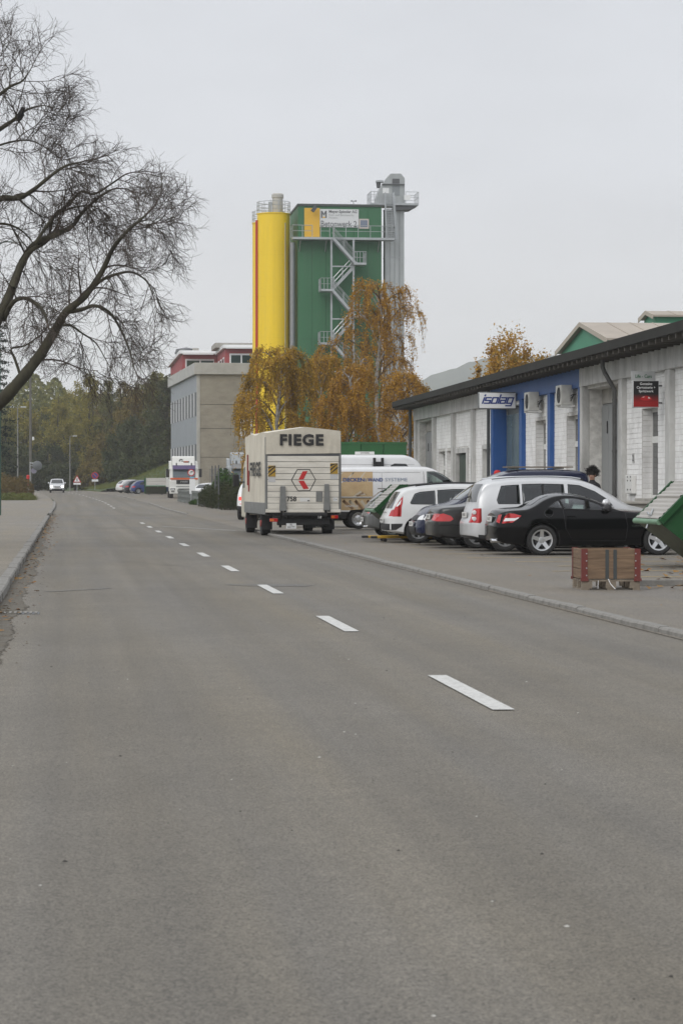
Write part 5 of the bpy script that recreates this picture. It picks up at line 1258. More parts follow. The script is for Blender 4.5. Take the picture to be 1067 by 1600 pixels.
# --- white estate
WHT = paint('white_paint', (0.66, 0.67, 0.67), rough=0.3)
est = spec(L=4.50, W=1.78, prof=[(0.15, 0.93), (0.35, 0.985), (0.6, 1.0), (0.85, 0.99), (0.98, 0.965), (1.45, 0.78)], rc=0.08,
    top=[(0, 0.78), (0.05, 0.86), (0.12, 0.96), (0.30, 1.20), (0.40, 1.31), (0.55, 1.37), (1.0, 1.44), (1.7, 1.48), (2.3, 1.475), (2.7, 1.41), (3.1, 1.22), (3.45, 1.01), (3.6, 0.96), (4.0, 0.88), (4.35, 0.74), (4.5, 0.60)])
x_, y_ = lotpos(604, 60.2)
wa_ = [(0.62, 0.975), (0.60, 1.0), (0.72, 1.22), (0.85, 1.265), (1.22, 1.30), (1.22, 0.965)]; wb_ = [(1.29, 0.965), (1.29, 1.31), (1.7, 1.335), (2.12, 1.335), (2.12, 0.955)]; wc_ = [(2.2, 0.955), (2.2, 1.33), (2.5, 1.29), (2.8, 1.14), (3.1, 0.95)]
car, B = make_car('estate_car', 'white estate car with tall red tail lamp parked beside the small green skip', 'car', est, (x_, y_ + 0.9, LZ), 0, WHT, wins=[wa_, wb_, wc_], wheels=(0.80, 3.5, 0.31, 0.2, 7, 0.2), handles=[(1.45, 0.88), (2.35, 0.87)], mirror=(2.95, 0.95), glass=TINTGL,
    doors=[[(1.25, 0.93), (1.28, 0.5), (1.4, 0.3), (2.14, 0.3), (2.16, 0.93)], [(2.18, 0.93), (2.18, 0.3), (3.05, 0.3), (3.15, 0.92)]], rearwin=[(-0.62, 0.86), (0.62, 0.86), (0.56, 1.27), (-0.56, 1.27)], windscreen=[(-0.68, 1.02), (0.68, 1.02), (0.56, 1.38), (-0.56, 1.38)])
B.on_side('tail_lamp', REDL, car, [(0.10, 0.66), (0.09, 0.80), (0.14, 0.90), (0.30, 1.06), (0.42, 1.17), (0.40, 1.0), (0.34, 0.80), (0.36, 0.66)], 0.008)
B.on_side('lamp_band', CLEARL, car, [(0.17, 0.90), (0.28, 1.01), (0.37, 1.09), (0.33, 0.97), (0.25, 0.92)], 0.011); B.on_end('tail_lamp', REDL, car, [(0.64, 0.67), (0.66, 0.80), (0.77, 0.84), (0.775, 0.67)], -1, 0.008)
B.on_side('bumper_corner', BLACK, car, [(0.02, 0.32), (0.02, 0.48), (0.40, 0.485), (0.38, 0.42), (0.22, 0.33)], 0.006); B.on_end('bumper_corner', BLACK, car, [(-0.7, 0.32), (0.7, 0.32), (0.72, 0.48), (-0.72, 0.48)], -1, 0.006, both=False)
for sg in (1, -1):
    xs = rng(0.75, 2.4, 0.2); MB().tube([(x, sg * (B.yt(x) - 0.02), B.tz(x) - B.crown + 0.05) for x in xs], 0.022, 6).build('roof_rail', BLACK, car, smooth=True)
text('400 17', 0.10, M('window_lettering', (0.5, 0.55, 0.53), 0.5), car, (1.72, -B.side(1.7, 1.10) - 0.012, 1.09), (pi / 2 - 0.35, 0, 0), ext=0.0005, name='window_lettering'); plate(car, B.deform(0, 0, 0.55)[0] - 0.012, 0.56, 'BL 31 990'); MB().tube([(0.0, 0.0, 0.84), (0.2, 0.3, 1.02)], 0.01, 5).build('rear_wiper', BLACK, car)
# --- grey hatchback behind the small skip
GR2 = paint('mid_grey_paint', (0.16, 0.165, 0.165), metal=0.4, rough=0.3)
hat = spec(L=4.25, W=1.77, prof=[(0.15, 0.93), (0.35, 0.985), (0.6, 1.0), (0.85, 0.985), (0.98, 0.955), (1.42, 0.76)], rc=0.08,
    top=[(0, 0.80), (0.05, 0.88), (0.14, 0.96), (0.35, 1.12), (0.55, 1.28), (0.75, 1.36), (1.2, 1.42), (1.8, 1.44), (2.3, 1.40), (2.7, 1.25), (3.1, 1.03), (3.3, 0.96), (3.8, 0.86), (4.1, 0.73), (4.25, 0.58)])
hw_ = [[(0.85, 0.97), (1.0, 1.2), (1.35, 1.29), (1.75, 1.3), (1.75, 0.96)], [(1.83, 0.96), (1.83, 1.3), (2.2, 1.26), (2.5, 1.12), (2.85, 0.95)]]
x_, y_ = lotpos(572, 66.0)
def hatch(label, loc, rz, pm, group=None, see=False):
    car, B = make_car('hatchback', label, 'car', hat, loc, rz, pm, wins=hw_, see=see, wheels=(0.72, 3.3, 0.30, 0.195, 7, 0.195), mirror=(2.7, 0.95), handles=[(1.3, 0.86), (2.0, 0.86)], doors=[[(1.79, 0.93), (1.8, 0.3), (2.75, 0.3), (2.88, 0.92)]],
        rearwin=[(-0.58, 0.99), (0.58, 0.99), (0.52, 1.28), (-0.52, 1.28)], windscreen=[(-0.66, 1.02), (0.66, 1.02), (0.54, 1.36), (-0.54, 1.36)], group=group)
    B.on_side('tail_lamp', REDL, car, [(0.05, 0.66), (0.07, 0.80), (0.25, 0.83), (0.42, 0.78), (0.36, 0.68)], 0.008); B.on_end('tail_lamp', REDL, car, [(0.52, 0.68), (0.52, 0.80), (0.75, 0.80), (0.76, 0.66)], -1, 0.008)
    plate(car, B.deform(0, 0, 0.5)[0] - 0.012, 0.5, 'BL 52 618')
    return car, B
car, B = hatch('mid grey hatchback with rear spoiler half hidden by the small green skip', (x_, y_ + 0.88, LZ), 0, GR2)
MB().box(0.50, 0.72, -0.58, 0.58, 1.33, 1.36).build('spoiler', GR2, car, bevel=0.012); MB().tube([(-0.03, -0.5, 0.3), (0.15, -0.5, 0.3)], 0.04, 8).build('exhaust', CHROME, car)

# --- lettered white delivery van, nose to the building
def van_spec(L, Hh, W_=1.96):
    k = Hh / 2.05
    return spec(L=L, W=W_, prof=[(0.2, 0.93), (0.4, 0.99), (0.7, 1.0), (1.2, 0.995), (1.45 * k, 0.985), (Hh * 0.93, 0.90), (Hh, 0.86)], rc=0.12, crown=0.04, rb=0.05, fb=0.14,
        top=[(0, Hh - 0.14), (0.05, Hh - 0.06), (0.25, Hh - 0.02), (L * 0.5, Hh), (L - 1.75, Hh - 0.005), (L - 1.5, Hh - 0.06), (L - 1.25, Hh - 0.22), (L - 0.8, 1.50), (L - 0.62, 1.32), (L - 0.45, 1.21), (L - 0.2, 1.03), (L - 0.06, 0.86), (L, 0.72)],
        rearc=[(0.2, 0.05), (0.4, 0.0), (0.6, 0.02), (Hh, 0.06)], plan=[(0, 0.86), (0.004, 0.92), (0.012, 0.955), (0.03, 0.98), (0.08, 1.0)] + NOSEP,
        bot=[(0, 0.36), (0.1, 0.30), (0.85, 0.28), (1, 0.30)])
VW = paint('van_white', (0.70, 0.71, 0.72), rough=0.35)
VH = 2.06; sp_ = van_spec(4.95, VH)
x_, y_ = lotpos(560, 79.6); xr = 0.95
wv = [(3.22, 1.42), (3.21, 1.88), (3.45, 1.885), (3.72, 1.79), (4.0, 1.60), (4.17, 1.42)]
car, B = make_car('delivery_van', 'white panel van with timber picture and blue lettering on its side', 'van', sp_, (x_ - xr, y_ + 0.95, LZ), 0, VW, wins=[wv], wheels=(xr, 3.95, 0.335, 0.22, 0, 0.21), handles=[(3.3, 1.12)], mirror=(4.05, 1.36, BLACK), clad=0.55, glass=CLEARGL,
    doors=[[(3.1, 1.90), (3.1, 0.55), (3.6, 0.5), (3.65, 0.9), (4.2, 1.36), (4.2, 1.41), (3.15, 1.41)]], windscreen=[(-0.8, 1.36), (0.8, 1.36), (0.72, 1.88), (-0.72, 1.88)], lines=[[(0.3, 1.86), (3.0, 1.86)], [(1.72, 1.84), (1.72, 0.6)], [(0.4, 1.08), (3.0, 1.08)]], seats=[(3.35, 0.45, 1.5), (3.35, -0.45, 1.5)])
# printed timber picture
TIMB = M('timber_print', (0.48, 0.33, 0.17), 0.4, var=0.12, vs=2.0, col2=(0.56, 0.42, 0.24)); TIMD = M('timber_print_dark', (0.22, 0.13, 0.065), 0.4, var=0.2, vs=3); TIML = M('timber_print_light', (0.50, 0.44, 0.34), 0.4)
B.on_side('timber_print', TIMB, car, [(0.02, 0.62), (0.02, 1.88), (1.42, 1.88), (1.30, 1.60), (1.16, 1.38), (1.18, 1.2), (1.30, 1.0), (1.42, 0.84), (1.42, 0.78), (1.25, 0.66), (0.6, 0.62)], 0.004, sides=-1)
for k in range(5): B.on_side('timber_beam', TIMD if k % 2 == 0 else TIML, car, [(0.40 + k * 0.20, 0.90), (0.47 + k * 0.20, 0.97), (0.80 + k * 0.155, 0.68), (0.73 + k * 0.155, 0.64)], 0.007, sides=-1)
for k in range(4): B.on_side('timber_beam', TIMD if k % 2 else TIML, car, [(0.72 + k * 0.13, 1.04 + k * 0.05), (1.02 + k * 0.06, 1.26 - k * 0.04), (1.06 + k * 0.06, 1.20 - k * 0.04), (0.78 + k * 0.13, 1.0 + k * 0.05)], 0.007, sides=-1)
for k in range(3): B.on_side('timber_beam', TIML, car, [(0.10 + k * 0.4, 1.62 - k * 0.03), (0.42 + k * 0.36, 1.86), (0.47 + k * 0.36, 1.86), (0.16 + k * 0.4, 1.60 - k * 0.03)], 0.006, sides=-1)
VB = M('van_blue', (0.05, 0.09, 0.26), 0.4); VG = M('van_lettering_grey', (0.22, 0.27, 0.36), 0.4)
def vtxt(s_, x, z, size, mat, **k):
    y = B.side(x, z); text(s_, size, mat, car, (x, -y - 0.014, z), (pi / 2, 0, 0), align='LEFT', **k)
vtxt('DECKEN', 0.43, 1.61, 0.165, VB, bold=0.005, width=0.70, ext=0.001); vtxt('&', 1.145, 1.61, 0.15, VG, ext=0.001, width=0.085); vtxt('WAND', 1.25, 1.61, 0.165, VB, bold=0.005, width=0.51, ext=0.001); vtxt('SYSTEME', 1.82, 1.615, 0.165, VG, width=0.73, ext=0.001); vtxt('systeme.ch', 0.5, 0.76, 0.10, WHITE, ext=0.001)
MB().box(0.3, 1.4, -B.hw - 0.03, -B.hw + 0.01, 1.02, 1.065).build('side_moulding', M('moulding', (0.4, 0.4, 0.39), 0.5), car, bevel=0.01)
# --- second van behind it, with a high roof
sp2 = van_spec(5.6, 2.56, 2.0)
x2, y2 = lotpos(663, 85.5)
car2, B2 = make_car('high_roof_van', 'plain white high-roofed van standing behind the lettered van', 'van', sp2, (x2 - 4.55, y2 + 1.0, 0.02), 0, VW, wins=[[(3.35, 1.75), (3.36, 2.16), (3.5, 2.23), (3.9, 2.22), (4.0, 2.1), (4.05, 1.75)]], see=False, wheels=(1.0, 4.5, 0.345, 0.22, 0, 0.21), mirror=(4.75, 1.5, BLACK), windscreen=[(-0.8, 1.36), (0.8, 1.36), (0.74, 2.3), (-0.74, 2.3)], lines=[[(0.2, 2.2), (4.2, 2.2)], [(2.7, 2.3), (2.7, 0.6)], [(2.9, 2.26), (2.9, 0.6)]])
MB().box(2.16, 2.84, -0.5, -0.42, 2.55, 2.66).build('roof_sign', OFFW, car2, bevel=0.01); text('SYSTEME', 0.08, BLACK, car2, (2.5, -0.503, 2.61), ext=0.001, name='roof_lettering')
for xx in (2.72, 3.0): MB().box(xx, xx + 0.10, -1.12, -1.02, 1.55, 2.44).build('ladder_bracket', BLACK, car2, bevel=0.02)
MB().box(2.82, 3.0, -1.08, -1.03, 1.7, 2.3).build('ladder_clamp', BLACK, car2)

# --- the tarpaulin truck
p = at(474, HY, 71.2)
TX, TY = 6.80, 70.75
tk = thing('box_truck', 'cream tarpaulin box truck seen from behind, parked half on the kerb', 'truck', (TX, TY, 0.0), radians(1.4))
TARP = M('tarpaulin', (0.60, 0.56, 0.47), 0.7, var=0.09, vs=1.2, bump=0.25, bs=5, dirt=0.5, ds=1.6, dcol=(0.24, 0.20, 0.15), stretch=(1, 1, 0.5))
TARPR = M('tarpaulin_flap', (0.58, 0.54, 0.45), 0.7, var=0.1, vs=2.0, bump=0.25, bs=6, dirt=0.6, ds=2.0, dcol=(0.20, 0.17, 0.13))
BRDM = M('lift_board', (0.68, 0.65, 0.58), 0.6, var=0.08, vs=3, dirt=0.55, ds=2.2, dcol=(0.30, 0.26, 0.20), stretch=(0.5, 1, 2.5)); TGR = M('truck_grey', (0.20, 0.205, 0.20), 0.6, 0.2, var=0.12, vs=4, dirt=0.3, ds=5)
LB = 6.4; hwT = 1.10
def tz_(x, y): return 3.04 + 0.15 * max(0, 1 - abs(x - 0.05) / 1.1) ** 0.9 + 0.03 * sin(y * 1.9 + x)
mb = MB(); ny, nz_ = 60, 16
def wr(y, z, s_): 
    e = 0.022 * noise.noise((y * 1.3, z * 0.7, s_)) + 0.018 * noise.noise((y * 4.2 + z * 1.1, z * 0.5, 4 + s_)) - 0.02 * cos(y * 2 * pi / 1.6) * sin(pi * min(1, max(0, (z - 0.97) / 2.1)))
    return e
for s_ in (-1, 1):
    vs = []
    for i in range(ny + 1):
        y = 0.03 + (LB - 0.03) * i / ny
        for k in range(nz_ + 1):
            z = 0.97 + (tz_(s_ * hwT, y) - 0.97) * k / nz_; vs.append((s_ * (hwT - 0.02 * (k / nz_) ** 3 + wr(y, z, s_) * (1 if 0 < k < nz_ else 0.2)), y, z))
    m = nz_ + 1; mb.add(vs, [(i*m+k, i*m+k+1, (i+1)*m+k+1, (i+1)*m+k) for i in range(ny) for k in range(nz_)])
vs = []; nx = 14
for i in range(ny + 1):
    y = 0.03 + (LB - 0.03) * i / ny
    for k in range(nx + 1):
        x = -hwT + 0.02 + 2 * (hwT - 0.02) * k / nx; vs.append((x, y, tz_(x, y) + (0 if k in (0, nx) else 0.012 * noise.noise((x * 3, y * 2, 3)))))
m = nx + 1; mb.add(vs, [(i*m+k, i*m+k+1, (i+1)*m+k+1, (i+1)*m+k) for i in range(ny) for k in range(nx)])
mb.box(-hwT + 0.03, hwT - 0.03, LB - 0.06, LB, 0.97, 3.04)
tp = mb.build('tarpaulin', TARP, tk, smooth=True)
vs = []; nx, nzz = 40, 14
for k in range(nzz + 1):
    for i in range(nx + 1):
        t = i / nx; x = -hwT + 2 * hwT * t; zt = tz_(x, 0) + 0.005; z = 2.40 + 0.035 * t + (zt - 2.40 - 0.035 * t) * k / nzz
        d = 0.02 + 0.014 * noise.noise((x * 2.2, z * 2, 1)) + (0.03 * math.exp(-((x - 0.78 - (z - 2.6) * 0.2) / 0.05) ** 2) + 0.02 * math.exp(-((x - 0.98) / 0.04) ** 2) + 0.02 * math.exp(-((x + 0.95 + (z - 2.6) * 0.3) / 0.05) ** 2)) * (1 - k / nzz)
        vs.append((x, -d, z))
m = nx + 1
fl = MB().add(vs, [(k*m+i, k*m+i+1, (k+1)*m+i+1, (k+1)*m+i) for k in range(nzz) for i in range(nx)]).build('rear_flap', TARPR, tk, smooth=True)
FB = M('fleet_black', (0.018, 0.018, 0.018), 0.55)
text('FIEGE', 0.43, FB, tk, (-0.06, -0.048, 2.805), (pi / 2, 0, 0), bold=0.019, space=1.14, width=1.28, ext=0.004)
MB().box(-hwT - 0.02, -hwT + 0.05, 0.0, 0.06, 0.75, 2.9).build('rear_post', TGR, tk, bevel=0.01); MB().box(hwT - 0.05, hwT + 0.02, 0.0, 0.06, 0.75, 2.9).build('rear_post', TGR, tk, bevel=0.01)
MB().box(-hwT + 0.03, hwT - 0.03, 0.0, 0.05, 2.36, 2.43).build('flap_rail', STEEL, tk)
nb = 9; z0, z1 = 0.80, 2.355
for i in range(nb):
    a = z0 + (z1 - z0) * i / nb; MB().box(-1.045, 1.045, -0.035, 0.03, a + 0.006, a + (z1 - z0) / nb - 0.006).build('lift_board', BRDM, tk, bevel=0.006)
MB().box(-1.05, 1.05, 0.031, 0.05, 0.8, 2.36).build('board_backing', STEEL, tk)
MB().box(-hwT, hwT, -0.06, 0.08, 0.70, 0.795).build('rear_sill', BRDM, tk, bevel=0.01)
HZ = M('hazard_yellow', (0.42, 0.26, 0.03), 0.6, dirt=0.4, ds=6)
for xa, xb, za, zb in ((-1.03, -0.82, 1.75, 2.07), (0.79, 1.01, 1.83, 2.14)):
    hz = MB().box(xa, xb, -0.05, -0.037, za, zb).build('hazard_board', HZ, tk); sgn_ = 1
    for k in range(3):
        x0_, z0_ = xa, za + 0.02 + k * 0.13 - 0.06; w_ = xb - xa
        poly = [(xa, max(za, z0_)), (xb, min(zb, z0_ + w_ * 0.9)), (xb, min(zb, z0_ + w_ * 0.9 + 0.06)), (xa, min(zb, max(za, z0_ + 0.06)))]
        MB().prism(poly, -0.054, -0.0505).build('hazard_stripe', FB, hz)
    MB().box(xa, xb, -0.042, -0.036, za - 0.16, za - 0.01).build('reflector_plate', M('plate_pale', (0.5, 0.5, 0.5), 0.5), tk)
hx, hz_, a_, b_ = 0.005, 1.645, 0.355, 0.31
hexo = [(hx + a_ * c, hz_ + b_ * s_) for c, s_ in ((-1, 0), (-0.52, 1), (0.50, 1.02), (1, 0.03), (0.52, -0.98), (-0.46, -1))]
hm = MB()
for p_, q_ in zip(hexo, hexo[1:] + hexo[:1]): hm.bar((p_[0], -0.038, p_[1]), (q_[0], -0.038, q_[1]), 0.006, 0.022)
hm.build('hexagon_emblem', FB, tk)
RD = M('fleet_red', (0.50, 0.02, 0.02), 0.5)
cv = lambda zx, zy: ((zx - 255) / 338 - 1.1, 2.41 - (zy - 340) / 336)
MB().prism([cv(620, 510), cv(668, 508), cv(628, 590), cv(578, 592)], -0.042, -0.035).build('red_chevron', RD, tk); MB().prism([cv(578, 604), cv(632, 602), cv(680, 680), cv(628, 685)], -0.042, -0.035).build('red_chevron', RD, tk)
text('758', 0.19, FB, tk, (-0.345, -0.038, 1.09), (pi / 2, 0, 0), bold=0.006)
MB().box(-0.1, 0.19, -0.040, -0.0355, 1.02, 1.13).build('info_label', OFFW, tk); MB().box(0.12, 0.185, -0.043, -0.0402, 1.03, 1.06).build('info_print', FB, tk)
MB().box(0.37, 0.56, -0.055, -0.036, 1.02, 1.31).build('control_box', TGR, tk, bevel=0.01); MB().box(0.88, 1.0, -0.042, -0.0355, 1.03, 1.13).build('country_plate', WHITE, tk); text('CH', 0.075, FB, tk, (0.94, -0.044, 1.08), ext=0.0005)
for xa, xb, za, zb in ((-0.70, -0.52, 0.75, 1.47), (0.595, 0.765, 0.76, 1.53)):
    MB().prism([(xa - 0.01, za), (xb + 0.02, za), (xb - 0.02, zb), (xa + 0.02, zb)], -0.12, -0.05).build('lift_arm', TGR, tk, bevel=0.01)
    MB().bar((xb - 0.02, -0.1, za - 0.02), (xb + 0.0, -0.02, za + 0.12), 0.07).build('lift_hinge', BLACK, tk)
    MB().bar(((xa + xb) / 2 - 0.03, -0.06, za), ((xa + xb) / 2 - 0.03, 0.35, 0.30), 0.07, 0.12).build('lift_linkage', BLACK, tk)
MB().box(-0.62, 0.70, -0.10, 0.06, 0.60, 0.695).build('lift_beam', BLACK, tk, bevel=0.02)
MB().box(-1.0, 1.0, 0.1, 6.3, 0.60, 0.92).box(-0.45, -0.3, 0.2, 8.2, 0.42, 0.6).box(0.3, 0.45, 0.2, 8.2, 0.42, 0.6).build('chassis', BLACK, tk)
MB().box(-0.75, 0.8, 0.12, 0.26, 0.33, 0.52).build('underrun_bar', BLACK, tk, bevel=0.02)
for xa, xb, za, zb in ((-0.98, -0.745, 0.43, 0.53), (0.82, 1.03, 0.52, 0.62)):
    lm = MB().box(xa, xb, 0.0, 0.08, za, zb).build('tail_lamp', REDL, tk, bevel=0.01); MB().box(xa + 0.01, (xa + xb) / 2, -0.006, -0.001, za + 0.015, zb - 0.015).build('indicator', ORL, lm)
    MB().bar(((xa + xb) / 2, 0.05, zb), ((xa + xb) / 2, 0.05, 0.7), 0.04).build('lamp_bracket', BLACK, tk)
np_ = MB().box(-0.49, -0.2, 0.05, 0.07, 0.23, 0.385).build('number_plate', WHITE, tk); text('BL', 0.075, FB, np_, (-0.345, 0.048, 0.347), ext=0.0005); text('66779', 0.085, FB, np_, (-0.345, 0.048, 0.272), ext=0.0005)
for s_ in (-1, 1):
    for j in range(6):
        MB().box(s_ * hwT - 0.02, s_ * hwT + 0.012, 0.1 + j * 1.04, 0.1 + j * 1.04 + 1.02, 0.64, 0.985).build('side_board', TGR, tk, bevel=0.008)
        MB().box(s_ * (hwT + 0.014) - 0.006, s_ * (hwT + 0.014) + 0.006, 0.5 + j * 1.04, 0.56 + j * 1.04, 0.62, 0.80).build('board_hinge', STEEL, tk)
    for y, n_ in ((1.75, 2), (6.35, 1)):
        put = bpy.data.objects.new('wheel', wheel_mesh(0.36, 0.26, 0, 0.215, True)[0]); COL.objects.link(put); put.parent = tk; put.location = (s_ * (0.93 if n_ == 2 else 0.92), y, 0.36); put.rotation_euler = (0, 0, -pi / 2 if s_ < 0 else pi / 2)
        link('rim', wheel_mesh(0.36, 0.26, 0, 0.215, True)[1], put)
        hub = MB().lathe([(0.0, -0.16), (0.09, -0.15), (0.12, -0.09)], axis='y', n=14).build('hub', M('hub_red', (0.25, 0.02, 0.015), 0.6), put)
    MB().box(s_ * 0.93 - 0.16, s_ * 0.93 + 0.16, 1.28, 1.30, 0.18, 0.75).build('mud_flap', BLACK, tk)
    MB().box(s_ * 0.93 - 0.17, s_ * 0.93 + 0.17, 5.80, 5.83, 0.15, 0.62).build('mud_flap', BLACK, tk)
# cab
cb = MB().prism([(6.5, 0.45), (8.55, 0.45), (8.6, 1.15), (8.35, 1.35), (7.75, 2.2), (7.5, 2.3), (6.55, 2.3)], -1.0, 1.0, 'x').build('cab', M('cab_cream', (0.5, 0.47, 0.38), 0.45, dirt=0.2, ds=3), tk, bevel=0.06)
for s_ in (-1, 1): MB().prism([(6.95, 1.42), (8.05, 1.42), (7.7, 2.05), (6.95, 2.1)], s_ * 1.004 - 0.004, s_ * 1.004 + 0.004, 'x').build('side_window', DGLASS, cb)
MB().prism([(8.34, 1.40), (8.36, 1.40), (7.80, 2.18), (7.78, 2.16)], -0.85, 0.85, 'x').build('windscreen', DGLASS, cb)
for s_ in (-1, 1):
    MB().box(s_ * 1.22 - 0.1, s_ * 1.22 + 0.1, 8.0, 8.08, 1.45, 1.85).build('wing_mirror', BLACK, tk, bevel=0.03); MB().bar((s_ * 1.0, 8.05, 1.6), (s_ * 1.2, 8.05, 1.6), 0.03).build('mirror_arm', BLACK, tk)
MB().prism([(5.75, 0.62), (6.9, 0.62), (6.9, 0.25), (6.5, 0.2), (5.9, 0.45)], -1.02, -0.7, 'x').build('wheel_fairing', M('cab_cream', (0.5, 0.47, 0.38)), tk, bevel=0.04)
text('FIEGE', 0.56, FB, tk, (-hwT - 0.055, 2.55, 1.96), (pi / 2, 0, -pi / 2), bold=0.018, space=1.12, ext=0.004, width=3.2)
for y_a, z_a, z_b in ((5.1, 1.5, 2.45), (4.75, 1.3, 1.95)): MB().box(-hwT - 0.045, -hwT - 0.01, y_a, y_a + 0.07, z_a, z_b).build('side_stripe', M('stripe_dull_red', (0.22, 0.03, 0.025), 0.6), tk)

# --- skips with corrugated lids
SKG = M('skip_green', (0.010, 0.062, 0.018), 0.6, spec=0.25, var=0.12, vs=1.5, dirt=0.25, ds=2, dcol=(0.03, 0.06, 0.03)); SKL = M('skip_rim_green', (0.13, 0.24, 0.15), 0.5, var=0.15, vs=3); SKU = M('skip_underside', (0.10, 0.11, 0.075), 0.7, var=0.2, vs=2, dirt=0.4, ds=3); LID = M('skip_lid', (0.37, 0.355, 0.33), 0.55, 0.15, var=0.10, vs=2, dirt=0.35, ds=3, dcol=(0.2, 0.185, 0.165), stretch=(1, 0.3, 1))
def skip(label, loc, rz, Ls=1.6):
    t = thing('waste_skip', label, 'skip', loc, rz, 'green waste skips')
    w = 0.87; tip, bot, topx = (Ls, 0.80), (Ls - 0.92, 0.10), (Ls - 0.70, 1.48)
    for s_ in (1, -1):
        MB().prism([(-tip[0], tip[1]), (-bot[0], bot[1]), (bot[0], bot[1]), tip, topx, (-topx[0], topx[1])], s_ * w - 0.02, s_ * w + 0.02).build('side_panel', SKG, t)
        for sx in (1, -1): MB().bar((sx * (tip[0] - 0.02), s_ * (w + 0.03), tip[1] + 0.0), (sx * topx[0], s_ * (w + 0.03), topx[1]), 0.10, 0.10).build('side_flange', SKG, t)
        MB().bar((-topx[0], s_ * (w + 0.03), topx[1] - 0.02), (topx[0], s_ * (w + 0.03), topx[1] - 0.02), 0.09, 0.10).build('side_flange', SKG, t)
        for xx in (-0.55, 0.55):
            MB().tube([(xx, s_ * w, 0.95), (xx, s_ * (w + 0.16), 0.95)], 0.055, 10).build('lifting_pin', STEEL, t); MB().bar((xx, s_ * (w + 0.02), 0.12), (xx, s_ * (w + 0.02), 1.45), 0.06, 0.12).build('side_rib', SKG, t)
        for zz in (0.55, 0.75): MB().box(-1.0, 1.0, s_ * (w + 0.022) - 0.006, s_ * (w + 0.022) + 0.006, zz, zz + 0.03).build('side_swage', SKG, t)
    for sx in (1, -1):
        MB().prism([(sx * tip[0], tip[1]), (sx * bot[0], bot[1]), (sx * (bot[0] - 0.05), bot[1]), (sx * (tip[0] - 0.05), tip[1])], -w + 0.02, w - 0.02).build('end_plate', SKU, t)
        MB().tube([(sx * tip[0], -w - 0.03, tip[1]), (sx * tip[0], w + 0.03, tip[1])], 0.05, 10).build('end_rim', SKL, t, smooth=True)
        a, b = Vector((sx * (tip[0] - 0.0), 0, tip[1] + 0.06)), Vector((sx * topx[0], 0, topx[1] + 0.03)); nrm = Vector((sx * 0.7, 0, 0.7)); mb = MB(); N = 44; vs = []
        for i in range(N + 1):
            p_ = a.lerp(b, i / N) + nrm * (0.010 * sin(i / N * 2 * pi * 9) + (0.02 if 24 < i < 29 else 0))
            vs += [(p_.x, -w + 0.03, p_.z), (p_.x, w - 0.03, p_.z)]
        mb.add(vs, [(2*i, 2*i+1, 2*i+3, 2*i+2) for i in range(N)]); mb.build('end_lid', LID, t, fix=False)
        MB().bar((sx * (tip[0] + 0.04), -0.15, tip[1] - 0.12), (sx * (tip[0] - 0.10), -0.05, tip[1] + 0.22), 0.03).bar((sx * (tip[0] + 0.02), -0.25, tip[1] + 0.12), (sx * (tip[0] - 0.02), 0.05, tip[1] + 0.16), 0.025).build('lid_latch', GALV, t)
    vs = []; N = 60
    for i in range(N + 1):
        x = -topx[0] + 2 * topx[0] * i / N; vs += [(x, -w + 0.03, topx[1] + 0.03 + 0.01 * sin(i * 1.3)), (x, w - 0.03, topx[1] + 0.03 + 0.01 * sin(i * 1.3))]
    MB().add(vs, [(2*i, 2*i+1, 2*i+3, 2*i+2) for i in range(N)]).build('top_lid', LID, t, fix=False)
    MB().box(-bot[0], bot[0], -w + 0.02, w - 0.02, 0.08, 0.11).build('floor_plate', SKU, t)
    for yy in (-0.55, 0.55): MB().box(-bot[0], bot[0], yy - 0.05, yy + 0.05, 0.0, 0.079).build('skid', STEEL, t)
    return t
sk1 = skip('large green skip with grey corrugated lid at the right picture edge', (0, 0, LZ), 0, 1.75)
v = at(1029, HY, 42.0); sk1.location = (v.x + 1.75, v.y + 0.89, LZ)
sk2 = skip('small green skip with corrugated lid behind the white estate car', (0, 0, LZ), 0, 1.5)
sk2.scale = (1, 1, 0.965); v = at(585, HY, 63.3); sk2.location = (v.x + 1.5, v.y + 0.89, LZ)
v = at(228, HY, 246); sk3 = skip('distant dark green skip standing left of the white lorry', (v.x + 1.05, v.y + 1.75, gz(246) + 0.05), pi / 2, 1.75); sk3.scale = (1, 1.18, 1.12)
pj = thing('pallet_jack', 'yellow pallet jack forks with black tips on the ground by the small skip', 'pallet jack', (lotpos(583, 61.7)[0], lotpos(583, 61.7)[1], LZ))
YJ = M('jack_yellow', (0.50, 0.30, 0.02), 0.5, dirt=0.3, ds=5)
for yy in (0.0, 0.55):
    f_ = MB().box(0.1 - yy * 0.3, 1.25, yy - 0.08, yy + 0.08, 0.09, 0.15).build('fork', YJ, pj, bevel=0.01); MB().box(-0.06 - yy * 0.3, 0.098 - yy * 0.3, yy - 0.08, yy + 0.08, 0.09, 0.15).build('fork_tip', BLACK, f_, bevel=0.01)
    MB().tube([(0.3, yy - 0.06, 0.05), (0.3, yy + 0.06, 0.05)], 0.05, 10).build('roller', BLACK, pj)
MB().box(1.25, 1.5, -0.1, 0.66, 0.08, 0.42).build('pump_housing', YJ, pj, bevel=0.02); MB().tube([(1.42, 0.28, 0.4), (1.75, 0.28, 1.15)], 0.025, 6).build('handle', STEEL, pj); MB().tube([(1.42, 0.18, 0.09), (1.42, 0.38, 0.09)], 0.09, 12).build('wheel', BLACK, pj)
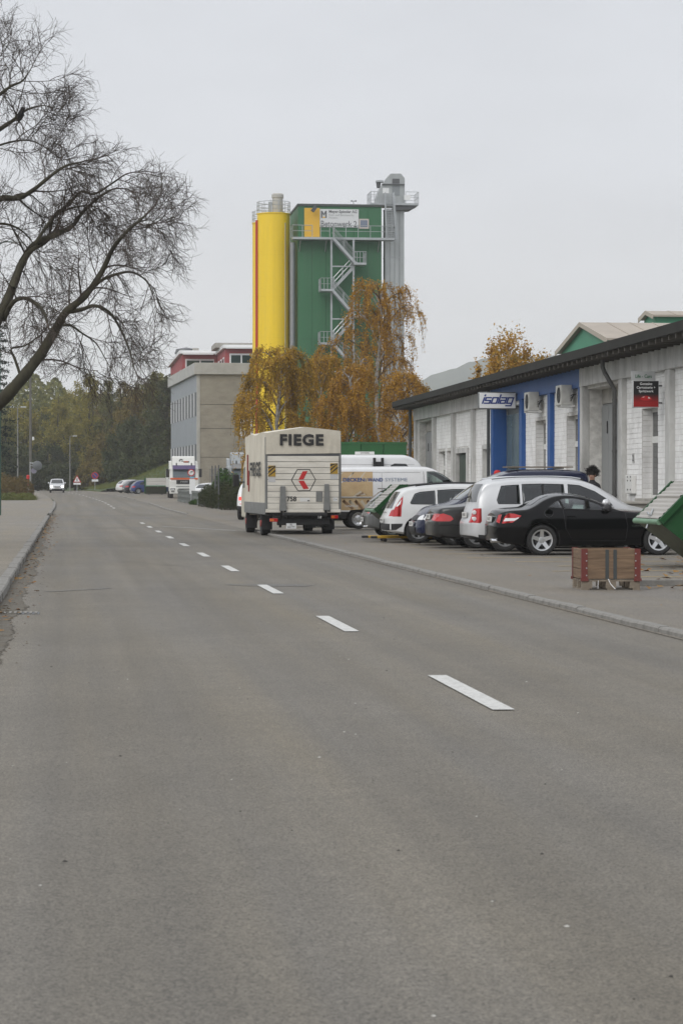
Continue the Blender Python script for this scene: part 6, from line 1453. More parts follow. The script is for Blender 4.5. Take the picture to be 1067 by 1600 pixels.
# --- wooden crate on a pallet
v = gnd(909, 922, LZ)
cr = thing('wooden_crate', 'open wooden collar crate with red steel corners standing on a pallet', 'crate', (v.x, v.y, LZ), radians(-3))
Wc, Dc = 0.80, 0.86; CRED = M('crate_red', (0.125, 0.020, 0.015), 0.55, var=0.15, vs=6, dirt=0.3, ds=8)
for k in range(3):
    for nm, (xa, xb, ya, yb) in {'a': (0, Wc, 0, 0.022), 'b': (0, Wc, Dc - 0.022, Dc), 'c': (0, 0.022, 0.023, Dc - 0.023), 'd': (Wc - 0.022, Wc, 0.023, Dc - 0.023)}.items():
        z0 = 0.15 + k * 0.137; MB().box(xa, xb, ya, yb, z0 + 0.002, z0 + 0.133).build('board', BROWNW, cr, bevel=0.004)
for xx, yy in ((0, 0), (Wc, 0), (0, Dc), (Wc, Dc)):
    sx, sy = (1 if xx == 0 else -1), (1 if yy == 0 else -1)
    c_ = MB().box(min(xx - sx * 0.008, xx + sx * 0.075), max(xx - sx * 0.008, xx + sx * 0.075), min(yy - sy * 0.008, yy - sy * 0.001), max(yy - sy * 0.008, yy - sy * 0.001), 0.12, 0.567)
    c_.box(min(xx - sx * 0.008, xx - sx * 0.001), max(xx - sx * 0.008, xx - sx * 0.001), min(yy, yy + sy * 0.06), max(yy, yy + sy * 0.06), 0.12, 0.567)
    c_.box(min(xx - sx * 0.02, xx + sx * 0.085), max(xx - sx * 0.02, xx + sx * 0.085), min(yy - sy * 0.02, yy - sy * 0.002), max(yy - sy * 0.02, yy - sy * 0.002), 0.12, 0.16); c_ = c_.build('corner_post', CRED, cr)
    for k in range(4): MB().lathe([(0.0, -0.012), (0.009, -0.011), (0.011, -0.007)], (xx + sx * 0.06, yy - (0 if sy > 0 else -0.0), 0.2 + k * 0.1), 'y', 8).build('rivet', GALV, c_) if sy > 0 else None
for xx in (0.345, 0.455): MB().box(xx - 0.024, xx + 0.024, -0.006, -0.001, 0.15, 0.555).build('strap', M('strap_grey', (0.045, 0.05, 0.05), 0.6), cr)
for xx in (0.0, Wc / 2 - 0.07, Wc - 0.14):
    for yy in (0.0, Dc / 2 - 0.05, Dc - 0.1): MB().box(xx, xx + 0.14, yy, yy + 0.1, 0.022, 0.115).build('pallet_block', GREYW, cr)
for yy in (0.0, 0.19, 0.38, 0.57, 0.76): MB().box(0, Wc, yy, yy + 0.1, 0.117, 0.137).build('pallet_board', GREYW, cr)
for xx in (0.0, Wc / 2 - 0.05, Wc - 0.1): MB().box(xx, xx + 0.1, 0, Dc, 0.0, 0.02).build('pallet_runner', GREYW, cr)
MB().tube([(0.36, -0.01, 0.15), (0.39, -0.03, 0.08), (0.45, -0.05, 0.015)], 0.006, 5).tube([(0.22, -0.01, 0.13), (0.215, -0.02, 0.02)], 0.004, 5).build('loose_strap', WHITE, cr)
wr_ = MB().tube([(-0.0, 0, 0.566), (0.12, -0.005, 0.55), (0.14, 0, 0.56)], 0.004, 4)
MB().box(0.1, 0.12, -0.0245, -0.023, 0.5, 0.51)

# --- far vehicles: lorry, grey lorry, parked and moving cars
def lorry(label, X, Y, body, visor, stripe, name, logo=True):
    t = thing(name, label, 'lorry', (X, Y, gz(Y) + 0.03)); k = 1 / 213
    def P(zx, zy): return ((zx - 382) * k, (940 - zy) * k)
    cab = MB().prism([(0.0, 0.62), (0.0, 1.5), (0.10, 1.75), (0.35, 2.62), (0.42, 2.75), (2.2, 2.75), (2.2, 0.62)], -1.25, 1.25, 'x').build('cab', body, t, bevel=0.08)
    MB().prism([(0.55, 2.73), (0.95, 3.62), (1.3, 3.70), (2.2, 3.70), (2.2, 2.73)], -0.98, 0.98, 'x').build('roof_fairing', body, cab, bevel=0.08)
    for s_ in (-1, 1): MB().prism([(0.9, 2.73), (1.1, 3.2), (2.2, 3.3), (2.2, 2.73)], s_ * 1.12 - 0.12, s_ * 1.12 + 0.12, 'x').build('side_fairing', body, cab, bevel=0.04)
    MB().prism([(0.06, 1.84), (0.30, 2.62), (0.33, 2.62), (0.09, 1.84)], -0.97, 0.97, 'x').build('windscreen', M('lorry_screen', (0.10, 0.125, 0.14), 0.12), cab)
    MB().prism([(-0.05, 2.55), (0.16, 2.9), (0.34, 2.9), (0.30, 2.6)], -0.98, 0.98, 'x').build('sun_visor', visor, cab)
    MB().box(-1.2, 1.2, -0.03, -0.001, 1.66, 1.80).build('stripe', stripe, cab)
    g_ = MB().box(-0.67, 0.60, -0.03, -0.001, 1.27, 1.62).build('grille', BLACK, cab)
    if logo: text('MAN', 0.2, CHROME, g_, (0, -0.034, 1.47), bold=0.01, sx=1.4)
    MB().box(-0.70, 0.62, -0.06, -0.001, 1.0, 1.06).build('bumper_slot', STEEL, cab); bp = MB().box(-1.27, 1.27, -0.14, 0.2, 0.42, 0.98).build('bumper', body, t, bevel=0.06)
    MB().box(-0.5, 0.46, -0.15, -0.141, 0.78, 0.88).build('air_slot', BLACK, bp); np2 = MB().box(-0.27, 0.2, -0.155, -0.141, 0.53, 0.64).build('number_plate', BLACK, bp)
    for s_ in (-1, 1):
        hl_ = MB().box(s_ * 0.98 - 0.18, s_ * 0.98 + 0.18, -0.15, -0.141, 0.72, 0.92).build('headlamp', BLACK, bp); MB().box(s_ * 0.98 - 0.13, s_ * 0.98 + 0.13, -0.156, -0.151, 0.77, 0.87).build('lens', CLEARL, hl_)
        MB().box(s_ * 0.98 - 0.15, s_ * 0.98 + 0.15, -0.15, -0.141, 0.57, 0.65).build('indicator', BLACK, bp)
        MB().box(s_ * 1.43 - 0.12, s_ * 1.43 + 0.12, 0.2, 0.34, 1.85, 2.6).build('wing_mirror', BLACK, cab, bevel=0.04); MB().bar((s_ * 1.2, 0.27, 2.5), (s_ * 1.4, 0.27, 2.5), 0.04).build('mirror_arm', BLACK, cab)
        MB().prism([(0.55, 1.7), (0.75, 2.5), (1.6, 2.5), (1.6, 1.7)], s_ * 1.253 - 0.003, s_ * 1.253 + 0.003, 'x').build('side_window', DGLASS, cab)
        for y in (1.3, 4.9):
            put = bpy.data.objects.new('wheel', wheel_mesh(0.5, 0.3, 0, 0.28, True)[0]); COL.objects.link(put); put.parent = t; put.location = (s_ * 1.06, y, 0.5); put.rotation_euler = (0, 0, -pi / 2 if s_ < 0 else pi / 2); link('rim', wheel_mesh(0.5, 0.3, 0, 0.28, True)[1], put)
        MB().tube([(s_ * 0.65, 0.15, 2.9), (s_ * 0.65, 0.15, 3.1)], 0.06, 6).build('horn', STEEL, cab)
    MB().box(-0.5, 0.5, 0.3, 6.2, 0.55, 0.85).build('chassis', STEEL, t)
    MB().box(-1.2, 1.2, 2.6, 9.5, 1.0, 2.6).build('load_body', body, t, bevel=0.03)
    if logo:
        lg = MB().lathe([(0.12, -0.01), (0.185, -0.01), (0.185, 0.01), (0.12, 0.01)], (-0.22, 0.78, 3.27), 'y', 24, arc=(0.6, 2 * pi)); lg.box(-0.22, -0.04, 0.77, 0.79, 3.23, 3.28); lg.build('round_logo', BLACK, cab)
        MB().prism([(-0.02, 3.14), (0.42, 3.14), (0.52, 3.20), (0.42, 3.26), (-0.02, 3.26)], 0.72, 0.74).build('logo_arrow', BLACK, cab); MB().box(0.0, 0.4, 0.70, 0.719, 3.16, 3.24).build('logo_orange', stripe, cab)
    return t
v = at(288, HY, 211)
lorry('white lorry with orange stripe and purple sun visor facing the camera', v.x, v.y, M('lorry_white', (0.62, 0.62, 0.59), 0.4), M('visor_purple', (0.07, 0.045, 0.13), 0.4), M('stripe_orange', (0.55, 0.10, 0.025), 0.45), 'lorry')
v = at(384, HY, 172)
lorry('grey lorry half hidden behind the left birch and the tarpaulin truck', v.x, v.y, M('lorry_grey', (0.30, 0.32, 0.33), 0.4), M('visor_grey', (0.2, 0.2, 0.2), 0.5), M('stripe_grey', (0.3, 0.3, 0.3), 0.5), 'lorry', False)
v = at(309, HY, 196); car, B = hatch('white hatchback parked behind the low railing near the lorry', (v.x, v.y, gz(v.y) + 0.05), radians(35), WHT)
v = at(366, HY, 103)
suv = spec(L=4.4, W=1.84, prof=[(0.2, 0.93), (0.4, 0.985), (0.65, 1.0), (0.95, 0.985), (1.08, 0.96), (1.62, 0.78)], rc=0.08, bot=[(0, 0.42), (0.1, 0.33), (0.85, 0.3), (1, 0.36)],
    top=[(0, 0.95), (0.05, 1.02), (0.3, 1.25), (0.55, 1.48), (0.8, 1.57), (1.6, 1.62), (2.2, 1.58), (2.7, 1.4), (3.2, 1.12), (3.5, 1.06), (4.0, 0.98), (4.25, 0.85), (4.4, 0.7)])
car, B = make_car('sport_utility_car', 'white sport utility car with lit tail lamp leaving behind the tarpaulin truck', 'car', suv, (v.x + 0.95, v.y, 0.02), radians(78), WHT, wins=[[(0.7, 1.1), (1.0, 1.4), (1.9, 1.47), (1.9, 1.1)], [(2.0, 1.1), (2.0, 1.46), (2.5, 1.32), (2.9, 1.1)]], see=False, wheels=(0.8, 3.5, 0.35, 0.23, 5, 0.23), clad=0.58, rearwin=[(-0.62, 1.08), (0.62, 1.08), (0.55, 1.46), (-0.55, 1.46)], windscreen=[(-0.66, 1.15), (0.66, 1.15), (0.55, 1.5), (-0.55, 1.5)], mirror=(2.9, 1.1))
LITR = M('lit_red_lens', (0.9, 0.03, 0.02), 0.3, emit=1.2)
B.on_end('tail_lamp', LITR, car, [(0.42, 0.86), (0.44, 0.98), (0.78, 0.98), (0.79, 0.84)], -1, 0.008); B.on_end('rear_reflector', REDL, car, [(0.45, 0.66), (0.45, 0.70), (0.74, 0.70), (0.74, 0.66)], -1, 0.008)
FARG = 'cars parked at the far right of the road'
def far(px, Z, label, rz, pm, fn=hatch):
    v = at(px, HY, Z); return fn(label, (v.x, v.y, gz(v.y) + 0.06), rz, pm, group=FARG)
far(183.5, 270, 'white car parked second of the far row by the grass bank', radians(20), paint('white_far', (0.6, 0.6, 0.6)))
far(193, 262, 'dark car parked third of the far row by the grass bank', radians(14), paint('dark_far', (0.03, 0.035, 0.045)))
far(204, 256, 'blue hatchback parked nearest the distant skip', radians(8), paint('blue_far', (0.03, 0.05, 0.16)))
far(184, 280, 'silver car at the far end of the distant parked row', radians(20), paint('silver_far', (0.4, 0.41, 0.42), 0.4))
v = at(91, HY, 277)
onc = spec(L=4.3, W=1.74, prof=[(0.15, 0.93), (0.35, 0.985), (0.6, 1.0), (0.9, 0.985), (1.0, 0.955), (1.6, 0.76)], rc=0.08, top=[(0, 0.9), (0.05, 1.0), (0.3, 1.35), (0.6, 1.52), (1.5, 1.60), (2.1, 1.58), (2.6, 1.42), (3.1, 1.12), (3.35, 1.03), (3.9, 0.93), (4.15, 0.8), (4.3, 0.66)])
car, B = make_car('oncoming_car', 'silver car with headlights on approaching in the far left lane', 'car', onc, (v.x - 0.1, v.y + 4.3, gz(v.y)), radians(-90), SIL, wins=[[(0.8, 1.05), (1.0, 1.4), (1.8, 1.46), (1.8, 1.05)], [(1.9, 1.05), (1.9, 1.45), (2.4, 1.34), (2.8, 1.05)]], see=False, wheels=(0.75, 3.4, 0.31, 0.2, 7, 0.2), mirror=(2.75, 1.05), windscreen=[(-0.68, 1.06), (0.68, 1.06), (0.58, 1.50), (-0.58, 1.50)], clad=0.36)
HEAD = M('lit_headlamp', (1.0, 0.90, 0.76), 0.2, emit=30)
B.on_end('headlamp', CLEARL, car, [(0.46, 0.64), (0.44, 0.74), (0.70, 0.80), (0.78, 0.74), (0.78, 0.63)], 1, 0.006); B.on_end('lamp_bulb', HEAD, car, [(0.52, 0.66), (0.52, 0.75), (0.70, 0.76), (0.70, 0.66)], 1, 0.012)
B.on_end('grille', BLACK, car, [(-0.40, 0.62), (0.40, 0.62), (0.42, 0.72), (-0.42, 0.72)], 1, 0.006, both=False); B.on_end('lower_grille', BLACK, car, [(-0.6, 0.34), (0.6, 0.34), (0.56, 0.46), (-0.56, 0.46)], 1, 0.006, both=False); plate(car, 4.31, 0.54, 'BL 19 204', 1)
v = at(340, 793.5, F * 1.44 / 35.5); pb_ = MB().lathe([(0.0, 0.0), (0.30, 0.02), (0.34, 0.10), (0.22, 0.17), (0.0, 0.20)], n=14)
pb_.v = [(x * (1 + 0.3 * noise.noise((x * 4, y * 4, z * 9))), y * 0.7, z * (0.8 + 0.5 * noise.noise((x * 6, y * 5, 2)))) for x, y, z in pb_.v]
o = pb_.build('plastic_bag', WHITE, None, smooth=True); o.location = (v.x, v.y, 0.05); tag(o, 'crumpled white plastic bag lying on the ground before the hedge', 'bag')
# ------------------------------------------------------------------ people
def person(label, loc, rz, top_m, leg_m, head_kind):
    t = thing('person', label, 'person', loc, rz)
    V = [(0, 0, 0.95), (0, 0.0, 1.12), (0, 0.0, 1.32), (0, 0.01, 1.44), (0, 0.02, 1.52), (0, 0.03, 1.60), (0, 0.035, 1.69)]
    Rr = [(0.16, 0.12), (0.15, 0.11), (0.17, 0.12), (0.13, 0.09), (0.055, 0.055), (0.08, 0.095), (0.08, 0.095)]
    E = [(0, 1), (1, 2), (2, 3), (3, 4), (4, 5), (5, 6)]
    def chain(root, pts, rad):
        p = root
        for q, r in zip(pts, rad): V.append(q); Rr.append((r, r)); E.append((p, len(V) - 1)); p = len(V) - 1
        return p
    for s_ in (-1, 1):
        chain(0, [(s_ * 0.09, 0, 0.88), (s_ * 0.10, 0.02, 0.50), (s_ * 0.105, -0.01, 0.10), (s_ * 0.11, 0.10, 0.05)], [0.085, 0.06, 0.045, 0.04])
        h = chain(3, [(s_ * 0.17, 0.0, 1.40), (s_ * 0.22, 0.0, 1.12), (s_ * 0.22, 0.10, 0.90), (s_ * 0.215, 0.13, 0.82)], [0.055, 0.045, 0.035, 0.03])
        for k in range(4): chain(h, [(s_ * (0.20 + 0.012 * k), 0.145 + 0.006 * k, 0.77), (s_ * (0.20 + 0.012 * k), 0.155 + 0.006 * k, 0.735 + 0.004 * abs(k - 1.5))], [0.010, 0.008])
        chain(h, [(s_ * 0.19, 0.165, 0.80), (s_ * 0.185, 0.18, 0.775)], [0.011, 0.009])
    me = bpy.data.meshes.new('body'); me.from_pydata(V, E, []); o = link('body', me, t)
    sk = o.modifiers.new('s', 'SKIN'); sl = me.skin_vertices[0].data
    for i, r in enumerate(Rr): sl[i].radius = r; sl[i].use_root = (i == 0)
    ss = o.modifiers.new('d', 'SUBSURF'); ss.levels = 2; ss.render_levels = 2
    dg = bpy.context.evaluated_depsgraph_get(); nm = bpy.data.meshes.new_from_object(o.evaluated_get(dg)); o.modifiers.clear(); o.data = nm
    SKN = M('skin', (0.42, 0.24, 0.17), 0.6); nm.materials.clear()
    for m_ in (top_m, leg_m, SKN, BLACK): nm.materials.append(m_)
    for pl in nm.polygons:
        z = pl.center.z; x = abs(pl.center.x)
        pl.material_index = 2 if z > 1.545 or (z < 0.86 and x > 0.17) else (0 if z > 0.92 or x > 0.19 else (1 if z > 0.11 else 3)); pl.use_smooth = True
    MB().lathe([(0.0, 0.028), (0.018, 0.016), (0.02, -0.012)], (0, 0.135, 1.635), 'y', 8).build('nose', SKN, t, smooth=True)
    for s_ in (-1, 1):
        MB().lathe([(0.0, 0.008), (0.012, 0.004), (0.014, -0.005)], (s_ * 0.032, 0.125, 1.665), 'y', 8).build('eye', BLACK, t); MB().lathe([(0.0, 0.016), (0.026, 0.008), (0.028, -0.01)], (s_ * 0.085, 0.03, 1.65), 'x', 10).build('ear', SKN, t)
    MB().box(-0.025, 0.025, 0.118, 0.128, 1.585, 1.595).build('mouth', M('lips', (0.3, 0.1, 0.09), 0.5), t)
    if head_kind == 'cap':
        cm = M('cap_red', (0.50, 0.012, 0.012), 0.7)
        MB().lathe([(0.11, 1.675), (0.118, 1.70), (0.112, 1.76), (0.075, 1.81), (0.0, 1.825)], (0, 0.03, 0), n=20).build('cap', cm, t, smooth=True); MB().prism([(-0.08, 0.12), (0.08, 0.12), (0.06, 0.22), (-0.06, 0.22)], 1.69, 1.70, 'z').build('cap_peak', cm, t)
    else:
        hm = M('hair_dark', (0.012, 0.009, 0.008), 0.85); random.seed(5); mb = MB()
        mb.lathe([(0.0, 1.60), (0.10, 1.62), (0.125, 1.70), (0.105, 1.78), (0.0, 1.82)], (0, -0.02, 0), n=16)
        for _ in range(420):
            a, e = random.uniform(0, 2 * pi), random.uniform(-0.3, 1.5); d = Vector((cos(a) * cos(e), sin(a) * cos(e), sin(e)))
            if d.y > 0.55 and d.z < 0.45: continue
            p_ = Vector((0, 0.0, 1.70)) + Vector((d.x * 0.125, d.y * 0.13, d.z * 0.13)) * random.uniform(0.85, 1.15); q_ = [p_]
            for k in range(4): q_.append(q_[-1] + d * 0.014 + Vector((random.gauss(0, 0.014), random.gauss(0, 0.014), random.gauss(0, 0.014))))
            mb.tube(q_, 0.006, 3, cap=False)
        mb.build('hair', hm, t, fix=False)
    return t
v = at(778, HY, 79.5); person('person in red cap and red jacket standing behind the parked cars by the blue gate', (v.x, v.y, 0.17), radians(110), M('jacket_red', (0.40, 0.02, 0.02), 0.8), M('trousers_dark', (0.02, 0.022, 0.03), 0.85), 'cap')
v = at(925, HY, 64.0); person('person with dark curly hair and dark jacket standing before the tall grey gate', (v.x, v.y, 0.10), radians(150), M('jacket_black', (0.015, 0.015, 0.018), 0.85), M('trousers_dark', (0.02, 0.022, 0.03)), 'curls')
# ------------------------------------------------------------------ vegetation
random.seed(41)
def rv(): 
    while True:
        v = Vector((random.uniform(-1, 1), random.uniform(-1, 1), random.uniform(-1, 1)))
        if 0.01 < v.length < 1: return v.normalized()
def leaf(vs, fs, p, s, n=None, up=None):
    """one pointed leaf: a bent quad pair"""
    d = n or rv(); a = d.cross(rv())
    if a.length < 1e-3: return
    a.normalize(); b = d.cross(a); o = len(vs)
    vs += [tuple(p - a * s), tuple(p + b * s * 0.55 + d * s * 0.15), tuple(p + a * s), tuple(p - b * s * 0.55 + d * s * 0.15)]
    fs.append((o, o + 1, o + 2, o + 3))
def leafmesh(name, vs, fs, mat, parent):
    me = bpy.data.meshes.new(name); me.from_pydata(vs, [], fs); me.materials.append(mat); me.update()
    return link(name, me, parent)
# ---- the big bare tree on the left
ZT = 58.0
def tp3(px, py, dz=0.0): return at(px * (0.80 if px > 60 else (1 - 0.20 * max(0, px) / 60)), py + (14 if py < 300 else 0), ZT + dz)
base = at(-105, HY, ZT); 
bt = thing('bare_tree', 'large leafless broad tree overhanging the left of the road', 'tree', (base.x, base.y, 0.05))
bo = Vector(bt.location)
wood = MB(); twigs = MB(); limbs = []
def smooth(pts, n=4):
    out_ = []
    for i in range(len(pts) - 1):
        p0, p1, p2, p3 = pts[max(i - 1, 0)], pts[i], pts[i + 1], pts[min(i + 2, len(pts) - 1)]
        for k in range(n):
            t = k / n; out_.append(0.5 * ((2 * p1) + (p2 - p0) * t + (2 * p0 - 5 * p1 + 4 * p2 - p3) * t * t + (3 * p1 - p0 - 3 * p2 + p3) * t ** 3))
    out_.append(pts[-1]); return out_
def seg(pts, r0, r1, n, mb):
    m = len(pts) - 1; mb.tube([p - bo for p in pts], [r0 + (r1 - r0) * (i / m) ** 0.8 for i in range(m + 1)], n, cap=False)
NTW = [0]
def grow(p, d, L, r, lev):
    """a branch and its side branches: long even curves, tips turning up, some boughs hanging"""
    n = 8 if lev < 2 else (6 if lev < 4 else 4); pts = [p.copy()]; d = d.normalized(); st = L / n
    hang = random.random() < (0.35 if lev < 2 else 0.48); drift = rv() * 0.07
    for i in range(n):
        t = i / n
        d = (d + drift + rv() * 0.075 + Vector((0, 0, (-0.16 if hang else 0.03) if t < 0.6 else 0.13))).normalized()
        pts.append(pts[-1] + d * st)
    seg(pts, r, max(0.0028, r * 0.3), 5 if lev < 2 else 3, wood if lev < 2 else twigs); NTW[0] += 1
    if lev >= 4: return
    cnt = {1: 7, 2: 5, 3: 3}[lev]
    for k in range(cnt):
        t = (k + random.uniform(0.3, 1.0)) / cnt * 0.92 + 0.06; f = t * n; i = min(n - 1, int(f)); q = pts[i].lerp(pts[i + 1], f - i); dd = (pts[i + 1] - pts[i]).normalized()
        side = dd.cross(rv()); side.normalize(); nd = dd * random.uniform(0.7, 1.2) + side * random.uniform(0.5, 0.95)
        if lev >= 2 and random.random() < 0.3: nd += Vector((0, 0, -0.6))
        ln = {1: random.uniform(0.45, 0.95), 2: random.uniform(0.30, 0.64), 3: random.uniform(0.16, 0.38)}[lev] * (1.1 - 0.35 * t)
        grow(q, nd, ln, {1: 0.011, 2: 0.0065, 3: 0.0042}[lev], lev + 1)
trunk = [Vector((base.x, base.y, 0.0)), at(-103, 800, ZT), at(-100, 740, ZT), at(-96, 690, ZT), at(-90, 600, ZT), at(-84, 480, ZT), at(-88, 330, ZT), at(-80, 200, ZT), at(-84, 80, ZT)]
tr_ = MB(); pts = smooth(trunk, 4); m = len(pts) - 1
tr_.tube([p - bo for p in pts], [0.52 - 0.40 * (i / m) if i > 2 else 0.62 - 0.03 * i for i in range(m + 1)], 14, cap=False); tr_.build('trunk', BARK, bt, smooth=True, fix=False)
main = [  # (photo pixels, depth offset at the tip, r0, r1)
    ([(-98, 705), (-40, 662), (0, 630), (40, 592), (82, 552), (112, 512), (130, 488), (168, 462), (200, 425), (222, 388), (252, 360), (284, 338)], -1.2, 0.235, 0.03),
    ([(-92, 610), (-30, 540), (2, 492), (24, 445), (42, 410), (70, 382), (108, 368), (142, 354), (160, 335), (190, 312), (216, 284)], 0.8, 0.185, 0.025),
    ([(24, 450), (40, 415), (62, 392), (96, 374), (104, 342), (132, 322), (160, 300), (185, 290), (215, 276), (240, 262)], 1.6, 0.085, 0.02),
    ([(-88, 420), (-20, 340), (0, 312), (34, 296), (66, 284), (100, 262), (130, 246), (160, 240)], -0.6, 0.13, 0.02),
    ([(-84, 300), (-20, 210), (0, 190), (26, 174), (40, 164), (62, 156), (84, 152)], 0.9, 0.10, 0.016),
    ([(-84, 250), (-30, 160), (0, 136), (20, 122), (42, 114), (58, 100)], -0.8, 0.085, 0.014),
    ([(-84, 180), (-40, 110), (-16, 92), (0, 78)], 0.3, 0.07, 0.012),
    ([(130, 488), (160, 484), (186, 478), (214, 488), (236, 514), (254, 548), (262, 574)], -0.9, 0.07, 0.015),
    ([(168, 462), (196, 440), (232, 428), (260, 426), (288, 440), (300, 462)], 0.9, 0.06, 0.014),
    ([(6, 500), (22, 474), (44, 466), (70, 474), (86, 486), (94, 506)], -1.4, 0.075, 0.03),
    ([(200, 425), (214, 402), (238, 372), (262, 352), (290, 344), (306, 350)], 0.4, 0.05, 0.012),
    ([(70, 382), (96, 350), (120, 332), (150, 324), (176, 322), (200, 330)], 1.1, 0.05, 0.012),
    ([(40, 592), (26, 560), (20, 545), (48, 540), (80, 524)], 0.8, 0.045, 0.02),
    ([(-88, 380), (-30, 360), (0, 350), (30, 356), (58, 372), (70, 388)], 0.5, 0.06, 0.012),
    ([(-84, 240), (-30, 226), (0, 214), (40, 206), (74, 210), (104, 226)], 1.1, 0.05, 0.012),
    ([(112, 512), (136, 508), (160, 520), (188, 536), (206, 560)], 0.8, 0.045, 0.012),
]
for j, (px, dz, r0, r1) in enumerate(main):
    n = len(px); pts = smooth([tp3(a, b, dz * (i / (n - 1)) + (0.25 * sin(i * 1.7 + j) if i > 1 else 0)) for i, (a, b) in enumerate(px)], 4)
    lb_ = MB(); m = len(pts) - 1; lb_.tube([p - bo for p in pts], [0.9 * (r0 + (r1 - r0) * (i / m) ** 0.75) * (1 + 0.06 * sin(i * 2.1)) for i in range(m + 1)], 9, cap=False); lb_.build('limb', BARK, bt, smooth=True, fix=False)
    k = 3 + int(n * 0.7); big = r0 > 0.08
    for _ in range(k):
        t = random.uniform(0.30 if big else 0.15, 1.0); f = t * m; i = min(m - 1, int(f)); q = pts[i].lerp(pts[i + 1], f - i); dd = (pts[i + 1] - pts[i]).normalized()
        side = dd.cross(rv()).normalized(); grow(q, dd * random.uniform(0.3, 0.9) + side * 0.8 + Vector((0, 0, random.uniform(-0.25, 0.3))), random.uniform(0.9, 1.9) * (1.1 - 0.45 * t), max(0.012, min(0.03, (r0 + (r1 - r0) * t) * 0.34)), 1 if random.random() < 0.7 else 2)
    grow(pts[-1], pts[-1] - pts[-3], random.uniform(0.7, 1.0), r1, 1)
# the far side of the crown, off the picture's left edge
for k in range(7):
    z = 4.5 + k * 1.5; a = radians(150 + 60 * sin(k * 2.3)); p0 = Vector((base.x, base.y, z)); d = Vector((cos(a), sin(a), 0.5)); L = 5.5 - 0.45 * k
    pts = smooth([p0, p0 + d * L * 0.3 + Vector((0, 0, 0.2)), p0 + d * L * 0.65 + rv() * 0.3, p0 + d * L], 4); lb_ = MB(); m = len(pts) - 1
    lb_.tube([p - bo for p in pts], [0.14 - 0.12 * i / m for i in range(m + 1)], 7, cap=False); lb_.build('limb', BARK, bt, smooth=True, fix=False)
    for _ in range(5): t = random.uniform(0.3, 1); i = min(m - 1, int(t * m)); grow(pts[i], d + rv(), random.uniform(0.9, 1.8), 0.03, 2)
stuff(wood.build('branches', TWIG, bt, fix=False)); stuff(twigs.build('twigs', TWIG, bt, fix=False))
print('twigs', NTW[0], len(twigs.f))
# a dark bird on a bough
p = tp3(38.5, 167.5, 0.3); bd_ = thing('perched_bird', 'small dark bird perched high on a bare bough', 'bird', p)
MB().lathe([(0.0, -0.20), (0.035, -0.14), (0.075, -0.04), (0.08, 0.04), (0.055, 0.10), (0.05, 0.13), (0.06, 0.17), (0.04, 0.21), (0.0, 0.225)], n=12).build('body', M('feathers', (0.012, 0.012, 0.014), 0.7), bd_, smooth=True).rotation_euler = (0.3, 0.35, 0)
MB().bar((-0.02, 0, -0.1), (-0.14, 0, -0.30), 0.05, 0.02).build('tail', MATS['feathers'], bd_); MB().bar((0.11, -0.04, 0.18), (0.17, -0.06, 0.17), 0.02).build('beak', STEEL, bd_)
